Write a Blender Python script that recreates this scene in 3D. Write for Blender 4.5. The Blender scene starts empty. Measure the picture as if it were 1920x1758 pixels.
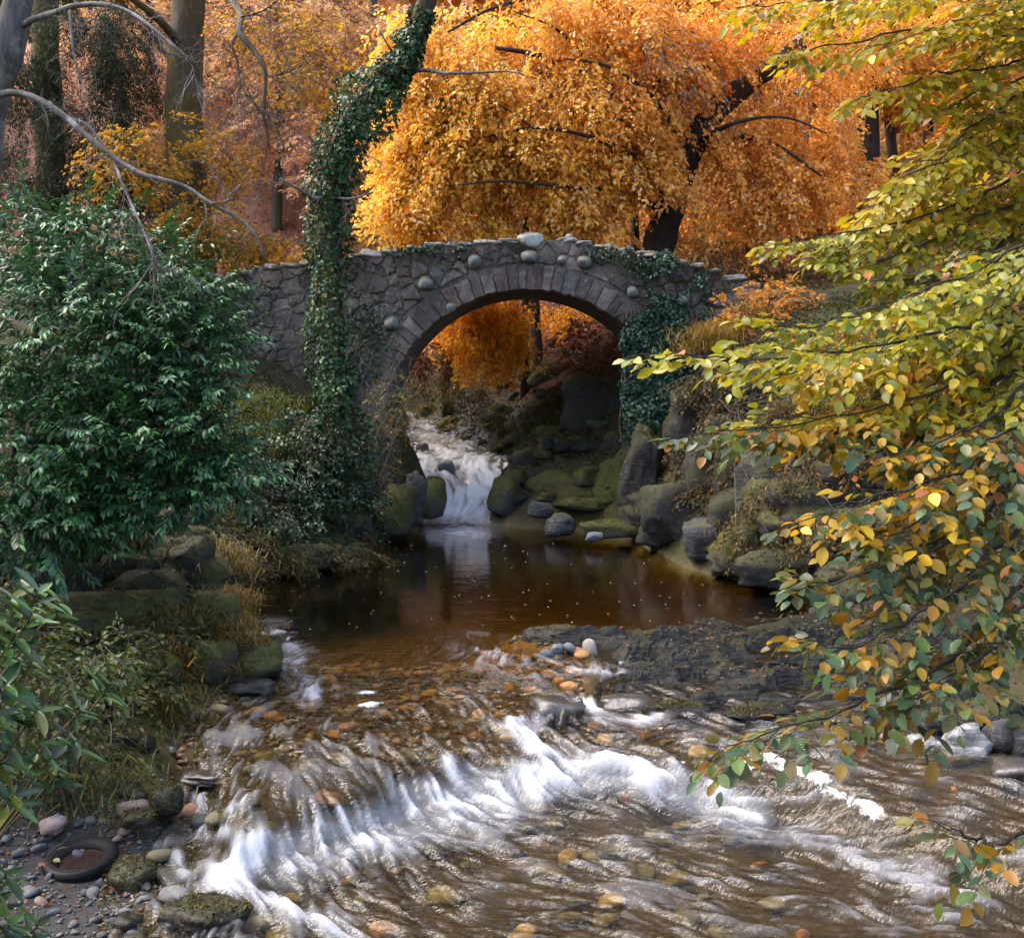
import bpy, math
import numpy as np
from mathutils import Vector

sc = bpy.context.scene
COL = sc.collection
R = math.radians

# ------------------------------------------------------------------ camera
F, HOR, H = 2059.0, 724.0, 3.35          # focal length in photo pixels, horizon row, eye height over the pool
cam_d = bpy.data.cameras.new('camera')
cam = bpy.data.objects.new('camera', cam_d); COL.objects.link(cam)
cam.location = (0, 0, H); cam.rotation_euler = (R(90), 0, 0)
cam_d.sensor_width = 36.0; cam_d.lens = F / 1920 * 36
cam_d.shift_y = -(879 - HOR) / 1920
cam_d.clip_start = 0.1; cam_d.clip_end = 600
sc.camera = cam

# ------------------------------------------------------------------ light
SUN_EL, SUN_AZ = 55.0, -75.0              # azimuth measured from +Y (ahead) towards +X
world = bpy.data.worlds.new('World'); sc.world = world; world.use_nodes = True
wn = world.node_tree.nodes; wl = world.node_tree.links
bg = wn['Background']; sky = wn.new('ShaderNodeTexSky'); sky.sky_type = 'NISHITA'
sky.sun_disc = False; sky.sun_elevation = R(SUN_EL); sky.sun_rotation = R(SUN_AZ)
sky.air_density = 1.0; sky.dust_density = 5.0; sky.ozone_density = 1.0
wl.new(sky.outputs[0], bg.inputs[0]); bg.inputs[1].default_value = 0.15
sun_d = bpy.data.lights.new('sun', 'SUN'); sun_d.energy = 0.5; sun_d.angle = R(55); sun_d.color = (1, .96, .90)
sun = bpy.data.objects.new('sun', sun_d); COL.objects.link(sun)
az, el = R(SUN_AZ), R(SUN_EL)
sdir = Vector((math.sin(az) * math.cos(el), math.cos(az) * math.cos(el), math.sin(el)))
sun.rotation_euler = sdir.to_track_quat('Z', 'Y').to_euler()
sc.view_settings.view_transform = 'Standard'; sc.view_settings.look = 'None'
sc.view_settings.gamma = 1; sc.view_settings.use_curve_mapping = False
sc.view_settings.exposure = 2.15

cy = sc.cycles
cy.max_bounces = 5; cy.diffuse_bounces = 3; cy.glossy_bounces = 2; cy.transmission_bounces = 3
cy.transparent_max_bounces = 10; cy.volume_bounces = 0
cy.caustics_reflective = False; cy.caustics_refractive = False
cy.use_adaptive_sampling = True; cy.adaptive_threshold = .03
cy.use_denoising = True; cy.denoiser = 'OPENIMAGEDENOISE'
cy.sample_clamp_indirect = 6.0

rng = np.random.default_rng(11)

# ------------------------------------------------------------------ helpers
def at(px, py, Y):
    """the point at depth Y that the photo shows at pixel (px, py)"""
    return np.array([(px - 960) * Y / F, Y, H + (HOR - py) * Y / F])
def on_level(px, py, z):
    Y = (H - z) * F / (py - HOR)
    return np.array([(px - 960) * Y / F, Y, z])

def _hash(ix, iy, iz, seed):
    h = (ix.astype(np.uint32) * np.uint32(374761393) + iy.astype(np.uint32) * np.uint32(668265263)
         + iz.astype(np.uint32) * np.uint32(2147483647 - 5871) + np.uint32((seed * 974711 + 77) & 0xffffffff))
    h = (h ^ (h >> np.uint32(13))) * np.uint32(1274126177)
    h = (h ^ (h >> np.uint32(15))) * np.uint32(2246822519)
    return ((h ^ (h >> np.uint32(16))) & np.uint32(0xffffff)).astype(np.float64) / 0xffffff
def noise3(p, seed=0):
    """value noise in -1..1 for an (n, 3) array"""
    with np.errstate(over='ignore'):
        f = np.floor(p); t = p - f; i = f.astype(np.int64)
        t = t * t * t * (t * (t * 6 - 15) + 10); out = 0
        for a in (0, 1):
            wx = t[:, 0] if a else 1 - t[:, 0]
            for b in (0, 1):
                wy = t[:, 1] if b else 1 - t[:, 1]
                for c in (0, 1):
                    wz = t[:, 2] if c else 1 - t[:, 2]
                    out = out + wx * wy * wz * _hash(i[:, 0] + a, i[:, 1] + b, i[:, 2] + c, seed)
        return out * 2 - 1
def fbm(p, seed=0, octaves=4, gain=.5, lac=2.03):
    a, s, tot = 1.0, 0, 0
    p = np.array(p, float)
    for o in range(octaves):
        s = s + a * noise3(p, seed + o * 17); tot += a; a *= gain; p = p * lac + 3.7
    return s / tot
def fbm2(x, y, scale, seed=0, octaves=4, gain=.5):
    x, y = np.broadcast_arrays(x, y)
    p = np.stack([x.ravel() * scale, y.ravel() * scale, np.full(x.size, .37)], 1)
    return fbm(p, seed, octaves, gain).reshape(x.shape)
def sstep(a, b, x):
    t = np.clip((x - a) / (b - a), 0, 1); return t * t * (3 - 2 * t)
def unit(v):
    return v / np.maximum(np.linalg.norm(v, axis=-1, keepdims=True), 1e-9)

def mesh_from(name, V, faces, smooth=True, col=None, attrs=None):
    """faces: an (m, 3) or (m, 4) array, or a list of tuples of any size"""
    me = bpy.data.meshes.new(name)
    V = np.asarray(V, np.float32)
    if isinstance(faces, np.ndarray):
        k = faces.shape[1]; m = len(faces)
        me.vertices.add(len(V)); me.vertices.foreach_set('co', V.ravel())
        me.loops.add(m * k); me.loops.foreach_set('vertex_index', faces.astype(np.int32).ravel())
        me.polygons.add(m); me.polygons.foreach_set('loop_start', np.arange(0, m * k, k, dtype=np.int32))
        me.polygons.foreach_set('use_smooth', np.full(m, smooth))
        me.update(calc_edges=True)
    else:
        me.from_pydata(V.tolist(), [], faces)
        me.polygons.foreach_set('use_smooth', np.full(len(me.polygons), smooth))
    if col is not None:
        a = me.color_attributes.new('Col', 'FLOAT_COLOR', 'POINT')
        c = np.ones((len(V), 4), np.float32); c[:, :3] = col; a.data.foreach_set('color', c.ravel())
    for k_, v_ in (attrs or {}).items():
        a = me.attributes.new(k_, 'FLOAT', 'POINT'); a.data.foreach_set('value', np.asarray(v_, np.float32).ravel())
    return me
def obj(name, me, mat=None, parent=None, loc=(0, 0, 0)):
    o = bpy.data.objects.new(name, me); COL.objects.link(o); o.location = loc
    if mat is not None and me is not None and len(me.materials) == 0: me.materials.append(mat)
    if parent is not None: o.parent = parent
    return o
def tag(o, label=None, cat=None, group=None, kind=None):
    if label: o['label'] = label
    if cat: o['category'] = cat
    if group: o['group'] = group
    if kind: o['kind'] = kind
    return o
def thing(name, label, cat, loc=(0, 0, 0), group=None):
    o = bpy.data.objects.new(name, None); COL.objects.link(o); o.location = tuple(float(v) for v in loc)
    o.empty_display_size = .1
    return tag(o, label, cat, group)
def rel(P, root):
    return np.asarray(P, float) - np.array(root.location)

class Acc:
    """collects vertices, triangles and colours for one mesh"""
    def __init__(s): s.V, s.T, s.C, s.n = [], [], [], 0
    def add(s, V, T, C=None):
        V = np.asarray(V, float).reshape(-1, 3)
        s.V.append(V); s.T.append(np.asarray(T, np.int64) + s.n); s.n += len(V)
        if C is not None: s.C.append(np.broadcast_to(np.asarray(C, float), (len(V), 3)))
    def mesh(s, name, root=None, smooth=True):
        V = np.concatenate(s.V)
        if root is not None: V = rel(V, root)
        return mesh_from(name, V, np.concatenate(s.T), smooth, np.concatenate(s.C) if s.C else None)

def smooth_path(P, n):
    """Catmull-Rom through the points, n samples"""
    P = np.asarray(P, float)
    if len(P) == 2: return P[0] + (P[1] - P[0]) * np.linspace(0, 1, n)[:, None]
    Q = np.vstack([2 * P[0] - P[1], P, 2 * P[-1] - P[-2]])
    u = np.linspace(0, len(P) - 1 - 1e-6, n); i = u.astype(int); t = (u - i)[:, None]
    a, b, c, d = Q[i], Q[i + 1], Q[i + 2], Q[i + 3]
    return .5 * (2 * b + (c - a) * t + (2 * a - 5 * b + 4 * c - d) * t ** 2 + (3 * b - 3 * c + d - a) * t ** 3)
def tube(P, rad, sides=8, rough=0.0, seed=0, cap=True):
    """a tapering tube along a path; returns vertices and triangles"""
    P = np.asarray(P, float); n = len(P); rad = np.broadcast_to(np.asarray(rad, float), (n,))
    t = unit(np.gradient(P, axis=0))
    ref = np.array([0, 0, 1.0]) if abs(t[:, 2]).mean() < .8 else np.array([1.0, 0, 0])
    a = unit(np.cross(t, ref)); b = np.cross(t, a)
    th = np.linspace(0, 2 * np.pi, sides, endpoint=False)
    rr = rad[:, None] * np.ones(sides)
    if rough:
        q = np.stack([np.repeat(P[:, 2] * 1.3 + P[:, 0] * .7, sides), np.tile(np.cos(th) * 1.6, n), np.tile(np.sin(th) * 1.6, n)], 1)
        rr = rr * (1 + rough * fbm(q, seed, 3).reshape(n, sides))
    V = P[:, None] + rr[..., None] * (np.cos(th)[None, :, None] * a[:, None] + np.sin(th)[None, :, None] * b[:, None])
    i = np.arange(n - 1)[:, None] * sides; j = np.arange(sides)[None]; k = (j + 1) % sides
    q = np.stack([i + j, i + k, i + sides + k, i + sides + j], -1).reshape(-1, 4)
    T = np.concatenate([q[:, [0, 1, 2]], q[:, [0, 2, 3]]]); V = V.reshape(-1, 3)
    if cap:
        V = np.vstack([V, P[0], P[-1]]); c0, c1 = n * sides, n * sides + 1; j = np.arange(sides); k = (j + 1) % sides
        T = np.concatenate([T, np.stack([np.full(sides, c0), k, j], 1), np.stack([np.full(sides, c1), (n - 1) * sides + j, (n - 1) * sides + k], 1)])
    return V, T

# ------------------------------------------------------------------ leaves
def leaf_quads(P, D, N, L, W, C, fold=.18, bend=.12):
    """diamond leaves: 4 vertices, 2 triangles each"""
    n = len(P); D = unit(D); S = unit(np.cross(D, N)); N = np.cross(S, D)
    L = np.broadcast_to(np.asarray(L, float), (n,))[:, None]; W = np.broadcast_to(np.asarray(W, float), (n,))[:, None]
    mid = P + D * L * .48
    V = np.stack([P, mid - S * W * .5 + N * W * fold, P + D * L - N * L * bend, mid + S * W * .5 + N * W * fold], 1).reshape(-1, 3)
    b = np.arange(n)[:, None] * 4
    T = np.concatenate([b + [0, 1, 2], b + [0, 2, 3]])
    return V, T, np.repeat(np.asarray(C, float), 4, 0)
def leaf_long(P, D, N, L, W, C, fold=.2, bend=.22):
    """lance-shaped leaves: 8 vertices, 8 triangles each, curved along the midrib"""
    n = len(P); D = unit(D); S = unit(np.cross(D, N)); N = np.cross(S, D)
    L = np.broadcast_to(np.asarray(L, float), (n,))[:, None]; W = np.broadcast_to(np.asarray(W, float), (n,))[:, None]
    f = lambda u: P + D * L * u - N * L * bend * u * u
    m1, m2 = f(.36), f(.72)
    V = np.stack([P, m1, m2, f(1.0), m1 - S * W * .48 + N * W * fold, m2 - S * W * .36 + N * W * fold * .7,
                  m1 + S * W * .48 + N * W * fold, m2 + S * W * .36 + N * W * fold * .7], 1).reshape(-1, 3)
    b = np.arange(n)[:, None] * 8
    T = np.concatenate([b + q for q in ([0, 4, 1], [4, 5, 2], [4, 2, 1], [5, 3, 2], [0, 1, 6], [6, 1, 2], [6, 2, 7], [7, 2, 3])])
    return V, T, np.repeat(np.asarray(C, float), 8, 0)
def leaf_round(P, D, N, L, W, C, fold=.12, bend=.2):
    """oval pointed leaves: 10 vertices, 12 triangles each"""
    n = len(P); D = unit(D); S = unit(np.cross(D, N)); N = np.cross(S, D)
    L = np.broadcast_to(np.asarray(L, float), (n,))[:, None]; W = np.broadcast_to(np.asarray(W, float), (n,))[:, None]
    f = lambda u: P + D * L * u - N * L * bend * u * u
    g = [(.2, .36), (.48, .5), (.78, .33)]
    rows = [P] + [f(u) for u, _ in g] + [f(1.0)]
    rows += [f(u) - S * W * w + N * W * fold * w * 2 for u, w in g] + [f(u) + S * W * w + N * W * fold * w * 2 for u, w in g]
    V = np.stack(rows, 1).reshape(-1, 3); b = np.arange(n)[:, None] * 11
    fs = ([0, 5, 1], [1, 5, 6], [1, 6, 2], [2, 6, 7], [2, 7, 3], [3, 7, 4], [0, 1, 8], [1, 9, 8], [1, 2, 9], [2, 10, 9], [2, 3, 10], [3, 4, 10])
    return V, np.concatenate([b + q for q in fs]), np.repeat(np.asarray(C, float), 11, 0)
LEAF = {'quad': leaf_quads, 'long': leaf_long, 'round': leaf_round}

def pal(cols, n, jit=.12, r=None, w=None):
    """n colours picked and blended from a palette of linear RGB, each jittered"""
    r = r or rng; cols = np.asarray(cols, float)
    i = r.choice(len(cols), n, p=w); j = r.choice(len(cols), n, p=w); t = r.random((n, 1)) * .5
    c = cols[i] * (1 - t) + cols[j] * t
    return np.clip(c * (1 + jit * r.standard_normal((n, 1))) * (1 + .05 * r.standard_normal((n, 3))), .002, 1)

def sprays(cen, dirs, L, per, width=.45, droop=.3, leaf=(.1, .07), cols=None, colf=None, kind='quad', up=.75, seed=0, jitter=.05, thick=.04):
    """flat fans of leaves, one per centre; returns vertices, triangles, colours and the twig axes"""
    r = np.random.default_rng(seed); n = len(cen)
    dirs = unit(dirs); L = np.broadcast_to(np.asarray(L, float), (n,))
    upv = np.array([0, 0, 1.0])
    side = unit(np.cross(dirs, upv + .35 * r.standard_normal((n, 3)))); nor = np.cross(side, dirs)
    k = np.repeat(np.arange(n), per); m = len(k)
    t = r.random(m) ** .8; s = r.uniform(-1, 1, m) * width * (1.05 - .75 * t)
    # leaves gather on side twigs
    sd = np.sign(s); tw = np.round(t * 7 + .5 * (sd > 0)) / 7
    t2 = np.clip(tw + np.abs(s) * .6 + r.normal(0, .02, m), 0, 1.25)
    P = cen[k] + dirs[k] * (L[k] * t2)[:, None] + side[k] * (L[k] * s)[:, None] \
        + nor[k] * (L[k] * thick * r.standard_normal(m))[:, None]
    P[:, 2] -= droop * L[k] * (t2 ** 2 * .8 + s ** 2)
    P += jitter * L[k][:, None] * r.standard_normal((m, 3)) * .5
    a = r.uniform(.4, 1.1, m)[:, None]
    D = dirs[k] * np.cos(a) + side[k] * np.sin(a) * sd[:, None] + .25 * r.standard_normal((m, 3)); D[:, 2] -= droop * .8
    N = nor[k] * up + upv * (up * .5) + .55 * r.standard_normal((m, 3))
    sz = np.exp(r.normal(0, .2, m)); lf = leaf[0] * sz; lw = leaf[1] * sz * r.uniform(.75, 1.2, m)
    C = colf(P, r) if colf else pal(cols, m, r=r)
    V, T, Cc = LEAF[kind](P, D, N, lf, lw, C)
    u = np.linspace(0, 1, 5)
    axes = cen[:, None] + dirs[:, None] * (L[:, None] * u)[..., None]
    axes[:, :, 2] -= droop * L[:, None] * u ** 2 * .8
    return V, T, Cc, axes
def twig_tubes(acc, axes, r0, r1, sides=3):
    """many thin tubes at once: axes (n, k, 3)"""
    n, k, _ = axes.shape
    t = unit(np.gradient(axes, axis=1)); ref = np.array([.3, .2, 1.0])
    a = unit(np.cross(t, ref)); b = np.cross(t, a)
    rad = np.linspace(r0, r1, k)[None, :, None, None]
    th = np.linspace(0, 2 * np.pi, sides, endpoint=False)
    V = axes[:, :, None] + rad * (np.cos(th)[:, None] * a[:, :, None] + np.sin(th)[:, None] * b[:, :, None])
    i0 = (np.arange(n) * k * sides)[:, None, None]; i = (np.arange(k - 1) * sides)[None, :, None]; j = np.arange(sides)[None, None]
    jj = (j + 1) % sides
    q = np.stack([i0 + i + j, i0 + i + jj, i0 + i + sides + jj, i0 + i + sides + j], -1).reshape(-1, 4)
    acc.add(V.reshape(-1, 3), np.concatenate([q[:, [0, 1, 2]], q[:, [0, 2, 3]]]))

# ------------------------------------------------------------------ materials
def new_mat(name):
    m = bpy.data.materials.new(name); m.use_nodes = True
    nt = m.node_tree; nt.nodes.clear()
    return m, nt, nt.nodes.new('ShaderNodeOutputMaterial')
class NT:
    def __init__(s, nt): s.nt = nt
    def n(s, typ, ins=None, **kw):
        nd = s.nt.nodes.new('ShaderNode' + typ)
        for k, v in kw.items(): setattr(nd, k, v)
        for k, v in (ins or {}).items(): s.set(nd.inputs[k], v)
        return nd
    def set(s, sock, v):
        if isinstance(v, bpy.types.NodeSocket): s.nt.links.new(v, sock)
        else:
            if isinstance(v, tuple) and len(v) == 3 and sock.type == 'RGBA': v = v + (1,)
            sock.default_value = v
    def math(s, op, a, b=0.0, c=None, clamp=False):
        nd = s.n('Math', operation=op, use_clamp=clamp); s.set(nd.inputs[0], a); s.set(nd.inputs[1], b)
        if c is not None: s.set(nd.inputs[2], c)
        return nd.outputs[0]
    def mix(s, f, a, b, blend='MIX'):
        nd = s.n('Mix', data_type='RGBA', blend_type=blend); s.set(nd.inputs[0], f); s.set(nd.inputs[6], a); s.set(nd.inputs[7], b)
        return nd.outputs[2]
    def ramp(s, f, stops):
        nd = s.n('ValToRGB'); s.set(nd.inputs[0], f); e = nd.color_ramp.elements
        while len(e) < len(stops): e.new(.5)
        for el, (p, c) in zip(e, stops):
            el.position = p; el.color = (c, c, c, 1) if not isinstance(c, tuple) else c + (1,)
        return nd.outputs[0]
    def noise(s, scale, detail=4, rough=.55, vec=None, dist=0.0, w=None):
        nd = s.n('TexNoise', {'Scale': scale, 'Detail': detail, 'Roughness': rough, 'Distortion': dist})
        if vec is not None: s.set(nd.inputs['Vector'], vec)
        return nd.outputs[0]
    def mapping(s, vec, scale=(1, 1, 1), rot=(0, 0, 0), loc=(0, 0, 0)):
        return s.n('Mapping', {'Vector': vec, 'Scale': scale, 'Rotation': rot, 'Location': loc}).outputs[0]
    def pos(s): return s.n('NewGeometry').outputs['Position']
    def normal_z(s):
        return s.n('SeparateXYZ', {0: s.n('NewGeometry').outputs['Normal']}).outputs[2]
    def bump(s, h, strength=.5, dist=.02, nrm=None):
        nd = s.n('Bump', {'Strength': strength, 'Distance': dist, 'Height': h})
        if nrm is not None: s.set(nd.inputs['Normal'], nrm)
        return nd.outputs[0]

def mat_leaf(name, trans=.45, rough=.45, spec=.4, objcol=False, veins=False):
    m, nt, out = new_mat(name); g = NT(nt)
    c = g.n('ObjectInfo').outputs['Color'] if objcol else g.n('Attribute', attribute_name='Col').outputs['Color']
    nz = g.noise(9.0, 3, .6, g.pos())
    c = g.mix(g.math('MULTIPLY', nz, .35), c, g.mix(1.0, c, (.55, .5, .45), 'MULTIPLY'))
    ins = {'Base Color': c, 'Roughness': rough, 'Specular IOR Level': spec}
    if veins:
        tc = g.n('TexCoord').outputs['Object']
        x, y, z = g.n('SeparateXYZ', {0: tc}).outputs[:3]
        v = g.math('SINE', g.math('MULTIPLY', g.math('SUBTRACT', y, g.math('MULTIPLY', g.math('ABSOLUTE', x), .75)), 640.0))
        ins['Normal'] = g.bump(v, .55, .0016)
        # brown specks and edges of an autumn leaf
        sp = g.ramp(g.noise(60.0, 3, .6, g.n('VectorMath', {0: tc, 1: g.n('ObjectInfo').outputs['Location']}).outputs[0]), [(.6, 0.0), (.72, .55)])
        ins['Base Color'] = c = g.mix(sp, c, (.13, .06, .015))
    p = g.n('BsdfPrincipled', ins)
    tl = g.n('BsdfTranslucent', {'Color': g.mix(1.0, c, (1.25, 1.1, .7), 'MULTIPLY')})
    mx = g.n('MixShader', {0: trans, 1: p.outputs[0], 2: tl.outputs[0]})
    nt.links.new(mx.outputs[0], out.inputs[0]); return m

def mat_bark(name, c0, c1, moss=0.0, mossc=(.05, .06, .012), scale=1.0, pale=None):
    m, nt, out = new_mat(name); g = NT(nt); p = g.pos()
    st = g.mapping(p, (7 * scale, 7 * scale, 1.3 * scale))
    n1 = g.noise(1.6, 6, .65, st, .6); n2 = g.noise(2.3 * scale, 4, .6, p)
    c = g.mix(g.ramp(n1, [(.32, 0.0), (.68, 1.0)]), c0, c1)
    if pale: c = g.mix(g.ramp(n2, [(.5, 0.0), (.68, .8)]), c, pale)
    if moss:
        mf = g.ramp(g.noise(1.4 * scale, 5, .65, p), [(.62 - .3 * moss, 0.0), (.8 - .25 * moss, 1.0)])
        c = g.mix(mf, c, mossc)
    b = g.n('BsdfPrincipled', {'Base Color': c, 'Roughness': .85, 'Specular IOR Level': .2, 'Normal': g.bump(n1, .8, .03)})
    nt.links.new(b.outputs[0], out.inputs[0]); return m

def mat_rock(name, dark, mid, light, moss=.5, mossc=(.045, .06, .008), mossc2=(.10, .085, .012), wet=None, scale=1.0, strata=0.0, spec=.35, pink=None, objvar=0.0, bump=.7, stain=0.0):
    m, nt, out = new_mat(name); g = NT(nt); p = g.pos()
    n1 = g.noise(1.7 * scale, 6, .62, p); n2 = g.noise(9.0 * scale, 6, .7, p); n3 = g.noise(38.0 * scale, 4, .7, p)
    c = g.mix(g.ramp(n1, [(.34, 0.0), (.62, 1.0)]), dark, mid)
    c = g.mix(g.ramp(n2, [(.5, 0.0), (.72, .85)]), c, light)
    if pink: c = g.mix(g.ramp(g.noise(2.6 * scale, 3, .5, g.mapping(p, loc=(7, 3, 1))), [(.52, 0.0), (.66, .7)]), c, pink)
    if objvar:
        rv = g.n('ObjectInfo').outputs['Random']
        c = g.mix(objvar, c, g.mix(1.0, c, g.ramp(rv, [(0, (.45, .45, .5)), (.3, (1.0, .82, .78)), (.55, (.75, .8, .95)), (.8, (1.45, 1.2, 1.1)), (1, (1.9, 1.85, 1.8))]), 'MULTIPLY'))
    if stain:
        sn = g.noise(.9, 6, .7, g.mapping(p, (1.6, 1, .8), loc=(3, 9, 4)), .5)
        c = g.mix(g.ramp(sn, [(.38, stain), (.58, 0.0)]), c, g.mix(1.0, c, (.32, .31, .27), 'MULTIPLY'))
    h = g.math('ADD', g.math('MULTIPLY', n2, .7), g.math('MULTIPLY', n3, .3))
    if strata:
        sx = g.mapping(p, (1.5, 1.5, 22.0), (.12, .16, 0))
        ns = g.noise(1.3, 5, .7, sx, .4)
        c = g.mix(g.ramp(ns, [(.42, .75), (.55, 0.0)]), c, g.mix(.5, dark, (.01, .01, .01)))
        h = g.math('ADD', h, g.math('MULTIPLY', ns, strata))
    c = g.mix(g.ramp(n3, [(.35, .5), (.55, 0.0)]), c, g.mix(1.0, c, (.45, .45, .45), 'MULTIPLY'))
    rough = .75
    if moss:
        nz = g.normal_z()
        mm = g.math('ADD', g.math('MULTIPLY', nz, .33), g.math('ADD', g.math('MULTIPLY', n1, .75), g.math('MULTIPLY', n2, .35)))
        mf = g.ramp(mm, [(max(0, .98 - .62 * moss), 0.0), (min(1, 1.1 - .62 * moss), 1.0)])
        mc = g.mix(g.ramp(n2, [(.38, 0.0), (.62, 1.0)]), mossc, mossc2)
        mc = g.mix(g.ramp(n3, [(.3, .7), (.6, 0.0)]), mc, g.mix(1.0, mc, (.3, .32, .3), 'MULTIPLY'))
        c = g.mix(mf, c, mc)
    ins = {'Base Color': c, 'Roughness': rough, 'Specular IOR Level': spec, 'Normal': g.bump(h, bump, .05)}
    if wet is not None:     # soaked stone just above the water line
        z = g.n('SeparateXYZ', {0: p}).outputs[2]
        wf = g.ramp(g.math('ADD', g.math('MULTIPLY', g.math('SUBTRACT', z, wet), 3.0), g.math('MULTIPLY', n1, .8)), [(.45, 1.0), (.75, 0.0)])
        ins['Base Color'] = g.mix(wf, c, g.mix(1.0, c, (.42, .4, .38), 'MULTIPLY'))
        ins['Roughness'] = g.math('SUBTRACT', .75, g.math('MULTIPLY', wf, .5))
    b = g.n('BsdfPrincipled', ins)
    nt.links.new(b.outputs[0], out.inputs[0]); return m
def mat_plain(name, c, rough=.7, var=.3, scale=6.0, spec=.3, bump=.3):
    m, nt, out = new_mat(name); g = NT(nt); p = g.pos(); n = g.noise(scale, 5, .6, p)
    cc = g.mix(g.math('MULTIPLY', n, var * 2), c, g.mix(1.0, c, (.4, .4, .4), 'MULTIPLY'))
    b = g.n('BsdfPrincipled', {'Base Color': cc, 'Roughness': rough, 'Specular IOR Level': spec, 'Normal': g.bump(n, bump, .02)})
    nt.links.new(b.outputs[0], out.inputs[0]); return m

# ================================================================== THE GROUND AND THE STREAM
XL = np.array([(-8, -4.5), (5, -3.4), (7, -3.0), (8, -2.9), (9, -3.05), (10, -3.1), (10.6, -3.35), (11.4, -3.5), (12.1, -3.3), (12.5, -2.75), (13, -2.9), (13.6, -3.4), (15, -3.75), (17, -4.3),
               (18.8, -4.8), (19.8, -4.0), (20.8, -2.8), (23.3, -2.95), (25, -2.3), (26.4, -2.2), (28, -2.15), (29.5, -3.0), (31, -3.0), (34, -3.2), (37, -3.5), (39, -4.3), (41, -5.2), (120, -5.2)])
XR = np.array([(-8, 7.5), (7, 6.2), (9, 5.6), (10.2, 4.5), (10.9, 3.8), (11.4, 3.1), (11.7, 1.6), (11.95, 1.0), (12.6, .95), (13.4, 1.2), (14.1, .9), (14.55, .15), (14.9, .2), (15.1, 2.8), (15.5, 4.5), (16.5, 5.3), (17.6, 5.4),
               (18.8, 4.0), (20.5, 3.2), (22, 3.0), (24, 2.7), (25, 2.3), (25.6, 1.3), (26.2, 0.0), (26.6, -.55), (28, .0), (29.5, -.25), (31, -.8), (34, -2.0), (37, -2.9), (39, -3.9), (41, -5.0), (120, -5.0)])
EK = np.array([0, .3, .8, 1.5, 2.5, 4, 7, 12, 25, 60])
LT = {-8: (-.6, -.55, -.45, -.3, 0, .6, 1.8, 3, 5, 8), 5: (-.6, -.55, -.45, -.3, 0, .6, 1.8, 3, 5, 8), 8: (-.64, -.61, -.57, -.48, -.15, .7, 2.3, 4, 7, 12), 9: (-.62, -.60, -.57, -.47, -.12, .7, 2.2, 4, 7, 12),
      10: (-.38, -.3, -.18, -.02, .3, 1, 2.2, 4, 7, 12), 11.5: (-.12, .02, .16, .3, .5, 1.1, 2.3, 4, 7, 12), 13: (-.05, .28, .45, .55, .8, 1.3, 2.5, 4, 7, 12),
      15: (0, .6, 1.0, 1.2, 1.5, 2, 3, 4.5, 7, 12), 17: (0, .7, 1.2, 1.5, 1.9, 2.4, 3.2, 4.6, 8, 13), 19: (0, .5, .9, 1.4, 2, 2.7, 3.6, 5, 9, 14),
      21: (0, .4, .8, 1.3, 2.1, 3, 4.2, 5.5, 9, 14), 23: (0, .7, 1.4, 2, 2.7, 3.4, 4.6, 6, 9, 14), 25.4: (0, 1, 1.7, 2.3, 3.0, 3.6, 4.8, 6.1, 9, 14),
      26.2: (.1, 1.2, 2, 2.8, 4.2, 5.5, 5.9, 6.2, 9, 14), 28.5: (1.2, 1.8, 2.6, 3.4, 4.6, 5.7, 6.0, 6.6, 9, 15), 30: (1.45, 2, 2.8, 3.6, 4.8, 5.9, 6.4, 7.2, 10, 16),
      34: (1.9, 2.4, 3.2, 4, 5, 6.2, 7.2, 8.2, 12, 18), 38: (2.4, 3, 4, 5, 6, 6.8, 7.8, 9, 14, 20), 120: (2.4, 3, 4, 5, 6, 6.8, 7.8, 9, 14, 20)}
RT = {-8: (-.6, -.5, -.3, 0, .4, 1, 2, 3.5, 6, 10), 9: (-.6, -.5, -.3, 0, .4, 1, 2, 3.5, 6, 10), 10.2: (-.5, -.3, -.1, .1, .4, .9, 2, 3.5, 7, 12), 11.2: (-.35, -.12, .08, .25, .45, .9, 2, 3.5, 7, 12),
      12: (-.3, -.35, -.35, -.32, -.25, .1, 1.6, 3.5, 7, 12), 14.5: (-.2, -.35, -.35, -.32, -.28, -.1, 1.0, 3, 7, 12), 15.05: (-.2, -.35, -.35, -.32, -.28, -.1, 1.0, 3, 7, 12), 15.2: (0, .1, .16, .3, .5, 1, 2.2, 4, 8, 13),
      16.5: (0, .4, .8, 1.1, 1.5, 2.2, 3.5, 5, 9, 14), 18: (0, .5, 1.1, 1.6, 2.2, 3, 4, 5.5, 9, 14), 20: (0, .5, 1.2, 2.2, 3, 3.6, 4.6, 6, 10, 15), 22: (0, .6, 1.6, 3, 4, 4.6, 5.2, 6.3, 10, 15),
      24: (0, .6, 1.7, 3.6, 4.7, 5.1, 5.4, 6.3, 10, 15), 25.4: (0, .2, .5, 1.0, 2.7, 4.6, 5.3, 6.1, 10, 15), 27: (.25, .5, .8, .9, 1, 1.5, 5.7, 6.2, 10, 15),
      29: (1.3, 1.5, 1.7, 1.9, 2.4, 3.6, 5.8, 6.4, 10, 16), 31: (1.6, 1.9, 2.3, 2.9, 3.8, 5, 6.2, 6.9, 11, 17), 34: (1.9, 2.1, 2.6, 3.3, 4.2, 5.2, 6.4, 7.3, 12, 18),
      38: (2.4, 2.9, 3.5, 4.2, 5, 6, 7.2, 8.4, 13, 19), 120: (2.4, 2.9, 3.5, 4.2, 5, 6, 7.2, 8.4, 13, 19)}
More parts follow.
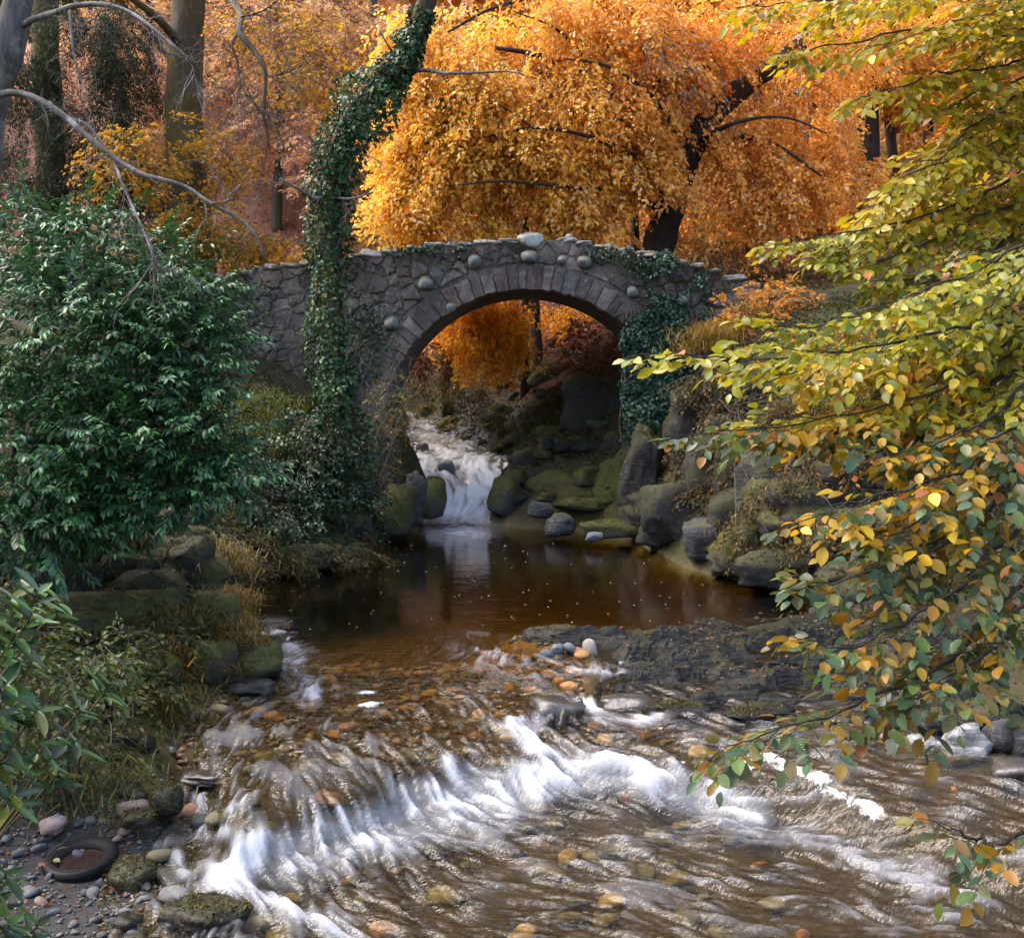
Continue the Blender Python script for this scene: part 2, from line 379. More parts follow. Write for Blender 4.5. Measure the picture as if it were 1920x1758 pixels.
LEDGE = np.array([(-6, 11.2), (-3.3, 10.9), (-2.8, 10.35), (-2.5, 9.5), (-2.2, 9.05), (-1.6, 9.5), (-.9, 10.3), (-.4, 10.65), (.5, 10.7), (1.7, 10.4), (2.6, 9.9), (3.4, 9.0), (7, 6.0)])
WZ = np.array([(26.3, 0), (26.9, .18), (27.6, .6), (28.4, 1.05), (29.5, 1.42), (31, 1.6), (34, 1.9), (38, 2.4), (41, 2.6), (120, 2.6)])

def table(tb, y, e):
    ks = np.array(sorted(tb)); M = np.array([tb[k] for k in sorted(tb)])
    i = np.clip(np.searchsorted(ks, y) - 1, 0, len(ks) - 2); t = np.clip((y - ks[i]) / (ks[i + 1] - ks[i]), 0, 1)
    j = np.clip(np.searchsorted(EK, e) - 1, 0, len(EK) - 2); u = np.clip((e - EK[j]) / (EK[j + 1] - EK[j]), 0, 1)
    return (M[i, j] * (1 - u) + M[i, j + 1] * u) * (1 - t) + (M[i + 1, j] * (1 - u) + M[i + 1, j + 1] * u) * t
def water_z(x, y):
    q = y - np.interp(x, LEDGE[:, 0], LEDGE[:, 1])           # metres upstream of the ledge
    z = np.interp(q, [-4, -1.6, -.55, -.35, 0, .35, 1.0, 2.2, 4.5], [-.66, -.6, -.54, -.5, -.26, -.17, -.1, -.03, 0])
    return np.where(y > 26.3, np.interp(y, WZ[:, 0], WZ[:, 1]), z)
def ground_z(x, y, rough=True):
    x, y = np.broadcast_arrays(np.asarray(x, float), np.asarray(y, float))
    xl = np.interp(y, XL[:, 0], XL[:, 1]); xr = np.interp(y, XR[:, 0], XR[:, 1])
    wob = .16 * fbm2(x, y, 1.1, 3) if rough else 0
    el, er = xl - x + wob, x - xr + wob
    e = np.maximum(el, er); w = water_z(np.clip(x, xl, xr), y)
    zb = np.where(el > er, table(LT, y, np.maximum(e, 0)), table(RT, y, np.maximum(e, 0)))
    depth = np.interp(y, [5, 9, 11, 12, 13.5, 14.6, 17, 22, 25.5, 26.3, 40], [.22, .2, .2, .2, .24, .4, 1.1, 1.2, .7, .16, .16])
    zi = w - depth * sstep(0, 1.0, -e)
    z = np.where(e > 0, zb, zi)
    z = z + (7.2 + .9 * fbm2(x, y, .13, 9, 3) + .05 * np.abs(x) - z) * sstep(38.5, 46, y)
    hill = np.clip(y - 39, 0, None)
    z = z + .60 * hill * sstep(0, 14, hill) + .004 * np.clip(np.abs(x) - 25, 0, None) ** 2
    if rough:
        a = np.where(e > 0, .06 + .2 * sstep(.2, 2.5, e), .05)
        z = z + a * fbm2(x, y, .9, 5, 5, .55) * np.where(e > 0, 1, .8)
        cl = sstep(.1, .8, e) * sstep(11, 14, y) * (1 - sstep(27, 30, y))      # broken, stepped faces of the two banks
        st = z * 3.2 + fbm2(x, y, .6, 8) * 1.6
        z = z + cl * .16 * ((np.floor(st) + sstep(.3, .7, st - np.floor(st))) - st)
    return z

def axis(knots):
    out = [knots[0][0]]
    for (a, s0), (b, s1) in zip(knots[:-1], knots[1:]):
        v = a
        while v < b - 1e-6:
            v = min(b, v + s0 + (s1 - s0) * (v - a) / (b - a)); out.append(v)
    return np.array(out)
def grid_faces(ny, nx):
    i = np.arange(ny - 1)[:, None] * nx; j = np.arange(nx - 1)[None]
    return np.stack([i + j, i + j + 1, i + nx + j + 1, i + nx + j], -1).reshape(-1, 4)

gx = axis([(-60, 4), (-20, 1.2), (-9, .16), (-6.5, .08), (6.5, .08), (9, .16), (20, 1.2), (60, 4)])
gy = axis([(-8, 1.0), (6, .12), (7.5, .08), (26, .085), (32, .14), (42, .3), (60, 1.2), (118, 3)])
GX, GY = np.meshgrid(gx, gy)
GZ = ground_z(GX, GY)
def drop(x, y):
    """ground height under points, read off the built ground grid"""
    x = np.asarray(x, float); y = np.asarray(y, float)
    i = np.clip(np.searchsorted(gy, y) - 1, 0, len(gy) - 2); j = np.clip(np.searchsorted(gx, x) - 1, 0, len(gx) - 2)
    t = (y - gy[i]) / (gy[i + 1] - gy[i]); u = (x - gx[j]) / (gx[j + 1] - gx[j])
    return (GZ[i, j] * (1 - u) + GZ[i, j + 1] * u) * (1 - t) + (GZ[i + 1, j] * (1 - u) + GZ[i + 1, j + 1] * u) * t
def surf(px, py, y0=7.0, y1=60.0):
    """depth at which the ray of a photo pixel meets the ground"""
    Y = np.linspace(y0, y1, 1400); z = H + (HOR - py) * Y / F; k = np.nonzero(z <= drop((px - 960) * Y / F, Y))[0]
    return float(Y[k[0]]) if len(k) else y1
def bank_e(x, y):
    return np.maximum(np.interp(y, XL[:, 0], XL[:, 1]) - x, x - np.interp(y, XR[:, 0], XR[:, 1]))

# ground cover colours: sand, cobbles and a painted orange reflection in the bed, shingle, mossy soil, leaf litter up the slope
e = bank_e(GX, GY); nA = fbm2(GX, GY, .55, 21)[..., None]; nB = fbm2(GX, GY, 2.3, 22)[..., None]
def blend(a, b, f): return a * (1 - f[..., None]) + np.asarray(b, float) * f[..., None]
gc = np.ones(GX.shape + (3,)) * np.array([.030, .026, .015])
gc = blend(gc, (.040, .046, .010), np.clip(nA[..., 0] * 2.2 + .35, 0, 1))
gc = blend(gc, (.075, .042, .022), np.clip(nB[..., 0] * 2 - .1, 0, 1) * .7)
lit = sstep(28, 33, GY) * sstep(.6, 2.5, e)
gc = blend(gc, (.085, .026, .018), lit)
gc = blend(gc, (.018, .018, .017), sstep(11.2, 11.9, GY) * sstep(15.4, 15.0, GY) * sstep(-.1, .1, e) * sstep(3.0, 2.2, e) * (GX > 0))
gc = blend(gc, np.where((GX < -2)[..., None], (.36, .19, .125), (.34, .15, .035)), sstep(38, 52, GY + nA[..., 0] * 9))
sh = sstep(8.9, 8.0, GY - 1.3 * (GX < -2.4)) * sstep(-.3, .1, e) * (GX < 0)
gc = blend(gc, (.036, .035, .034), sh)
bed = sstep(.12, -.15, e)
bc = np.ones(gc.shape) * np.array([.046, .034, .013]); bc = blend(bc, (.075, .048, .020), sstep(10.9, 12.0, GY)); bc = blend(bc, (.100, .080, .040), sstep(13, 16.5, GY))
bc = blend(bc, (.20, .105, .028), sstep(13.6, 14.6, GY) * sstep(17.0, 15.4, GY) * sstep(-3.6, -2.2, GX) * sstep(1.2, .2, GX))  # orange patch painted in the bed for the pool's golden reflection
bc = bc * (1 + .35 * nB); gc = blend(gc, (1, 1, 1), bed * 0); gc = gc * (1 - bed[..., None]) + bc * bed[..., None]
gbar = sstep(30.5, 31.5, GY) * sstep(36.5, 35, GY) * sstep(1.6, .6, e) * (GX > -3.4)
gc = blend(gc, (.10, .10, .115), gbar)

m, nt, out = new_mat('ground_cover'); g = NT(nt); p = g.pos()
c = g.n('Attribute', attribute_name='Col').outputs['Color']
n1 = g.noise(3.2, 6, .65, p); n2 = g.noise(26, 5, .7, p)
c = g.mix(g.ramp(n1, [(.3, .6), (.6, 0.0)]), c, g.mix(1.0, c, (.4, .4, .42), 'MULTIPLY'))
c = g.mix(g.ramp(n2, [(.5, 0.0), (.75, .3)]), c, g.mix(1.0, c, (2.0, 1.8, 1.5), 'MULTIPLY'))
h = g.math('ADD', g.math('MULTIPLY', n1, .6), g.math('MULTIPLY', n2, .4))
b = g.n('BsdfPrincipled', {'Base Color': c, 'Roughness': .85, 'Specular IOR Level': .2, 'Normal': g.bump(h, .7, .04)})
nt.links.new(b.outputs[0], out.inputs[0]); M_GROUND = m
ground = obj('ground', mesh_from('ground', np.stack([GX, GY, GZ], -1).reshape(-1, 3), grid_faces(len(gy), len(gx)), True, gc.reshape(-1, 3)), M_GROUND)
tag(ground, 'wooded valley ground with stream bed, mossy banks and leaf-covered slope', None, kind='structure')

# ------------------------------------------------------------------ water
dx = .024
wx = np.arange(-5.6, 6.01, dx); wyn = np.arange(5.6, 15.0, dx)
wyf = axis([(15.0 + dx, .035), (17, .08), (20, .12), (26.5, .14)]); wy = np.concatenate([wyn, wyf])
WX, WY = np.meshgrid(wx, wyn)
# flow directions at a few places, blended over the surface
FL = [(-1, 20, -.1, -1), (-1, 15, -.15, -1), (-2, 12.5, -.35, -1), (-.8, 12.3, .1, -1), (.4, 12, .25, -1), (-2.4, 10.5, .0, -1), (-1.3, 10.6, .35, -1), (.2, 11, .5, -.8), (1.5, 10.9, .9, -.45),
      (-2.6, 8.8, .2, -1), (-1.6, 9.0, .75, -.8), (-.6, 9.6, .9, -.55), (.6, 9.9, 1, -.35), (1.8, 9.7, 1, -.5), (3, 9.2, 1, -.65), (4.2, 8.5, .9, -.7), (-2.2, 7.8, .35, -1), (-1, 8, .8, -.6), (.5, 8.2, 1, -.25), (2, 8, 1, -.3), (3.6, 10.2, .7, -.5)]
fx = np.zeros(WX.shape); fy = np.zeros(WX.shape); fw = np.zeros(WX.shape)
for (a, b_, u, v) in FL:
    l = math.hypot(u, v); w = 1 / ((WX - a) ** 2 + (WY - b_) ** 2 + .12) ** 1.6
    fx += w * u / l; fy += w * v / l; fw += w
fx /= fw; fy /= fw; fl = np.hypot(fx, fy); fx /= fl; fy /= fl
cu = 1.0 * fbm2(WX, WY, 1.9, 31, 4)                          # swirl the flow a little
fx, fy = fx * np.cos(cu) - fy * np.sin(cu), fx * np.sin(cu) + fy * np.cos(cu)
def lic(src, steps, ds):
    ny, nx = src.shape; acc = src.copy(); tot = np.ones(src.shape)
    for sgn in (1, -1):
        jx, jy = np.meshgrid(np.arange(nx, dtype=float), np.arange(ny, dtype=float))
        for k in range(steps):
            ii = np.clip(jy.astype(int), 0, ny - 1); jj = np.clip(jx.astype(int), 0, nx - 1)
            jx += sgn * fx[ii, jj] * ds; jy += sgn * fy[ii, jj] * ds
            w = math.cos(k / steps * math.pi / 2)
            cx_ = np.clip(jx, 0, nx - 1.01); cy_ = np.clip(jy, 0, ny - 1.01); i0, j0 = cy_.astype(int), cx_.astype(int); fy_, fx_ = cy_ - i0, cx_ - j0
            acc += w * ((src[i0, j0] * (1 - fx_) + src[i0, j0 + 1] * fx_) * (1 - fy_) + (src[i0 + 1, j0] * (1 - fx_) + src[i0 + 1, j0 + 1] * fx_) * fy_); tot += w
    out = acc / tot
    return (out - out.mean()) / out.std()
r7 = np.random.default_rng(7)
s1 = lic(r7.standard_normal(WX.shape), 6, 1.0)
s2 = lic(fbm2(WX, WY, 15.0, 41, 2), 6, 1.2)
s3 = lic(fbm2(WX, WY, 5.0, 43, 3), 9, 1.4)
turb = fbm2(WX, WY, 2.2, 44, 5, .6); turb = turb / turb.std()
streak = .5 * s1 + .6 * s2 + .5 * s3
streak = streak / streak.std()
# where the water breaks white, plus one streak for ripple reflections: (points seen in the photo, half width, strength)
zl = water_z(WX, WY); PX = 960 + WX * F / WY; PY = HOR + (H - zl) * F / WY
FOAM = [([(430, 1650), (480, 1605), (560, 1572), (680, 1545), (770, 1510)], 30, 1.3), ([(540, 1625), (700, 1572), (830, 1535), (930, 1505)], 42, 1.0), ([(600, 1600), (760, 1600)], 26, .5),
        ([(760, 1492), (870, 1482), (960, 1482), (1050, 1462), (1150, 1452), (1250, 1470), (1330, 1498), (1410, 1522)], 31, 1.9),
        ([(780, 1515), (900, 1520), (1000, 1500)], 24, 1.0), ([(970, 1362), (1000, 1400), (1060, 1425), (1150, 1446)], 15, 1.3), ([(1010, 1345), (990, 1372)], 12, 1.4), ([(1400, 1505), (1500, 1555), (1650, 1620), (1820, 1690)], 36, .5), ([(1300, 1520), (1450, 1590), (1600, 1660)], 36, .3),
        ([(835, 1425), (850, 1455)], 14, 1.0), ([(885, 1432), (920, 1445), (965, 1468)], 13, 1.1), ([(640, 1520), (660, 1550)], 14, 1.1),
        ([(420, 1385), (560, 1352), (700, 1380), (800, 1420)], 45, .30), ([(540, 1230), (575, 1275), (590, 1315)], 22, .7), ([(460, 1168), (530, 1190), (560, 1235)], 18, .6),  # first streak: mostly reflections on ripples, laid in as faint foam
        ([(325, 1475), (372, 1500), (385, 1525)], 10, .9), ([(290, 1592), (350, 1570), (420, 1570)], 12, .75), ([(470, 1490), (430, 1530)], 10, .7), ([(480, 1680), (560, 1715), (660, 1752)], 20, .8), ([(450, 1640), (490, 1700)], 16, .8), ([(330, 1610), (350, 1640)], 14, .6),
        ([(1090, 1312), (1125, 1340)], 9, 1.3), ([(1120, 1340), (1235, 1352)], 9, .9), ([(900, 1225), (1000, 1250)], 26, .5), ([(1050, 1255), (1160, 1262)], 10, .6), ([(700, 1640), (1000, 1650), (1300, 1700)], 50, .2), ([(300, 1720), (600, 1740)], 40, .2), ([(440, 1450), (700, 1480)], 50, .28)]
macro = np.zeros(WX.shape)
for pts, w, a in FOAM:
    d2 = np.full(WX.shape, 1e9)
    for (x0, y0), (x1, y1) in zip(pts[:-1], pts[1:]):
        dx_, dy_ = x1 - x0, (y1 - y0) * 1.6; L2 = dx_ * dx_ + dy_ * dy_
        t = np.clip(((PX - x0) * dx_ + (PY - y0) * 1.6 * dy_) / L2, 0, 1)
        d2 = np.minimum(d2, ((PX - x0 - t * dx_) / 1.25) ** 2 + ((PY - y0) - t * (y1 - y0)) ** 2)
    macro = np.maximum(macro, min(a, 1.35) * np.exp(-(d2 / (w * w * 1.7)) ** .8))
q = WY - np.interp(WX, LEDGE[:, 0], LEDGE[:, 1])
rough_w = sstep(3.2, .3, q) * sstep(-4.5, -.8, q)
back = (.08 + .16 * rough_w * sstep(-.5, .5, fbm2(WX, WY, .8, 66, 2) + .1)) * sstep(14.4, 12.4, WY)       # thin aerated threads of the fast water
thr = .62 + .30 * (.45 * s1 + .62 * s2 + .62 * s3 + .45 * turb) / 1.08
tex = sstep(-1.3, 1.7, (.5 * s1 + .6 * s2 + .6 * s3 + .5 * turb) / 1.1)
tex = sstep(-1.0, 1.3, (.55 * s1 + .60 * s2 + .45 * s3 + .75 * turb) / 1.15); mc = np.clip(macro, 0, 1.15); wm = sstep(.2, 1.0, mc)
foam = np.clip(np.maximum(mc * (wm * (.34 + .66 * tex) + (1 - wm) * tex ** 2), np.maximum(back * tex ** 3 * .8, .40 * rough_w * sstep(.7, 2.4, .85 * s1 + .55 * s2 + .3 * turb))), 0, 1.0)
# the raft of still foam drifting by the stones
d2 = np.full(WX.shape, 1e9); pts = [(1375, 1440), (1440, 1418), (1500, 1447), (1560, 1488), (1640, 1522)]
for (x0, y0), (x1, y1) in zip(pts[:-1], pts[1:]):
    t = np.clip(((PX - x0) * (x1 - x0) + (PY - y0) * (y1 - y0)) / ((x1 - x0) ** 2 + (y1 - y0) ** 2), 0, 1)
    d2 = np.minimum(d2, ((PX - x0 - t * (x1 - x0)) / 1.5) ** 2 + (PY - y0 - t * (y1 - y0)) ** 2)
raft = np.exp(-d2 / 19 ** 2) * (.86 + .35 * fbm2(WX, WY, 3.5, 51, 3))
for (cx, cy, a, b_) in ((688, 1297, 26, 5), (690, 1322, 34, 8), (1280, 1430, 10, 4)):
    raft = np.maximum(raft, np.exp(-((PX - cx) / a) ** 2 - ((PY - cy) / b_) ** 2))
hgt = rough_w * (.010 * s3 + .005 * s2 + .0018 * s1 + .03 * fbm2(WX, WY, 2.1, 61, 3)) + sstep(14.8, 12, WY) * (.0016 * s1 + .0032 * s2 + .003 * s3) + np.clip(foam, 0, 1) * (.010 * s2 + .008 * s3 + .012 + .035 * np.abs(fbm2(WX, WY, 5.0, 67, 3)) + .020 * fbm2(WX, WY, 11.0, 68, 3) + .004 * s1) + .0025 * s3 * sstep(15, 13, WY) + sstep(.4, .7, raft) * .004
ZN = zl + hgt
FX, FY = np.meshgrid(wx, wyf)
zf = water_z(FX, FY) + .0035 * fbm2(FX, FY * 1.8, 2.2, 62, 3) * sstep(27, 15, FY)
px = 960 + FX * F / FY; py = HOR + H * F / FY
ff = .75 * np.exp(-(((px - 868) / 55) ** 2 + ((py - 985) / 28) ** 2)) * (1 + fbm2(FX, FY, 5, 63)) + .5 * np.exp(-(((px - 500) / 45) ** 2 + ((py - 1170) / 14) ** 2)) * (.4 + fbm2(FX, FY, 6, 64))
zf += np.clip(ff, 0, 1) * .05 * fbm2(FX, FY, 4, 65)
V = np.concatenate([np.stack([WX, WY, ZN], -1).reshape(-1, 3), np.stack([FX, FY, zf], -1).reshape(-1, 3)])
ny, nx = len(wy), len(wx); Q = grid_faces(ny, nx)
k = 0
fo = np.concatenate([foam.ravel(), np.clip(ff, 0, 1).ravel()]); ra = np.concatenate([raft.ravel(), np.zeros(FX.size)])
dep = np.clip(V[:, 2] - drop(V[:, 0], V[:, 1]), 0, 3)
# a flow-following coordinate pair for the fine ripples
cf = np.concatenate([streak.ravel(), np.zeros(FX.size + k)])

def mat_water(name, white):
    m, nt, out = new_mat(name); g = NT(nt); p = g.pos()
    fo = g.n('Attribute', attribute_name='foam').outputs['Fac']; ra = g.n('Attribute', attribute_name='raft').outputs['Fac']
    stq = g.n('Attribute', attribute_name='streak').outputs['Fac']
    y = g.n('SeparateXYZ', {0: p}).outputs[1]
    near = g.ramp(g.math('DIVIDE', y, 30.0), [(.44, 1.0), (.52, .07)])
    r1 = g.noise(4.5, 3, .55, g.mapping(p, (1, 2.2, 1), (0, 0, -.5))); r2 = g.noise(26.0, 4, .6, g.mapping(p, (1, 1.7, 1)))
    hh = g.math('ADD', g.math('ADD', g.math('MULTIPLY', r1, .8), g.math('MULTIPLY', r2, .10)), g.math('MULTIPLY', stq, .10))
    nb = g.n('Bump', {'Strength': g.math('MULTIPLY', near, 1.0), 'Distance': .055, 'Height': hh}).outputs[0]
    fr = g.n('Fresnel', {'IOR': 1.36, 'Normal': nb}).outputs[0]
    dp = g.math('MULTIPLY', g.n('Attribute', attribute_name='depth').outputs['Fac'], 2.9)    # peat-brown water deepens in tint with its depth
    cr = [g.math('MULTIPLY', k_, g.math('POWER', v, dp)) for k_, v in ((.94, .80), (.90, .715), (.70, .46))]
    tr = g.n('BsdfTransparent', {'Color': g.n('CombineColor', {0: cr[0], 1: cr[1], 2: cr[2]}).outputs[0]})
    gl = g.n('BsdfGlossy', {'Color': (1, 1, 1), 'Roughness': .05, 'Normal': nb})
    w = g.n('MixShader', {0: fr, 1: tr.outputs[0], 2: gl.outputs[0]})
    # white water: fine threads inside the broken zones, bubbles in the raft
    fn = g.noise(34.0, 5, .7, p); fn2 = g.noise(90.0, 3, .6, p)
    f = g.math('ADD', fo, g.math('MULTIPLY', g.math('SUBTRACT', fn, .5), g.math('MULTIPLY', g.ramp(fo, [(.03, 0.0), (.25, 1.0)]), .35)))
    f = g.ramp(f, [(.04, 0.0), (.30, .16), (.7, .60), (1.0, .93)])
    rn = g.noise(16.0, 5, .7, p)
    rr = g.ramp(g.math('SUBTRACT', g.math('ADD', g.math('MULTIPLY', g.math('MINIMUM', ra, 1.0), .50), g.math('MULTIPLY', rn, .75)), g.math('MULTIPLY', g.ramp(fn2, [(.40, 1.0), (.5, 0.0)]), .10)), [(.685, 0.0), (.735, 1.0)])
    f = g.math('MAXIMUM', f, rr)
    fm = g.n('BsdfPrincipled', {'Base Color': white, 'Roughness': .55, 'Specular IOR Level': .3, 'Normal': g.bump(fn, .5, .02)})
    fin = g.n('MixShader', {0: f, 1: w.outputs[0], 2: fm.outputs[0]})
    nt.links.new(fin.outputs[0], out.inputs[0])
    return m
M_WATER = mat_water('peaty_water', (.43, .45, .485)); M_FALL = mat_water('falling_water', (.62, .65, .70))
water = obj('water', mesh_from('water', V, Q, True, None, {'foam': fo, 'raft': ra, 'streak': cf, 'depth': dep}), M_WATER)
tag(water, 'clear brown stream water breaking white over a stony ledge', None, kind='structure')

# the little cascade under the arch
cyv = np.arange(26.35, 41, .045); cu_ = np.linspace(0, 1, 70)
xl = np.interp(cyv, XL[:, 0], XL[:, 1]) - .35; xr = np.interp(cyv, XR[:, 0], XR[:, 1]) + .35
CX = xl[:, None] + (xr - xl)[:, None] * cu_; CY = np.repeat(cyv[:, None], 70, 1)
zc = water_z(CX, CY); steep = np.interp(CY, [26.3, 26.8, 27.4, 29.6, 30.8, 32.5, 36, 41], [.35, .75, 1, 1, .7, .42, .45, .3])
nb1 = fbm2(CX + .3 * CY, CY * .6, 1.8, 71, 4); nb2 = fbm2(CX * 1.4 + .25 * np.sin(CY * 2), CY * .35, 7, 72, 4)
zc = zc + steep * (.15 * nb1 + .06 * nb2) + .02
fc = np.clip(steep * (.85 + .7 * nb1 + 1.0 * nb2), 0, 1.1)
fall = obj('water', mesh_from('cascade', np.stack([CX, CY, zc], -1).reshape(-1, 3), grid_faces(len(cyv), 70), True, None,
           {'foam': fc.ravel(), 'raft': np.zeros(CX.size), 'streak': nb2.ravel(), 'depth': np.full(CX.size, .15)}), M_FALL)
tag(fall, 'white cascade tumbling under the bridge arch into the pool', None, kind='structure')

# bubbles drifting on the dark pool
r = np.random.default_rng(5); n = 90
bx = r.normal(-.2, 1.9, n); by = 14.8 + 10.4 * r.random(n) ** .9
cl = r.integers(0, 60, n); ccx = r.normal(0, 2.0, 60); ccy = r.uniform(15, 25, 60)
tt = r.random(n) < .55; bx[tt] = ccx[cl[tt]] + r.normal(0, .5, tt.sum()); by[tt] = ccy[cl[tt]] + r.normal(0, .12, tt.sum())
ok = bank_e(bx, by) < -.15; bx, by = bx[ok], by[ok]; n = len(bx)
rad = r.uniform(.004, .013, n) * (by / 20); th = np.linspace(0, 2 * np.pi, 7)[:6]
Vb = np.zeros((n, 7, 3)); Vb[:, 0] = np.stack([bx, by, np.full(n, .0075)], 1)
Vb[:, 1:, 0] = bx[:, None] + rad[:, None] * np.cos(th) * 1.4; Vb[:, 1:, 1] = by[:, None] + rad[:, None] * np.sin(th); Vb[:, 1:, 2] = .0045
b0 = np.arange(n)[:, None, None] * 7; tri = np.stack([np.zeros(6, int), 1 + np.arange(6), 1 + (np.arange(6) + 1) % 6], 1)
FLOAT_XY = (np.random.default_rng(6).uniform(-4, 5.2, 260), np.random.default_rng(9).uniform(14.9, 24.5, 260))
M_FOAM = mat_plain('foam_bubble', (.8, .82, .85), .4, .05)
tag(obj('foam_flecks', mesh_from('foam_flecks', Vb.reshape(-1, 3), (b0 + tri).reshape(-1, 3)), M_FOAM), 'tiny white foam bubbles drifting on the dark pool', 'foam', kind='stuff')

# ================================================================== ROCK SHAPES
import bmesh
_ico = {}
def ico(sub):
    if sub not in _ico:
        bm = bmesh.new(); bmesh.ops.create_icosphere(bm, subdivisions=sub, radius=1)
        bm.verts.index_update()
        _ico[sub] = (np.array([v.co[:] for v in bm.verts]), np.array([[v.index for v in f.verts] for f in bm.faces])); bm.free()
    return _ico[sub]
def rock_verts(seed, size, facets=9, rough=.10, sub=3, strata=0.0, soft=.35, tilt=.15, box=None):
    """a boulder cut by random planes, then worn; strata steps it into layers"""
    r = np.random.default_rng(seed); D, T = ico(sub)
    nrm = unit(r.standard_normal((facets, 3))); off = r.uniform(.62, .95, facets)
    if box is None: box = soft < .45
    if box:
        ax6 = np.vstack([np.eye(3), -np.eye(3)]); nrm = np.vstack([nrm, unit(ax6 + .16 * r.standard_normal((6, 3)))]); off = np.concatenate([off * 1.08, r.uniform(.62, .82, 6)])
    d = D @ nrm.T; rad = np.where(d > .05, off / np.maximum(d, .05), 9).min(1); rad = np.minimum(rad, 1.08)
    rad = rad * (1 - soft * .7) + soft * .7 * .88
    V = D * rad[:, None]
    V = V * (1 + rough * 1.5 * fbm(V * 1.6 + seed * 1.7, seed, 2, .5) + rough * 1.3 * (.35 - np.abs(fbm(V * 3.4 + seed, seed + 2, 4, .6))))[:, None]
    V = V * np.asarray(size)
    if strata:
        ax = unit(np.array([r.normal(0, tilt), r.normal(0, tilt), 1.0])); h = V @ ax; lay = strata
        q = h / lay + .35 * fbm(V * 1.3, seed + 3, 2); k = np.floor(q); wig = .5 + .5 * np.array([math.sin(11.3 * v + seed) for v in k])
        out = (wig - .5) * .16 * np.asarray(size)[:2].mean()
        V[:, :2] += unit(V[:, :2]) * np.minimum(out, .12)[:, None]
    return V, T
def rock(name, seed, pos, size, mat, label=None, cat='rock', group=None, parent=None, rz=0.0, lean=(0, 0), smooth=True, **kw):
    V, T = rock_verts(seed, size, **kw)
    me = mesh_from(name, V, T, smooth)
    o = obj(name, me, mat, parent, tuple(float(v) for v in pos)); o.rotation_euler = (lean[0], lean[1], rz)
    if parent is None:
        tag(o, label, cat, group)
        if mat.name.startswith(('mossy', 'dark_mossy', 'bank_out', 'shelf')) and max(size) > .16: MOSS_ON.append((o, V, T, max(size), mat.name))
    return o
MOSS_ON = []

# ================================================================== THE BRIDGE
M_STONE = mat_rock('bridge_rubble', (.060, .053, .047), (.150, .135, .119), (.32, .30, .275), moss=.52, mossc=(.035, .045, .010), mossc2=(.085, .07, .014), objvar=.6, stain=.8, pink=(.20, .135, .115), bump=1.0)
M_RING = mat_rock('arch_stone', (.072, .062, .056), (.165, .138, .124), (.29, .26, .24), moss=.26, objvar=.65, stain=.7, pink=(.125, .085, .08), scale=1.4, bump=.9)
M_MORTAR = mat_rock('lime_mortar', (.058, .052, .045), (.14, .126, .110), (.27, .25, .225), moss=.5, stain=.8, mossc=(.028, .034, .008), mossc2=(.05, .045, .01), scale=1.6)
M_COPE = mat_rock('coping_stone', (.15, .15, .15), (.30, .30, .29), (.48, .48, .47), moss=.42, mossc=(.06, .065, .010), mossc2=(.13, .105, .016), objvar=.6)
M_BOULDER = mat_rock('river_boulder', (.11, .11, .10), (.21, .21, .19), (.34, .33, .29), moss=.44, mossc=(.08, .085, .025), mossc2=(.13, .11, .05), scale=2.0, bump=.5)
BY = 25.7; SC = F / BY
bx_ = lambda px: (px - 960) / SC
bz_ = lambda py: H + (HOR - py) / SC
TOP = np.array([(bx_(a), bz_(b)) for a, b in [(280, 520), (400, 514), (440, 507), (580, 489), (700, 468), (850, 453), (940, 444), (1000, 440), (1060, 443), (1110, 450), (1200, 468), (1300, 490), (1400, 526), (1500, 564), (1600, 600), (1680, 625)]])
ztop = lambda x: np.interp(x, TOP[:, 0], TOP[:, 1])
AX, AZ, AR = .37, 2.23, 3.4
bridge = thing('stone_bridge', 'old humpback rubble stone bridge with round arch and round boulders set in its face', 'bridge', (0, BY, 0))

def slab(y0, y1, drop_=0.0, low=None):
    """a wall slice of the bridge between two depths, opened by the arch"""
    half = AR * np.sin(np.linspace(-np.pi / 2, np.pi / 2, 49))
    cols = [(x, -.6) for x in np.linspace(TOP[0, 0], AX - AR, 30)]
    cols += [(AX + h_, AZ + math.sqrt(max(AR * AR - h_ * h_, 0))) for h_ in half]
    cols += [(x, -.6) for x in np.linspace(AX + AR, TOP[-1, 0], 30)]
    V = []
    for x, zl_ in cols:
        zt = float(ztop(x)) - drop_
        V += [(x, y0, zl_), (x, y0, zt), (x, y1, zl_), (x, y1, zt)]
    fs = []
    for i in range(len(cols) - 1):
        a, b = 4 * i, 4 * i + 4
        fs += [(a, b, b + 1, a + 1), (a + 2, a + 3, b + 3, b + 2), (a + 1, b + 1, b + 3, a + 3), (a, a + 2, b + 2, b)]
    e_ = 4 * (len(cols) - 1); fs += [(0, 1, 3, 2), (e_, e_ + 2, e_ + 3, e_ + 1)]
    return mesh_from('wall', V, fs, False)
front = obj('wall', slab(.008, .47, .10), M_MORTAR, bridge)
obj('deck', slab(.473, 2.73, .95), M_MORTAR, bridge)
obj('wall', slab(2.733, 3.2, .10), M_MORTAR, bridge)

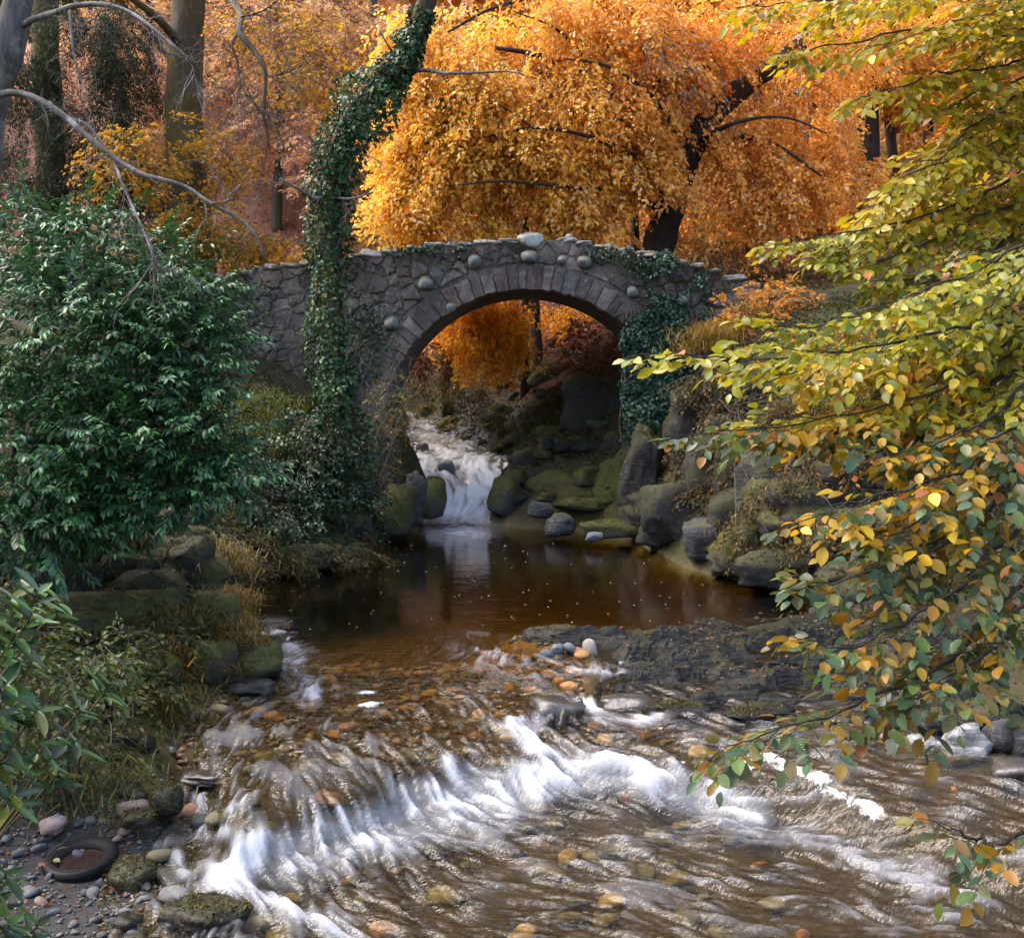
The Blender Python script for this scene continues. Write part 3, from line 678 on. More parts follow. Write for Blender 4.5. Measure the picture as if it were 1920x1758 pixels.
def poly_stone(P, proud, back, r, inset=.012, edge=.03):
    """a stone whose outline is the polygon P in the wall plane: worn front, straight sides"""
    P = np.asarray(P, float); c = P.mean(0)
    P2 = []
    for a, b in zip(P, np.roll(P, -1, 0)):
        P2 += [a + r.normal(0, .008, 2), a * .67 + b * .33 + r.normal(0, .014, 2), a * .33 + b * .67 + r.normal(0, .014, 2)]
    P = np.array(P2); n = len(P); d = c - P; l = np.maximum(np.linalg.norm(d, axis=1, keepdims=True), 1e-6); d = d / l
    A = P + d * np.minimum(inset, l * .3); B = P + d * np.minimum(inset + edge, l * .5) + r.normal(0, .004, P.shape)
    V = [(a[0], back, a[1]) for a in A] + [(a[0], .01 - proud * .35, a[1]) for a in A] + [(b[0], -proud + r.normal(0, .006), b[1]) for b in B] + [(c[0], -proud - .008 + r.normal(0, .008), c[1])]
    fs = []
    for i in range(n):
        j = (i + 1) % n
        fs += [(i, j, n + j, n + i), (n + i, n + j, 2 * n + j, 2 * n + i), (2 * n + i, 2 * n + j, 3 * n)]
    return mesh_from('stone', V, fs, False)
r = np.random.default_rng(3)
# the arch ring
NV = 41; angs = np.cumsum(r.uniform(.7, 1.3, NV)); angs = np.concatenate([[0], angs]) / angs[-1] * np.pi
for k in range(NV):
    a0, a1 = angs[k], angs[k + 1]; ro = AR + r.uniform(.44, .62); ri = AR - r.uniform(.004, .03)
    P = [(AX - math.cos(a) * q, AZ + math.sin(a) * q) for a, q in ((a0, ri), (a1, ri), (a1, ro), (a0, ro * r.uniform(.985, 1.0)))]
    obj('voussoir', poly_stone(P, r.uniform(.015, .055), .5, r, .008, .02), M_RING, bridge)
# the piers below the springing
for sx in (-1, 1):
    z = AZ
    while z > .7:
        h_ = r.uniform(.24, .36); w = r.uniform(.4, .75); x0 = AX + sx * (AR - .015); x1 = x0 + sx * w
        P = [(x0, z - h_), (x1, z - h_), (x1, z), (x0, z)]
        obj('pier_stone', poly_stone(P if sx > 0 else P[::-1], r.uniform(.02, .06), .5, r, .01, .025), M_RING, bridge); z -= h_
# the boulders set into the face
BOULD = [(798, 533, 15), (889, 492, 14), (992, 482, 15), (1095, 491, 14), (1186, 548, 12), (735, 606, 15), (846, 577, 10), (1054, 488, 9), (868, 466, 6), (1280, 560, 12)]
for i, (a, b, rr) in enumerate(BOULD):
    s_ = rr / SC
    rock('round_boulder', 300 + i, (bx_(a), -s_ * .28, bz_(b)), (s_ * 1.05, s_ * 1.1, s_), M_BOULDER, parent=bridge, facets=5, rough=.05, sub=3, soft=.8)
# rubble between ring and coping
lowz = lambda x: np.interp(x, [-8.4, -6, -5, -4, -3.2, 3.9, 4.6, 6, 9], [4.6, 3.2, 3.0, 2.6, 2.2, 2.2, 3.6, 4.4, 4.6])
pts = []
tries = 0
while tries < 16000:
    tries += 1
    x = r.uniform(-7.3, 7.6); z = r.uniform(2.2, 7)
    if z > ztop(x) - .17 or z < lowz(x) or math.hypot(x - AX, max(z - AZ, 0)) < AR + .60: continue
    if any(math.hypot(x - bx_(a), z - bz_(b)) < rr / SC + .06 for a, b, rr in BOULD): continue
    s_ = .21 + .16 * (.5 + .5 * math.sin(x * 3.1 + z * 5.3 + 2 * math.sin(z * 2.2)))
    if all((x - p[0]) ** 2 + ((z - p[1]) * 1.25) ** 2 > (.5 * (s_ + p[2])) ** 2 for p in pts): pts.append((x, z, s_))
pts = np.array(pts)
def clip_poly(P, n, d):
    out = []
    for a, b in zip(P, np.roll(P, -1, 0)):
        fa, fb = a @ n - d, b @ n - d
        if fa <= 0: out.append(a)
        if fa * fb < 0: out.append(a + (b - a) * fa / (fa - fb))
    return np.array(out)
nst = 0
for i, (x, z, s_) in enumerate(pts):
    c = np.array([x, z]); P = c + np.array([(-.36, -.28), (.36, -.28), (.36, .28), (-.36, .28)])
    d2 = ((pts[:, :2] - c) ** 2).sum(1)
    for j in np.argsort(d2)[1:14]:
        o_ = pts[j, :2]; n_ = o_ - c; m_ = c + n_ * (s_ / (s_ + pts[j, 2])); P = clip_poly(P, n_, m_ @ n_)
        if len(P) < 3: break
    for a, b, rr in BOULD:
        bc_ = np.array([bx_(a), bz_(b)]); n_ = bc_ - c
        if n_ @ n_ < .5 and len(P) > 2: n_ = n_ / np.linalg.norm(n_); P = clip_poly(P, n_, bc_ @ n_ - rr / SC - .015)
    if len(P) < 3: continue
    d = P - [AX, AZ]; q = np.linalg.norm(d, axis=1); lowq = (q < AR + .60) & (d[:, 1] > 0)
    P[lowq] = [AX, AZ] + d[lowq] / q[lowq][:, None] * (AR + .60)
    P[:, 1] = np.minimum(P[:, 1], ztop(P[:, 0]) - .12)
    keep = np.linalg.norm(P - np.roll(P, 1, 0), axis=1) > .03; P = P[keep]
    if len(P) < 3 or nst >= 298: continue
    nst += 1
    obj('rubble_stone', poly_stone(P, r.uniform(.004, .05), .12, r, .006, .035), M_STONE, front)
# the coping
x = -7.2
while x < 7.9:
    w = r.uniform(.26, .62); h_ = r.uniform(.07, .12)
    if not (bx_(962) < x + w / 2 < bx_(1032)):
        rock('coping_stone', int(r.integers(1e6)), (x + w / 2, .22, float(ztop(x + w / 2)) - .08 + r.normal(0, .015)), (w * .66, .34, h_), M_COPE, parent=bridge, facets=12, rough=.2, sub=3, soft=.0, lean=(r.normal(0, .06), -.12 * (x / 4)))
    x += w * .96
o = rock('coping_stone', 77, (bx_(997), .2, bz_(448)), (.39, .34, .25), M_COPE, parent=bridge, facets=7, rough=.06, sub=3, soft=.35)
o['label'] = 'large pale squared stone at the crown of the parapet'
rock('coping_stone', 79, (bx_(1067), .2, bz_(443)), (.12, .2, .1), M_COPE, parent=bridge, facets=9, sub=2)

# ================================================================== ROCKS
M_MOSSY = mat_rock('mossy_rock', (.035, .034, .032), (.075, .073, .068), (.15, .15, .14), moss=.82, mossc=(.026, .034, .005), mossc2=(.085, .078, .010), wet=.06)
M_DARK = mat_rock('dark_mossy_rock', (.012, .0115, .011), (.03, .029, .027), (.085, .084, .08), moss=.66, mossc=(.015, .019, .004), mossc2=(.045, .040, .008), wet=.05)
M_SLATE = mat_rock('grey_slate', (.023, .024, .025), (.066, .068, .071), (.205, .212, .22), moss=.18, wet=.02, strata=1.6, scale=1.3)
M_OUT = mat_rock('bank_outcrop', (.021, .0195, .0175), (.062, .057, .051), (.185, .172, .156), moss=.62, mossc=(.022, .025, .006), mossc2=(.062, .052, .010), wet=.05, strata=1.4)
M_SHELF = mat_rock('shelf_slate', (.010, .0105, .010), (.026, .027, .025), (.085, .086, .084), moss=.44, mossc=(.014, .016, .004), mossc2=(.036, .030, .007), strata=1.8, spec=.35, wet=-.03)
M_WET = mat_rock('wet_stone', (.05, .046, .042), (.11, .10, .09), (.20, .18, .165), moss=0, scale=1.5, spec=.8, bump=.35, wet=1.0)
M_PALE = mat_rock('pale_veined_stone', (.13, .13, .135), (.30, .30, .30), (.62, .62, .62), moss=.08, strata=1.3, wet=-.42)
M_PINK = mat_rock('pink_stone', (.15, .10, .09), (.26, .18, .165), (.40, .33, .31), moss=.06, wet=-.5, bump=.4)
M_EGG = mat_rock('pale_boulder', (.20, .165, .145), (.27, .23, .205), (.35, .31, .285), moss=0, bump=.3)
M_BLUE = mat_rock('blue_grey_stone', (.06, .07, .078), (.12, .135, .15), (.24, .26, .27), moss=.04, wet=-.2, bump=.4)
MT = dict(m=M_MOSSY, d=M_DARK, s=M_SLATE, o=M_OUT, h=M_SHELF, w=M_WET, p=M_PALE, k=M_PINK, e=M_EGG, b=M_BLUE)
# px, py of the middle, depth, half sizes (x, depth, z), material, extra, label
ROCKS = [
 (738, 962, 24.0, (.58, .6, .70), 'm', dict(facets=8, soft=.25), 'squarish mossy boulder at the foot of the bridge pier beside the cascade'),
 (776, 940, 24.7, (.30, .35, .80), 's', dict(facets=7, soft=.1, strata=.09, lean=(.0, .12)), 'grey ridged slab standing upright between two mossy boulders at the cascade'),
 (808, 930, 25.8, (.38, .6, .60), 'm', dict(facets=7, soft=.2), 'mossy boulder with a sloping edge leaning into the white cascade'),
 (946, 930, 26.6, (.52, .5, .55), 'm', dict(facets=9), 'rounded mossy boulder where the cascade enters the pool, under the arch'),
 (962, 893, 27.0, (.32, .35, .28), 'm', dict(facets=8), 'small yellow-mossed boulder on top of the rounded one beside the cascade'),
 (985, 862, 28.6, (.45, .45, .32), 'd', dict(facets=8), 'dark mossy rock at the head of the cascade under the arch'),
 (1052, 915, 27.0, (.82, .6, .55), 'm', dict(facets=10, soft=.5), 'broad green mossy hump under the arch'),
 (1125, 878, 28.0, (.55, .5, .40), 'm', dict(facets=8), 'mossy rock in the shade behind the broad mossy hump'),
 (1012, 955, 25.4, (.36, .3, .24), 's', dict(facets=7, soft=.05), 'jagged dark grey rock at the pool edge below the mossy hump'),
 (1100, 942, 25.8, (.95, .5, .20), 'm', dict(facets=9, strata=.08), 'flat mossy ledge under the arch'),
 (1052, 985, 24.2, (.40, .35, .34), 's', dict(facets=8, soft=.1, strata=.07), 'craggy grey rock standing at the pool edge below the flat mossy ledge'),
 (1142, 992, 23.7, (.78, .45, .24), 'm', dict(facets=9), 'low mossy rock slab sloping into the pool'),
 (1116, 1006, 22.9, (.22, .16, .10), 'b', dict(facets=6, soft=.1), 'small pale blue-grey stone at the water below the low mossy slab'),
 (1203, 878, 24.5, (.50, .55, 1.12), 'o', dict(facets=8, soft=.15, lean=(.1, .16)), 'tall grey rock leaning under the ivy at the foot of the bridge'),
 (1282, 962, 23.0, (.92, .7, .78), 'd', dict(facets=8, soft=.3), 'large dark mossy boulder below the hanging ivy'),
 (1228, 1000, 22.5, (.42, .4, .32), 'd', dict(facets=8), 'dark rock at the waterline in front of the large dark boulder'),
 (1375, 905, 22.6, (.55, .5, .85), 'd', dict(facets=7, soft=.1), 'dark upright rock face between the ivy and the layered outcrop'),
 (1326, 1012, 20.8, (.58, .5, .52), 's', dict(facets=7, soft=.1, strata=.06, lean=(0, -.35)), 'pale grey ribbed rock sloping down into the pool'),
 (1400, 1030, 20.1, (.75, .6, .52), 'm', dict(facets=9), 'mossy rock with fallen leaves beside the pale ribbed rock'),
 (1490, 1065, 18.7, (1.15, .6, .42), 'd', dict(facets=10, strata=.1), 'dark undercut mossy rock along the right pool edge'),
 (1496, 868, 20.3, (.72, .6, .50), 'o', dict(facets=9, strata=.11), 'pale broken outcrop block under the dry grass'),
 (1430, 945, 20.2, (.42, .5, .60), 'm', dict(facets=8), 'brown mossy rock bulging from the bank below the pale outcrop block'),
 (1530, 955, 19.2, (.98, .7, .62), 'o', dict(facets=9, strata=.10), 'layered outcrop with flat ledges above the dark undercut rock'),
 (1655, 1005, 18.2, (1.0, .7, .58), 'o', dict(facets=9, strata=.10), 'layered outcrop block behind the drooping beech leaves'),
 (1780, 950, 18.4, (1.0, .8, .75), 'o', dict(facets=9, strata=.12), 'upper layered outcrop behind the beech leaves'),
 (1640, 1085, 17.4, (1.1, .5, .32), 'd', dict(facets=9, strata=.09), 'low dark ledge at the waterline behind the beech leaves'),
 (1800, 1075, 16.6, (1.2, .7, .5), 'o', dict(facets=9, strata=.1), 'broad layered ledge above the shelf, behind the beech leaves'),
 (1335, 880, 22.4, (.75, .5, .85), 'd', dict(facets=8, soft=.05, strata=.14), 'steep dark crag under the hanging thicket'),
 (1300, 790, 23.8, (.7, .5, .85), 'd', dict(facets=8, soft=.05, strata=.14), 'dark crag behind the lower ivy curtain'),
 (1420, 985, 20.9, (.62, .5, .55), 'o', dict(facets=8, soft=.05, strata=.1), 'craggy brown rock above the mossy leaf-strewn rock'),
 (1452, 905, 21.2, (.75, .5, .70), 'o', dict(facets=8, soft=.05, strata=.12), 'craggy layered bluff between the dark upright face and the pale block'),
 (1370, 960, 21.7, (.55, .5, .55), 'd', dict(facets=8, soft=.05, strata=.1), 'dark crag above the pale ribbed rock'),
 (1485, 1005, 19.7, (.85, .5, .5), 'm', dict(facets=8, soft=.05, strata=.1), 'mossy craggy step above the dark undercut rock'),
 (1570, 1035, 18.6, (.8, .5, .45), 'o', dict(facets=8, soft=.05, strata=.09), 'brown craggy step beside the layered outcrop block'),
 (1600, 900, 19.8, (.8, .6, .6), 'o', dict(facets=8, soft=.05, strata=.11), 'pale layered bluff under the yellow-green grass'),
 (1700, 880, 19.5, (.9, .6, .7), 'o', dict(facets=8, soft=.05, strata=.11), 'high layered bluff behind the amber leaves'),
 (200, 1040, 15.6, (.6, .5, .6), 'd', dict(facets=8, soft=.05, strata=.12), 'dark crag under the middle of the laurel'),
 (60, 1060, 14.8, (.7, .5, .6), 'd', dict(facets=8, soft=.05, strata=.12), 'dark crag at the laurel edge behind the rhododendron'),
 (385, 1100, 14.9, (.4, .4, .5), 'm', dict(facets=8, soft=.05, strata=.1), 'mossy crag dropping into the pool below the dry grass'),
 (300, 1150, 13.8, (.5, .4, .4), 'm', dict(facets=8, soft=.05, strata=.1), 'mossy crag in the bank behind the yellowed grass'),
 # the slate shelf across the stream
 (1048, 1195, 14.75, (.58, .28, .17), 'h', dict(facets=10, strata=.045), 'mossy slate ledge end jutting into the pool behind the egg-shaped boulder'),
 (1205, 1198, 14.7, (.70, .28, .14), 'h', dict(facets=10, strata=.04), 'grey slate ledge reaching away from the mossy ledge end'),
 (1170, 1318, 11.95, (.36, .22, .12), 'w', dict(facets=9, strata=.04), 'wet black slate knob beside the small chute'),
 (1265, 1330, 11.7, (.45, .2, .10), 'h', dict(facets=9, strata=.04), 'low wet slate edge at the shelf front'),
 (1420, 1338, 11.5, (.50, .2, .10), 'h', dict(facets=9, strata=.04), 'thin slate edge dipping into the brown shallows'),
 (1185, 1245, 13.4, (.18, .13, .07), 'b', dict(facets=7), 'dark blue-grey cobble lying on the shelf by the pale boulder'),
 (1042, 1332, 11.95, (.42, .38, .20), 'w', dict(facets=6, soft=.3), 'smooth grey-green boulder with water sheeting over it'),
 (1107, 1219, 13.9, (.11, .11, .155), 'e', dict(facets=4, soft=.85, rough=.03, lean=(0, -.35)), 'pale egg-shaped boulder propped on the slate shelf'),
 (1027, 1225, 13.75, (.10, .08, .065), 'b', dict(facets=6, soft=.6), 'blue-grey cobble, lowest of the cobbles beside the egg-shaped boulder'),
 (1046, 1216, 13.95, (.09, .07, .07), 'b', dict(facets=6, soft=.6), 'blue-grey cobble in the middle of the cobbles beside the egg-shaped boulder'),
 (1070, 1215, 13.95, (.12, .08, .065), 'b', dict(facets=6, soft=.6, lean=(0, .4)), 'tilted blue-grey cobble touching the egg-shaped boulder'),
 # right stones
 (1590, 1362, 11.3, (.25, .25, .18), 'd', dict(facets=8, soft=.1), 'dark mossy block with leaves on top at the edge of the brown shallows'),
 (1655, 1340, 11.6, (.30, .25, .22), 'd', dict(facets=8), 'dark rock behind the mossy block under amber leaves'),
 (1682, 1392, 10.75, (.11, .12, .11), 's', dict(facets=8, soft=.1), 'small grey stone between the mossy block and the pale stones'),
 (1748, 1358, 10.8, (.19, .18, .15), 's', dict(facets=6, soft=.05), 'square grey stone sitting on the pale flat-topped stone'),
 (1733, 1402, 10.5, (.19, .19, .13), 'p', dict(facets=6, soft=.05), 'pale flat-topped stone at the water, under the square grey one'),
 (1808, 1398, 10.3, (.25, .25, .23), 'p', dict(facets=6, soft=.1, strata=.05, lean=(0, -.4)), 'white veined boulder tilted at the water edge'),
 (1878, 1385, 10.3, (.17, .2, .24), 's', dict(facets=8, strata=.05), 'grey ribbed stone beside the white veined boulder'),
 (1925, 1400, 10.2, (.2, .2, .2), 's', dict(facets=8, strata=.05), 'grey stone at the end of the row of pale stones'),
 (1905, 1448, 9.7, (.22, .2, .12), 'w', dict(facets=8), 'dark wet stone in the shallows below the pale stones'),
 (1845, 1345, 11.0, (.3, .3, .2), 'o', dict(facets=9, strata=.06), 'rough brown stone with red leaves above the white veined boulder'),
 # left bank
 (488, 1245, 12.75, (.29, .34, .27), 'm', dict(facets=8, soft=.1), 'amber-mossed block at the corner of the pool outlet'),
 (468, 1285, 12.35, (.36, .28, .09), 's', dict(facets=9, strata=.035), 'wet blue-green slate ledge under the amber-mossed block'),
 (400, 1240, 12.9, (.34, .4, .34), 'm', dict(facets=8), 'mossy boulder in the bank behind the amber-mossed block'),
 (395, 1165, 13.9, (.40, .4, .42), 'm', dict(facets=8), 'mossy boulder hung with yellow grass at the pool corner'),
 (300, 1255, 12.6, (.38, .4, .26), 'm', dict(facets=9), 'mossy boulder half buried in the bank under the rhododendron'),
 (315, 985, 16.2, (.42, .40, .34), 'o', dict(facets=8, lean=(0, -.2)), 'lichen-grey rock jutting from the bank under the laurel'),
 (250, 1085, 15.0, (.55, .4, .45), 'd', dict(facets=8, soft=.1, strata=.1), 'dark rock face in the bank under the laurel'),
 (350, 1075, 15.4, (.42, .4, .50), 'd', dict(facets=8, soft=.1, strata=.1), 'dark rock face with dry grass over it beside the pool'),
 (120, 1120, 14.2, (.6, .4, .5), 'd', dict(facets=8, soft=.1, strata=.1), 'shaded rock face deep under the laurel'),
 (560, 1040, 21.4, (.9, .5, .3), 'd', dict(facets=9), 'dark low rock at the waterline under the ferns'),
 (650, 990, 23.4, (.6, .5, .5), 'd', dict(facets=9), 'dark ivy-covered rock beside the squarish mossy boulder'),
 # lower left stones
 (244, 1490, 9.9, (.19, .15, .10), 'd', dict(facets=7, soft=.5), 'flat olive mossy stone beside the round one on the shingle'),
 (313, 1498, 9.75, (.165, .16, .14), 'm', dict(facets=7, soft=.6), 'round olive mossy stone at the water edge of the shingle'),
 (250, 1514, 9.6, (.165, .12, .07), 'k', dict(facets=7, soft=.1), 'angular pink-grey stone wedged between the mossy ones'),
 (258, 1534, 9.4, (.165, .12, .075), 'm', dict(facets=7), 'brown mossy stone under the angular pink one'),
 (100, 1546, 9.3, (.12, .11, .075), 'k', dict(facets=6, soft=.7), 'rounded pinkish stone on the bank above the tyre'),
 (250, 1648, 8.75, (.19, .19, .145), 'm', dict(facets=7, soft=.5), 'olive mossy stone just downstream of the tyre'),
 (388, 1722, 8.2, (.40, .28, .16), 'd', dict(facets=8, soft=.4), 'long low mossy boulder with one red leaf on it, near the shingle'),
 (243, 1738, 8.1, (.11, .12, .11), 'd', dict(facets=8), 'small dark boulder between the shingle and the long low boulder'),
 (395, 1458, 10.3, (.42, .2, .07), 'w', dict(facets=9, strata=.03), 'black wet ledge where the left edge water spills'),
 # stones standing in the rapids
 (512, 1527, 9.75, (.15, .15, .085), 'k', dict(facets=6, soft=.5), 'tan stone breaking the rapids, beside the grey round one'),
 (478, 1562, 9.3, (.14, .15, .10), 'w', dict(facets=5, soft=.7), 'round grey stone with water curling over it in the rapids'),
 (590, 1532, 9.75, (.15, .14, .09), 'k', dict(facets=6, soft=.6), 'pinkish stone breaking the rapids upstream of the white band'),
 (622, 1512, 9.95, (.14, .14, .09), 'w', dict(facets=7, soft=.3), 'dark wet stone behind the pinkish one in the rapids'),
 (700, 1505, 10.0, (.2, .15, .07), 'w', dict(facets=7, soft=.3), 'flat wet stone at the lip of the rapids'),
 (848, 1432, 10.75, (.13, .14, .085), 'w', dict(facets=7, soft=.3), 'dark wet stone splitting the lip of the rapids'),
 (1090, 1432, 10.85, (.45, .25, .085), 'w', dict(facets=5, soft=.6), 'broad smooth stone under a glassy sheet of water at the lip'),
 (940, 1430, 10.9, (.3, .2, .08), 'w', dict(facets=6, soft=.6), 'smooth brown stone under sliding water at the lip'),
 (1130, 772, 29.6, (1.35, 1.0, 1.15), 'd', dict(facets=8, soft=.1), 'big black shaded rock at the back of the arch'),  # this and the next dark rock stand in for a near-black hollow's shade
 (1180, 850, 28.2, (.8, .7, .7), 'd', dict(facets=8, soft=.1), 'dark rock added for the shade under the arch, beside the leaning grey rock'),
 (440, 786, 25.0, (.35, .3, .3), 'd', dict(facets=9), 'mossy stone on the bank below the bridge wall'),
 (838, 810, 34.2, (.35, .25, .13), 'd', dict(facets=8), 'low mossy stone on the gravel bar upstream of the bridge'),
 (790, 840, 30.9, (.22, .2, .2), 'w', dict(facets=7), 'dark wet stone at the top of the cascade'),
 (838, 878, 28.9, (.26, .25, .24), 'w', dict(facets=7), 'dark wet stone in the middle of the cascade'),
]
for i, (a, b, Y, sz, mt, kw, lab) in enumerate(ROCKS):
    kw = dict(kw); kw.setdefault('rough', .17); sub = 4 if max(sz) * F / Y > 80 else 3
    name = {'e': 'boulder', 'b': 'cobble', 'k': 'stone', 'h': 'slate_rock', 's': 'rock', 'w': 'wet_stone'}.get(mt, 'mossy_rock' if mt in 'md' else 'rock')
    if Y > 11.5 and not 26.2 < Y < 31:      # seat the rock on the ground surface
        Ys = surf(a, b)
        if Ys < Y: sz = tuple(v * Ys / Y for v in sz); Y = Ys
    rock(name, 1000 + i * 13, at(a, b, Y), sz, MT[mt], lab, 'rock' if sz[0] > .2 else 'stone', sub=sub, rz=float(rng.uniform(-.5, .5)) if sz[0] < .5 else float(rng.uniform(-.25, .25)), **kw)

def bank_rocks(spec, seed, name, label, group, mats, cat='rock'):
    r = np.random.default_rng(seed)
    for (x0, x1, y0, y1, n, s0, s1) in spec:
        k = 0; tries = 0
        while k < n and tries < 4000:
            tries += 1; x, y = r.uniform(x0, x1), r.uniform(y0, y1); ee = float(bank_e(x, y))
            if ee < .05 or ee > 2.6: continue
            s_ = r.uniform(s0, s1); z = float(drop(x, y)) + .05 * s_
            sl = 'slate' in name
            rock(name, int(r.integers(1e6)), (x, y, z), (s_ * r.uniform(1.6, 2.4), s_ * .9, s_ * r.uniform(.25, .42)) if sl else (s_ * r.uniform(.9, 1.5), s_ * .8, s_ * r.uniform(.5, .85)), mats[int(r.integers(len(mats)))], label, cat, group, rz=r.normal(-.1, .12) if sl else r.uniform(-.5, .5), lean=(r.normal(.05, .05), r.normal(.06, .05)) if sl else (0, 0), facets=8, soft=.05, rough=.2, strata=.045 if 'slate' in name else .1 if s_ > .3 else 0); k += 1
bank_rocks([(2.8, 5.2, 17, 24.8, 26, .25, .6)], 81, 'bank_rock', 'weathered rock half buried in the slope between the bridge ivy and the layered outcrop', 'rocks half buried in the slope below the ivy', [M_OUT, M_DARK, M_OUT])
bank_rocks([(4.2, 8.5, 15.4, 19, 24, .3, .6)], 82, 'bank_rock', 'layered rock in the bank behind the drooping beech leaves', 'layered rocks behind the beech leaves', [M_OUT, M_SHELF])
bank_rocks([(-6.2, -3.2, 12.4, 19.2, 30, .22, .5)], 83, 'bank_rock', 'mossy rock half buried in the bank below the laurel', 'rocks half buried in the bank below the laurel', [M_MOSSY, M_DARK])
bank_rocks([(-4.5, -2.3, 20.6, 25.2, 10, .25, .5)], 84, 'bank_rock', 'dark rock in the bank under the evergreen thicket', 'rocks under the evergreen thicket', [M_DARK])
bank_rocks([(.9, 3.8, 11.8, 14.95, 12, .12, .2)], 85, 'slate_rock', 'loose flat slate slab lying on the slate shelf', 'loose slabs on the slate shelf', [M_SHELF])
bank_rocks([(-.5, 3.2, 25.6, 29.5, 16, .22, .45), (-2, 3, 30, 35, 14, .2, .45)], 86, 'mossy_rock', 'mossy rock among the boulders in the shade under and behind the arch', 'mossy rocks under and behind the arch', [M_MOSSY, M_DARK])
bank_rocks([(-4.8, -3.0, 10.0, 12.3, 16, .08, .2)], 87, 'bank_rock', 'small dark stone along the waterline below the rhododendron', 'small stones along the near waterline', [M_DARK, M_MOSSY], 'stone')
bank_rocks([(3.4, 6.0, 10.0, 13.0, 20, .1, .26)], 88, 'bank_rock', 'grey broken stone on the bank around the white veined boulder', 'broken stones around the white veined boulder', [M_SLATE, M_OUT, M_SHELF], 'stone')

# the slate shelf itself: ledges running across the stream
sx_, sy_ = np.arange(-.2, 6.4, .032), np.arange(11.4, 15.6, .03); SX, SY = np.meshgrid(sx_, sy_); es = SX - np.interp(SY, XR[:, 0], XR[:, 1]) + .16 * fbm2(SX, SY, 1.1, 3)
vv = SY - .16 * SX + .25 * fbm2(SX, SY, .7, 91, 3)
rid = fbm(np.stack([SX.ravel() * .55, vv.ravel() * 2.0, np.zeros(SX.size)], 1), 92, 3).reshape(SX.shape); rid = 1 - np.abs(rid) * 2.2
blk = fbm(np.stack([SX.ravel() * 1.6, vv.ravel() * 4.5, np.zeros(SX.size)], 1), 93, 2).reshape(SX.shape); blk = np.floor(blk * 5) / 5
fine = fbm2(SX, SY, 7, 94, 4, .6)
sz_ = water_z(np.clip(SX, 0, 1.0), SY) - .15 + .03 * np.clip(es, 0, 2) + .07 * np.clip(es - 2, 0, 4) + sstep(-.12, .3, es) * (.34 * (np.clip(rid, -.8, 1) - .60) + .20 * blk + .05 * fine + .12) - .45 * sstep(.0, -.3, es) - .5 * sstep(4.6, 5.4, es) - .4 * sstep(15.1, 15.4, SY)
shelf = obj('slate_shelf', mesh_from('slate_shelf', np.stack([SX, SY, sz_], -1).reshape(-1, 3), grid_faces(len(sy_), len(sx_)), False), M_SHELF)
tag(shelf, 'dark ridged slate shelf reaching across the stream from the bank', 'rock')

# cobbles lying in the stream bed and on the shingle, parts of the ground
def tint_mat(name, c, spec=.5):
    return mat_rock(name, tuple(v * .55 for v in c), c, tuple(min(1, v * 1.6) for v in c), moss=0, scale=2.2, spec=spec, bump=.3)
COB = [tint_mat('cobble_amber', (.36, .17, .05)), tint_mat('cobble_tan', (.30, .21, .12)), tint_mat('cobble_grey', (.15, .15, .145)), tint_mat('cobble_red', (.25, .12, .08)), tint_mat('cobble_olive', (.14, .12, .06)), tint_mat('cobble_dark', (.06, .06, .058))]
SHG = [tint_mat('shingle_slate', (.075, .085, .095)), tint_mat('shingle_grey', (.10, .10, .097)), tint_mat('shingle_pink', (.17, .115, .095)), tint_mat('shingle_dark', (.04, .043, .046))]
def stone_set(mats, k, flat, name):
    out = []
    for i in range(k):
        V, T = rock_verts(5000 + i * 7 + len(mats), (1, .8, flat), facets=6, rough=.07, sub=2, soft=.5)
        for m_ in mats:
            me = mesh_from(name, V, T); me.materials.append(m_); out.append(me)
    return out
r = np.random.default_rng(17)
cobs = stone_set(COB, 4, .42, 'cobble'); n = 0
while n < 290:
    x = r.uniform(-3.2, 2.2); y = r.uniform(8.0, 15.0); ee = float(bank_e(x, y))
    if ee > -.12 or (x > .9 and y > 11.5) or (y < 11.2 and r.random() < .4): continue
    s_ = r.uniform(.05, .13) * (1.25 if y < 11 else 1); z = float(drop(x, y)) + s_ * .18
    w = [.36, .2, .08, .16, .12, .08] if y > 11.3 else [.03, .08, .22, .05, .28, .34]
    o = obj('cobble', cobs[r.integers(4) * 6 + r.choice(6, p=w)], None, ground, (x, y, z)); o.scale = (s_, s_ * r.uniform(.8, 1.2), s_); o.rotation_euler = (r.normal(0, .15), r.normal(0, .15), r.uniform(0, 6.28)); n += 1
shgs = stone_set(SHG, 4, .5, 'pebble'); n = 0
while n < 260:
    x = r.uniform(-5.0, -2.6); y = r.uniform(7.6, 10.2); ee = float(bank_e(x, y))
    if ee < -.35 or ee > 1.9: continue
    s_ = .02 + .055 * r.random() ** 2.2; z = float(drop(x, y)) + s_ * .2
    o = obj('pebble', shgs[r.integers(4) * 4 + r.choice(4, p=[.36, .3, .12, .22])], None, ground, (x, y, z)); o.scale = (s_, s_ * r.uniform(.7, 1.2), s_); o.rotation_euler = (r.normal(0, .3), r.normal(0, .3), r.uniform(0, 6.28)); n += 1
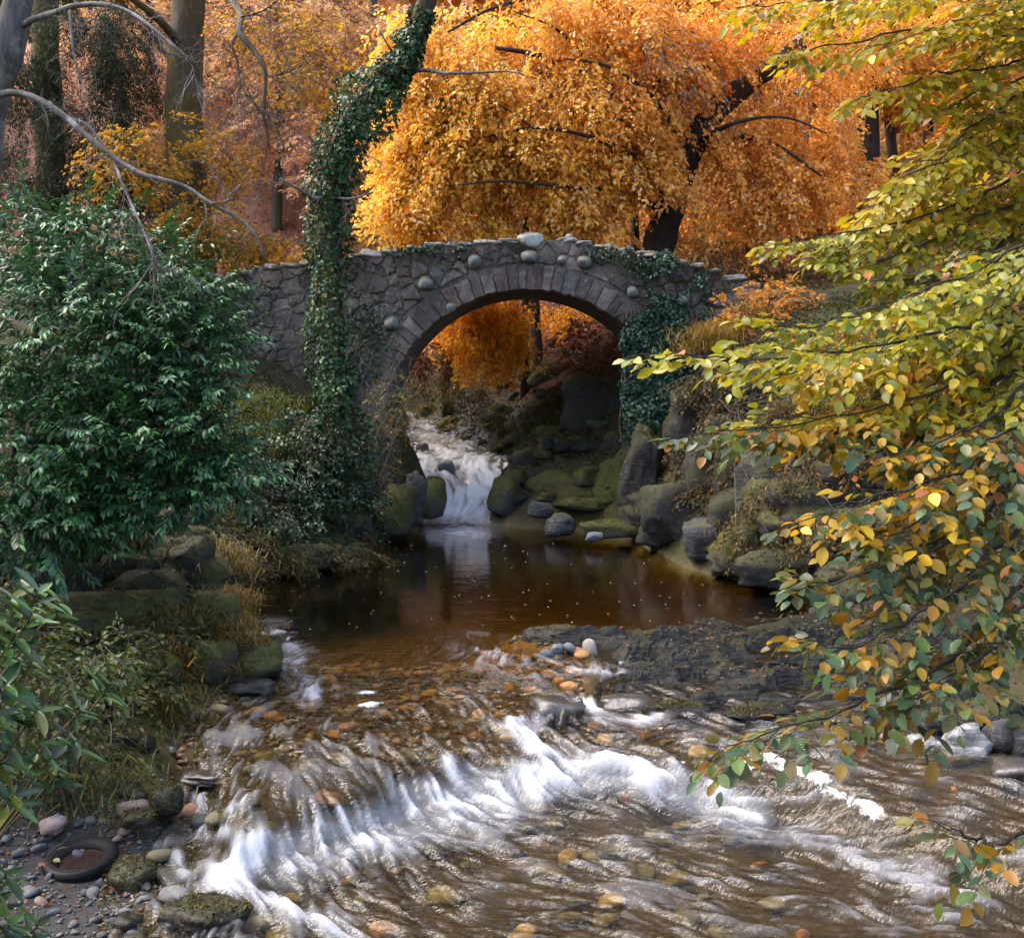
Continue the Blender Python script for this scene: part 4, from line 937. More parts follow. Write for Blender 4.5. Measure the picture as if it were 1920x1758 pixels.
def many_stones(name, X, Yv, S, cols, mat, zoff=.25, flat=.5):
    D, T = ico(1); n = len(X); rr = np.random.default_rng(len(X))
    th = rr.uniform(0, 6.28, n); c_, s_ = np.cos(th), np.sin(th); jit = 1 + .18 * rr.standard_normal((n, len(D), 1))
    B = D[None] * jit * np.array([1, .75, flat]) * S[:, None, None]
    Vv = np.stack([B[..., 0] * c_[:, None] - B[..., 1] * s_[:, None], B[..., 0] * s_[:, None] + B[..., 1] * c_[:, None], B[..., 2]], -1)
    Vv += np.stack([X, Yv, drop(X, Yv) + S * zoff], 1)[:, None]
    Tt = (np.arange(n)[:, None, None] * len(D) + T).reshape(-1, 3)
    o = obj(name, mesh_from(name, Vv.reshape(-1, 3), Tt, True, np.repeat(pal(cols, n, .25, rr), len(D), 0)), mat, ground); o['kind'] = 'stuff'; return o
m, nt, out = new_mat('small_gravel'); g = NT(nt); cc = g.n('Attribute', attribute_name='Col').outputs['Color']; nn = g.noise(40, 3, .6, g.pos())
b = g.n('BsdfPrincipled', {'Base Color': g.mix(g.math('MULTIPLY', nn, .5), cc, g.mix(1.0, cc, (.4, .4, .4), 'MULTIPLY')), 'Roughness': .5}); nt.links.new(b.outputs[0], out.inputs[0]); M_GRAVEL = m
X = r.uniform(-3.4, 4.5, 3600); Yv = r.uniform(10.6, 15.2, 3600); ok = (bank_e(X, Yv) < -.03) & ~((X > .8) & (Yv > 11.6)); X, Yv = X[ok], Yv[ok]
many_stones('bed_gravel', X, Yv, r.uniform(.015, .06, len(X)), [(.22, .11, .04), (.16, .11, .05), (.08, .07, .045), (.13, .07, .035), (.07, .055, .025)], M_GRAVEL)
X = r.uniform(-5.2, -2.5, 3000); Yv = r.uniform(7.5, 10.3, 3000); ee = bank_e(X, Yv); ok = (ee > -.5) & (ee < 1.9); X, Yv = X[ok], Yv[ok]
many_stones('bank_gravel', X, Yv, .006 + .022 * r.random(len(X)) ** 2, [(.07, .075, .08), (.09, .09, .09), (.14, .095, .075), (.04, .04, .043), (.06, .047, .034)], M_GRAVEL)
X = r.uniform(-3.4, -.6, 1500); Yv = r.uniform(31, 36.5, 1500); ee = bank_e(X, Yv); ok = (ee > -.3) & (ee < 1.3) & (X > -3.2); X, Yv = X[ok], Yv[ok]
many_stones('bar_gravel', X, Yv, r.uniform(.03, .10, len(X)), [(.13, .135, .15), (.18, .18, .19), (.08, .08, .09)], M_GRAVEL)

# ================================================================== TREES
M_BARK = mat_bark('beech_bark', (.030, .024, .020), (.095, .080, .066), .25)
M_BARKD = mat_bark('dark_bark', (.016, .013, .012), (.060, .048, .042), .12)
M_BARKM = mat_bark('mossy_bark', (.030, .022, .016), (.10, .075, .055), .8, (.075, .055, .012), .8)
M_BARKG = mat_bark('grey_bark', (.06, .052, .048), (.16, .145, .135), .3, (.06, .06, .016), 2.0, (.36, .345, .33))
M_TWIG = mat_plain('twig_bark', (.085, .065, .055), .8, .3, 8)
M_TWIGG = mat_plain('pale_twig_bark', (.17, .145, .13), .8, .3, 10)
M_GOLD = mat_leaf('golden_leaf', .52, .5, .25)
M_COPPER = mat_leaf('copper_leaf', .35, .6, .2)
M_GREEN = mat_leaf('glossy_evergreen_leaf', .15, .40, .4)
M_IVY = mat_leaf('ivy_leaf', .12, .45, .35)
M_HERB = mat_leaf('herb_leaf', .30, .55, .25)

def limb(root, name, pts, r0, r1, mat, sides=9, n=None, rough=.25, label=None):
    """one trunk or limb through (px, py, depth) points"""
    P = np.array([at(*p) for p in pts]) if not isinstance(pts, np.ndarray) else pts
    n = n or max(8, 5 * len(P)); Q = smooth_path(P, n)
    t = np.linspace(0, 1, n); rad = r0 + (r1 - r0) * t
    V, T = tube(Q, rad, sides, rough, int(abs(P[0, 0] * 97)) % 1000)
    o = obj(name, mesh_from(name, rel(V, root), T), mat, root)
    if label: o['label'] = label
    return Q
def rooted(pts, sink=.15):
    """world path of a trunk continued straight down into the ground"""
    P = np.array([at(*p) for p in pts]); g0 = float(drop(P[0, 0], P[0, 1])) - sink
    if P[0, 2] > g0 + .1:
        d = P[0] - P[1]; k = min((P[0, 2] - g0) / max(-d[2], .05), 30) if d[2] < 0 else 0
        foot = np.array([P[0, 0] + np.clip(d[0] * k, -.8, .8) * .5, P[0, 1], g0]); P = np.vstack([foot, P])
    return P
def blob_points(blobs, seed, gap=.0, shell=.45, seat=False):
    """spray origins inside ellipsoids given as (px, py, depth, rx px, ry px, depth radius m, count)"""
    r = np.random.default_rng(seed); out, dr = [], []
    for (a, b, Y, rx, ry, rd, n) in blobs:
        if seat: Y = min(Y, surf(a, b) - seat)
        c = at(a, b, Y); s = np.array([rx * Y / F, rd, ry * Y / F])
        u = unit(r.standard_normal((int(n * 1.8), 3))) * (r.random((int(n * 1.8), 1)) ** shell)
        P = c + u * s
        if gap: P = P[fbm(P * .55, seed + 5, 3) > -1 + gap * 1.0]
        P = P[:n]; out.append(P); dr.append(unit((P - c) / s + 1e-6))
    return np.concatenate(out), np.concatenate(dr)
def crown(root, blobs, seed, L, per, leaf, mat, cols=None, colf=None, out=.8, down=.5, droop=.35, width=.45, twig=.008, kind='quad', name='crown', gap=.5, shell=.45, up=.75, twig_mat=None, jitter=.05, bias=(0, 0, 0), twigs=True, holes=()):
    P, O = blob_points(blobs, seed, gap, shell)
    if len(holes):      # places the photo shows bare of leaves: trunk, limbs and the shade under the crown
        ppx = 960 + P[:, 0] * F / P[:, 1]; ppy = HOR - (P[:, 2] - H) * F / P[:, 1]; ok = np.ones(len(P), bool)
        for (a, b, rx, ry) in holes: ok &= ((ppx - a) / rx) ** 2 + ((ppy - b) / ry) ** 2 > 1
        P, O = P[ok], O[ok]
    r = np.random.default_rng(seed + 1)
    D = O * out + r.standard_normal((len(P), 3)) * .35; D[:, 2] = D[:, 2] * .5 - down; D += np.array(bias)
    Ls = L * r.uniform(.6, 1.3, len(P))
    V, T, C, ax = sprays(P - unit(D) * Ls[:, None] * .4, D, Ls, per, width, droop, leaf, cols, colf, kind, up, seed, jitter)
    o = obj(name, mesh_from(name, rel(V, root), T, True, C), mat, root); o['kind'] = 'stuff'
    if twigs:
        acc = Acc(); twig_tubes(acc, ax, twig, twig * .3)
        t_ = obj('twigs', acc.mesh('twigs', root), twig_mat or M_TWIG, root); t_['kind'] = 'stuff'
    return P
def branchlets(root, name, paths, seed, n_per, L, spread=.9, droop=.25, r0=.006, mat=None, levels=2, k=5):
    """fine bare twigs growing off given paths"""
    r = np.random.default_rng(seed); acc = Acc(); src = [np.asarray(p) for p in paths]
    for lev in range(levels):
        A, B = [], []
        for p in src:
            m_ = n_per if lev == 0 else max(2, n_per // 2)
            t = r.uniform(.15, 1, m_) * (len(p) - 1.001); i = t.astype(int); f = (t - i)[:, None]
            A.append(p[i] * (1 - f) + p[i + 1] * f); B.append(unit(p[i + 1] - p[i]))
        A = np.concatenate(A); B = np.concatenate(B); n = len(A)
        d = unit(B + spread * r.standard_normal((n, 3))); ll = L * r.uniform(.4, 1.2, n) * (.5 ** lev)
        u = np.linspace(0, 1, k)[None, :, None]
        ax = A[:, None] + d[:, None] * ll[:, None, None] * u + (r.standard_normal((n, 1, 3)) * .22 + np.array([0, 0, -droop])) * ll[:, None, None] * u ** 2
        ax[:, 1:-1] += r.standard_normal((n, k - 2, 3)) * .03 * ll[:, None, None]
        twig_tubes(acc, ax, r0 * (.6 ** lev), r0 * .35 * (.6 ** lev)); src = list(ax[r.permutation(n)[:400]])
    o = obj(name, acc.mesh(name, root), mat or M_TWIG, root); o['kind'] = 'stuff'; return o

YEL, ORA, DEEP, PALE, RUST = (.92, .60, .10), (.90, .47, .10), (.70, .27, .04), (.92, .68, .38), (.30, .085, .02)
def gold_cols(P, r):
    """yellow on the side over the stream, orange towards the slope"""
    n = len(P); t = np.clip((P[:, 0] * F / P[:, 1] + 960 - 850) / 500 + .25 * fbm(P * .5, 77, 3) + .12 * r.standard_normal(n), 0, 1)[:, None]
    c = np.array(YEL) * (1 - t) + np.array(ORA) * t
    dk = (r.random(n) < .16)[:, None]; pl = (r.random(n) < .16)[:, None]
    c = np.where(dk, np.array(DEEP), c); c = np.where(pl, np.array(PALE), c)
    return np.clip(c * (1 + .16 * r.standard_normal((n, 1))), .004, 1)

# ---- the golden beech behind the bridge
def tree_root(name, label, pts, group=None, cat='tree'):
    P = rooted(pts); return thing(name, label, cat, P[0], group), P
t, P = tree_root('beech_tree', 'great golden beech arching over the crown of the bridge, dark leaning trunk', [(1232, 470, 31.5), (1252, 400, 31.5), (1285, 300, 31.7), (1335, 215, 32), (1400, 158, 32.3), (1470, 110, 32.6), (1560, 30, 33), (1640, -60, 33.4)])
GOLDEN = t; Qg = limb(t, 'trunk', P, .52, .2, M_BARKD, 12, 40)
for pts, a, b in [([(1262, 370, 31.5), (1200, 300, 29.6), (1100, 255, 28.6), (1000, 240, 28.2), (900, 260, 27.9)], .10, .02), ([(1290, 290, 31.6), (1240, 200, 29.6), (1150, 130, 28.6), (1060, 110, 28.2)], .10, .02), ([(1300, 270, 31.6), (1380, 230, 29.8), (1470, 220, 29.2), (1550, 250, 28.9)], .08, .02), ([(1130, 150, 29.2), (1050, 60, 28.5), (960, 20, 28.1)], .06, .015), ([(1170, 360, 30), (1060, 350, 28.6), (940, 340, 28), (840, 350, 27.8)], .07, .015), ([(1000, 240, 28.2), (940, 200, 27.9), (880, 190, 27.7)], .03, .01), ([(1290, 290, 31.7), (1230, 150, 31.2), (1190, 40, 30.6), (1160, -60, 30.3)], .2, .08), ([(1262, 370, 31.6), (1190, 270, 31), (1120, 170, 30.2), (1030, 110, 29.4), (930, 90, 28.8)], .17, .05),
                  ([(1250, 400, 31.5), (1150, 350, 30.6), (1050, 330, 29.8), (950, 350, 29.2)], .12, .03), ([(1340, 210, 32), (1330, 120, 31.5), (1290, 40, 31)], .14, .05), ([(1280, 310, 31.7), (1360, 260, 31), (1450, 270, 30.4), (1540, 330, 30)], .11, .03),
                  ([(1190, 40, 30.6), (1080, -10, 29.6), (940, 10, 28.9), (840, 60, 28.3)], .1, .03), ([(1120, 170, 30.2), (1150, 230, 29.6), (1165, 300, 29.2)], .07, .02)]:
    limb(t, 'limb', pts, a, b, M_BARKD, 7, 18)
crown(t, [(960, 60, 30, 250, 110, 2.2, 250), (850, 150, 29.5, 140, 150, 1.8, 230), (1000, 210, 29.8, 230, 150, 2.2, 360), (870, 290, 29.2, 130, 110, 1.4, 170), (1090, 330, 30, 200, 110, 1.6, 270), (960, 400, 29.6, 150, 60, 1.0, 120),
          (1220, 160, 31, 220, 180, 2.4, 330), (1390, 90, 31.5, 200, 110, 2.4, 250), (1320, 300, 30.8, 180, 120, 1.6, 230), (1460, 370, 30.8, 120, 70, 1.0, 90), (1180, 40, 30.5, 300, 120, 2.5, 260), (1480, 190, 31.4, 130, 110, 1.5, 100), (790, 380, 29, 90, 60, .9, 90), (760, 200, 29.5, 60, 90, 1, 70), (1560, 300, 31.5, 90, 90, 1.2, 80), (1540, 60, 32, 110, 80, 1.8, 80), (850, 425, 28.8, 110, 24, .7, 60)],
      401, 1.15, 62, (.122, .082), M_GOLD, colf=gold_cols, out=.75, down=.55, droop=.5, width=.42, gap=.95, jitter=.03, holes=[(1250, 420, 75, 85), (1335, 190, 50, 50), (1390, 145, 56, 46), (1440, 110, 50, 40), (1190, 370, 30, 60), (1300, 270, 30, 50), (985, 380, 26, 60), (800, 300, 26, 40), (1400, 470, 140, 50), (985, 420, 18, 40), (1290, 330, 16, 40), (1120, 180, 26, 20), (1060, 130, 30, 18), (1165, 60, 20, 40), (1622, 200, 40, 70), (1525, 220, 34, 60), (1560, 420, 100, 60)])
rr = np.random.default_rng(8)
branchlets(t, 'pale_twigs', [np.array([at(a, b, 28.6), at(a + rr.normal(0, 50), b + rr.normal(40, 40), 28.3), at(a + rr.normal(0, 90), b + rr.normal(80, 50), 28.2)]) for a, b in [(1330, 40), (1390, 60), (1440, 90), (1300, 20), (1360, 110), (1480, 60), (1250, 40), (1100, 30)]], 415, 7, .9, .8, .1, .014, M_BARKG)
# ---- smaller trunks under and beside it
t, P = tree_root('young_beech', 'slim grey beech stem close beside the dark leaning trunk', [(1190, 450, 33), (1188, 380, 33), (1185, 300, 33), (1180, 180, 33.2), (1170, 30, 33.5)])
limb(t, 'trunk', P, .17, .08, M_BARK, 8, 16)
crown(t, [(1180, 60, 33.4, 120, 90, 1.2, 60)], 411, .8, 45, (.12, .08), M_GOLD, colf=gold_cols)
t, P = tree_root('young_beech', 'thin dark stem under the golden branches behind the big capstone', [(985, 452, 32), (985, 400, 32), (990, 330, 32), (1000, 250, 32.2)])
limb(t, 'trunk', P, .14, .05, M_BARKD, 7, 12)
crown(t, [(985, 320, 32, 80, 60, .9, 50)], 412, .7, 40, (.12, .08), M_GOLD, colf=gold_cols)
t, P = tree_root('young_beech', 'forked young beech with dark stem over the leaf-littered slope', [(820, 420, 35), (805, 350, 35), (795, 300, 35), (790, 260, 35)])
limb(t, 'trunk', P, .2, .12, M_BARKM, 8, 12); limb(t, 'limb', [(800, 335, 35), (818, 300, 34.7), (832, 285, 34.5)], .12, .06, M_BARKM, 7, 8)
crown(t, [(760, 310, 33.5, 70, 60, 1.2, 70), (745, 380, 33, 60, 40, .9, 50), (790, 410, 32.5, 70, 30, .9, 50), (760, 240, 34, 50, 50, 1, 35)], 413, .8, 42, (.125, .08), M_GOLD, colf=gold_cols, down=.3, gap=.75)
t, P = tree_root('sapling', 'slender brown sapling stem standing behind the arch opening', [(1022, 745, 33), (1010, 680, 33), (1003, 600, 33), (1000, 540, 33), (1003, 450, 33)])
limb(t, 'trunk', P, .22, .13, M_BARK, 9, 14)
crown(t, [(930, 590, 30.6, 75, 40, .7, 70), (890, 650, 30.4, 60, 45, .6, 46), (960, 640, 30.8, 34, 60, .5, 36), (850, 610, 30.8, 45, 30, .5, 30), (900, 560, 30.3, 80, 20, .5, 30), (1080, 590, 34, 70, 40, .8, 34)], 414, .8, 42, (.11, .075), M_GOLD, cols=[(.90, .50, .06), (.94, .58, .09), (.74, .34, .03)], out=.2, down=1.1, droop=.3, gap=.55)
# ---- right-hand wood behind the bridge
AMB = [(.78, .40, .06), (.70, .31, .04), (.84, .48, .10), (.52, .20, .025), (.86, .56, .20)]
AMBD = [(.56, .25, .03), (.44, .18, .022), (.64, .33, .05), (.32, .12, .018)]
RH = [(1622, 200, 34, 70), (1620, 440, 44, 70), (1520, 200, 30, 46), (1676, 290, 22, 70), (1744, 220, 18, 70), (1530, 330, 26, 50), (1560, 480, 120, 40)]
for i, (lab, pts, r0, r1, blobs, cl) in enumerate([
  ('grey beech trunk behind the wide dark leaf bed, twin stem at its foot', [(1615, 500, 38), (1620, 400, 38), (1625, 300, 38), (1628, 200, 38), (1620, 60, 38), (1610, -40, 38)], .5, .3, [(1600, 80, 37, 120, 90, 2, 110), (1560, 220, 36, 90, 60, 1.5, 70), (1600, 350, 36, 110, 60, 1.5, 80)], AMB),
  ('slim dark beech stem beside the grey beech trunk', [(1690, 480, 39), (1680, 350, 39), (1670, 250, 39), (1660, 150, 39), (1650, -30, 39)], .2, .14, [(1680, 150, 38, 90, 110, 2, 90), (1700, 330, 38, 80, 60, 1.3, 50)], AMBD),
  ('broken-topped pale trunk showing through the amber leaves', [(1530, 480, 40), (1525, 330, 40), (1520, 240, 40), (1515, 165, 40)], .42, .33, [(1500, 300, 38.5, 110, 60, 1.5, 80), (1450, 420, 37.5, 110, 40, 1.4, 60)], AMBD),
  ('dark pair of stems high on the amber slope', [(1745, 420, 44), (1740, 280, 44), (1742, 160, 44), (1750, -40, 44)], .26, .18, [(1760, 60, 43, 120, 100, 2.5, 110), (1780, 220, 43, 110, 80, 2, 90)], AMB),
  ('tall dark trunk behind the nearest beech leaves', [(1850, 450, 42), (1845, 250, 42), (1840, 60, 42), (1838, -60, 42)], .35, .28, [(1860, 60, 41, 130, 110, 2.5, 130), (1860, 260, 41, 120, 100, 2, 120), (1880, 420, 40, 130, 80, 2, 90)], AMB),
  ('far beech filling the amber slope above the bridge end', [(1430, 420, 46), (1425, 250, 46), (1420, 80, 46), (1415, -60, 46)], .3, .2, [(1450, 40, 45, 130, 80, 2.5, 100), (1400, 260, 44, 140, 110, 2, 110), (1300, 420, 42, 150, 50, 1.6, 90)], AMBD)]):
    t, P = tree_root('beech_tree', lab, pts, 'beeches on the slope behind the bridge')
    limb(t, 'trunk', P, r0, r1, M_BARKD if 'dark' in lab else M_BARK, 9, 20)
    crown(t, blobs, 420 + i, 1.15, 52, (.15, .10), M_GOLD, cols=cl, out=.7, down=.35, droop=.35, gap=.7, holes=RH)
# ---- left-hand wood
t, P = tree_root('oak_tree', 'thick mossy trunk of a tall tree behind the laurel', [(365, 560, 28), (360, 450, 28), (350, 300, 28), (345, 180, 28), (350, 60, 28), (358, -60, 28)])
OAK = t; limb(t, 'trunk', P, .55, .40, M_BARKM, 12, 30)
limb(t, 'limb', [(352, 100, 28), (300, 40, 27), (250, 0, 26.5), (180, -50, 26)], .14, .06, M_BARKM, 7, 12)
OLV = [(.30, .19, .02), (.42, .24, .025), (.20, .15, .02), (.50, .26, .04)]
crown(t, [(300, 260, 26.5, 120, 60, 1.2, 42), (240, 300, 26, 80, 60, 1.2, 34), (420, 300, 27, 70, 60, 1, 26), (360, 420, 26.5, 110, 60, 1, 60), (450, 460, 27, 90, 40, 1, 46), (300, 470, 26, 90, 50, 1, 40), (520, 60, 27, 120, 50, 1.2, 40), (600, 130, 27, 90, 60, 1.2, 40)], 431, .85, 26, (.11, .075), M_GOLD, cols=OLV, down=.25, gap=.7)
t, P = tree_root('fir_tree', 'dark fir with drooping green branches over the laurel', [(100, 560, 29), (98, 400, 29), (92, 250, 29), (86, 100, 29), (82, -80, 29)])
limb(t, 'trunk', P, .46, .30, M_BARKM, 10, 24)
DKG = [(.010, .022, .010), (.016, .034, .013), (.022, .045, .015), (.03, .04, .012)]
crown(t, [(190, 60, 28, 110, 80, 1.8, 130), (230, 150, 28.5, 70, 60, 1.5, 70), (170, 230, 28, 90, 50, 1.6, 70), (30, 130, 28, 70, 110, 1.5, 90), (150, 330, 28.5, 110, 70, 1.4, 90), (280, 350, 30, 80, 60, 1.4, 70), (20, 300, 28, 60, 70, 1.2, 60)], 432, .9, 95, (.10, .022), M_HERB, cols=DKG, out=.9, down=.55, droop=.5, width=.35, gap=.6, jitter=.04)
FARTREES = []
PNK_HAZED = [(.78, .52, .36), (.82, .56, .27), (.68, .43, .34), (.86, .66, .44), (.58, .34, .25)]  # peach leaf tones, paled further in place of distance haze
for i, (lab, pts, r0, blobs) in enumerate([
  ('far beech with peach leaves paled for haze on the hillside, left of the ivy-clad tree', [(520, 380, 46), (525, 200, 46), (520, 0, 46), (515, -80, 46)], .25, [(500, 90, 45, 130, 100, 3, 110), (560, 240, 45, 120, 80, 2.5, 80), (600, 30, 44, 120, 60, 2.5, 70)]),
  ('far beech with peach leaves behind the thick mossy trunk', [(290, 380, 50), (285, 200, 50), (280, 0, 50)], .28, [(300, 80, 48, 120, 110, 3, 100), (260, 250, 47, 100, 80, 2.5, 60), (430, 210, 47, 90, 120, 2.5, 80)]),
  ('far beech with orange leaves between the ivy-clad tree and the golden beech', [(680, 400, 48), (690, 250, 48), (700, 60, 48), (700, -70, 48)], .24, [(680, 120, 46, 80, 100, 2.5, 90), (700, 260, 45, 60, 80, 2, 50), (640, 330, 44, 90, 60, 2, 40)]),
  ('far beech high on the peach-coloured slope', [(450, 300, 58), (448, 150, 58), (440, -60, 58)], .26, [(450, 60, 56, 160, 90, 3, 110), (640, 60, 58, 160, 90, 3, 100), (200, 60, 58, 160, 90, 3, 80)])]):
    t, P = tree_root('beech_tree', lab, pts, 'far beeches on the hillside'); FARTREES.append(t)
    limb(t, 'trunk', P, r0, r0 * .6, M_BARK, 7, 14)
    crown(t, blobs, 440 + i, 1.4, 48, (.17, .115), M_GOLD, cols=PNK_HAZED, out=.8, down=.15, droop=.25, gap=.7, twig=.012)
    rr = np.random.default_rng(i + 5); c0 = at(blobs[0][0], blobs[0][1] + 60, blobs[0][2] - 1)
    branchlets(t, 'bare_twigs', [np.array([at(a_, b_, Y_ - .5) + [rr.normal(0, 1.5), 0, rr.normal(0, 1)], at(a_, b_, Y_ - .5) + [rr.normal(0, 2), -.6, 2.5]]) for (a_, b_, Y_, *_q) in blobs for _ in range(3)], 90 + i, 16, 1.7, .9, .1, .012)
# more of the far wood, high on the slope across the whole valley head
rr = np.random.default_rng(91)
for i in range(16):
    a = -60 + i * 134 + rr.normal(0, 25); Y = rr.uniform(60, 78); x = (a - 960) * Y / F; gz = float(drop(x, Y)); hh = rr.uniform(8, 11)
    t = thing('beech_tree', 'distant beech in full orange leaf, one of the crowns that close the view', 'tree', (x, Y, gz), 'distant beeches closing the view')
    limb(t, 'trunk', np.array([(x, Y, gz - .2), (x + rr.normal(0, .3), Y, gz + hh * .5), (x + rr.normal(0, .5), Y, gz + hh)]), .25, .1, M_BARK, 6, 8)
    py = HOR - (gz + hh * .62 - H) * F / Y
    crown(t, [(a, py, Y, 2.9 * F / Y, hh * .36 * F / Y, 2.6, 105)], 460 + i, 1.7, 40, (.26, .18), M_GOLD, cols=PNK_HAZED if a < 760 else AMB, out=.8, down=.2, droop=.25, gap=.6, twigs=False)

# the crowns go on far above the picture; the stream mirrors them
def high_crown(px0, px1, Y, cols, seed, n=70):
    t = HIGH[seed % len(HIGH)]
    crown(t, [((px0 + px1) / 2, -130, Y, (px1 - px0) * .6, 170, 3, n), ((px0 + px1) / 2, -430, Y + 1, (px1 - px0) * .6, 200, 4, n), ((px0 + px1) / 2, -760, Y + 2, (px1 - px0) * .55, 200, 4, n)], seed, 3.4, 34, (.62, .42), M_GOLD, cols=cols, out=.8, down=.25, droop=.3, gap=.6, twigs=False, name='upper_crown')
HIGH = FARTREES
for i, (a, b, Y, cl) in enumerate([(-250, 150, 50, [(.05, .07, .02), (.2, .15, .03)]), (150, 550, 52, PNK_HAZED), (500, 900, 52, PNK_HAZED), (850, 1250, 52, AMB), (1200, 1600, 52, AMB), (1550, 1950, 54, AMBD), (1900, 2300, 54, AMBD)]):
    high_crown(a, b, Y, cl, 480 + i)

# ---- the ivy-clad leaning tree in front of the bridge
IV = [(636, 770, 22), (622, 700, 22), (616, 600, 22), (613, 480, 22), (620, 380, 22), (632, 300, 21.9), (660, 225, 21.8), (708, 170, 21.7), (752, 122, 21.6), (778, 62, 21.5), (802, 0, 21.4), (840, -90, 21.3)]
t, P = tree_root('leaning_tree', 'bent tree trunk wrapped in ivy, leaning up in front of the bridge', IV)
Q = limb(t, 'trunk', P, .30, .17, M_BARKM, 12, 60, .18)
branch = [([(762, 134, 21.6), (800, 132, 21.4), (840, 138, 21.2), (900, 136, 21.0), (960, 134, 20.8), (985, 142, 20.7)], .045, .012), ([(752, 122, 21.6), (730, 90, 21.4), (712, 60, 21.2)], .03, .01), ([(650, 255, 21.8), (690, 245, 21.6), (712, 255, 21.5)], .035, .015), ([(628, 330, 21.9), (600, 372, 21.5), (560, 355, 21.2), (525, 335, 21)], .05, .014), ([(640, 290, 21.9), (680, 290, 21.6), (690, 294, 21.5)], .03, .012), ([(620, 370, 21.8), (660, 372, 21.5), (700, 360, 21.3)], .03, .01)]
bp = [limb(t, 'branch', pts, a, b, M_BARKG, 6, 14) for pts, a, b in branch]
branchlets(t, 'bare_twigs', bp, 33, 9, .55, .8, .1, .006, M_TWIGG)
def ivy_on_path(Q, width, n, seed, leaf=(.085, .075), skip=None):
    r = np.random.default_rng(seed); u = r.random(n) * (len(Q) - 1.001); i = u.astype(int); f = (u - i)[:, None]
    c = Q[i] * (1 - f) + Q[i + 1] * f; tt = unit(Q[i + 1] - Q[i]); a = unit(np.cross(tt, np.array([0, 1.0, 0]))); b = np.cross(tt, a)
    th = r.uniform(0, 2 * np.pi, n); lump = 1 + .7 * fbm(np.stack([u * .5, np.cos(th) * 1.2, np.sin(th) * 1.2], 1), seed, 3)
    w = np.interp(u / (len(Q) - 1), width[0], width[1]) * lump * (.65 + .42 * r.random(n) ** .6)
    o_ = np.cos(th)[:, None] * a + np.sin(th)[:, None] * b
    Pp = c + o_ * w[:, None]; D = o_ * .5 + r.standard_normal((n, 3)) * .5; D[:, 2] -= .8
    N = o_ + r.standard_normal((n, 3)) * .4 + [0, 0, .35]
    C = pal([(.020, .060, .017), (.035, .10, .025), (.014, .040, .016), (.065, .15, .03), (.16, .18, .03)], n, .2, r, [.33, .3, .2, .12, .05])
    return leaf_quads(Pp, D, N, leaf[0] * r.uniform(.4, 1.5, n), leaf[1] * r.uniform(.5, 1.4, n), C)
iv = thing('ivy', 'thick dark green ivy sleeve climbing the bent tree trunk', 'ivy', P[0])
zf_ = [0, .12, .3, .46, .56, .64, .70, .78, .86, .90]
keep = Q[:int(len(Q) * .90)]
V, T, C = ivy_on_path(keep, (np.array([0, .1, .25, .45, .58, .68, .76, .84, .93, 1.0]), np.array([.50, .42, .36, .40, .44, .56, .50, .34, .24, .18])), 11000, 5)
o = obj('leaves', mesh_from('ivy_leaves', rel(V, iv), T, True, C), M_IVY, iv); o['kind'] = 'stuff'
acc = Acc()
for k in range(10):
    ph = k * .63; u = np.linspace(0, len(keep) - 1.01, 50); i = u.astype(int); tt = unit(keep[np.minimum(i + 1, len(keep) - 1)] - keep[np.maximum(i - 1, 0)])
    a = unit(np.cross(tt, np.array([0, 1.0, 0]))); b = np.cross(tt, a); th = ph + .5 * np.sin(u * .21 + k)
    acc.add(*tube(keep[i] + (np.cos(th)[:, None] * a + np.sin(th)[:, None] * b) * np.linspace(.33, .2, 50)[:, None], .016, 4))
obj('stems', acc.mesh('ivy_stems', iv), M_TWIG, iv)['kind'] = 'stuff'

# ---- the grey tree whose bare pale branches reach in over the laurel
t = thing('bare_tree', 'grey-barked tree with long bare pale branches reaching over the laurel', 'tree', (-5.6, 10.0, float(drop(-5.6, 10.0))))
p0 = np.array(t.location)
limb(t, 'trunk', np.vstack([p0 - [0, 0, .2], p0 + [.1, 0, 2.0], at(-60, 420, 9.6), at(-25, 200, 9.4), at(12, 90, 9.3), at(30, 20, 9.3), at(45, -70, 9.3)]), .24, .10, M_BARKG, 10, 30)
BR = [([(-30, 185, 9.4), (20, 173, 9.2), (62, 182, 9.1), (105, 206, 9.0), (150, 243, 8.9), (205, 290, 8.8), (262, 325, 8.7), (310, 338, 8.6), (352, 352, 8.6), (395, 382, 8.5), (440, 405, 8.5), (478, 438, 8.4), (498, 492, 8.4)], .032, .009),
      ([(80, 190, 9.05), (130, 222, 9.0), (165, 236, 8.95), (198, 280, 8.85), (214, 296, 8.8)], .018, .012), ([(28, 60, 9.3), (60, 38, 9.2), (110, 22, 9.1), (135, 12, 9.0), (190, 8, 8.9), (240, 22, 8.8), (282, 50, 8.7), (320, 82, 8.6), (365, 120, 8.6)], .032, .009),
      ([(240, 22, 8.8), (290, 60, 8.85), (310, 95, 8.8), (345, 110, 8.8)], .014, .006), ([(132, 20, 9.0), (135, 70, 8.9), (145, 130, 8.8), (165, 182, 8.7)], .016, .006), ([(213, 298, 8.8), (228, 340, 8.7), (252, 395, 8.6), (268, 430, 8.5), (288, 482, 8.5), (255, 540, 8.4)], .015, .005), ([(268, 430, 8.5), (285, 478, 8.4), (282, 515, 8.4)], .009, .004),
      ([(360, 120, 8.6), (366, 150, 8.6)], .008, .004), ([(395, 382, 8.5), (430, 375, 8.4), (428, 360, 8.4)], .009, .004)]
bp = [limb(t, 'branch', pts, a, b, M_BARKG, 7, 26, .15) for pts, a, b in BR]
branchlets(t, 'bare_twigs', bp, 37, 8, .40, .9, .2, .0045, M_TWIGG)
t2 = OAK
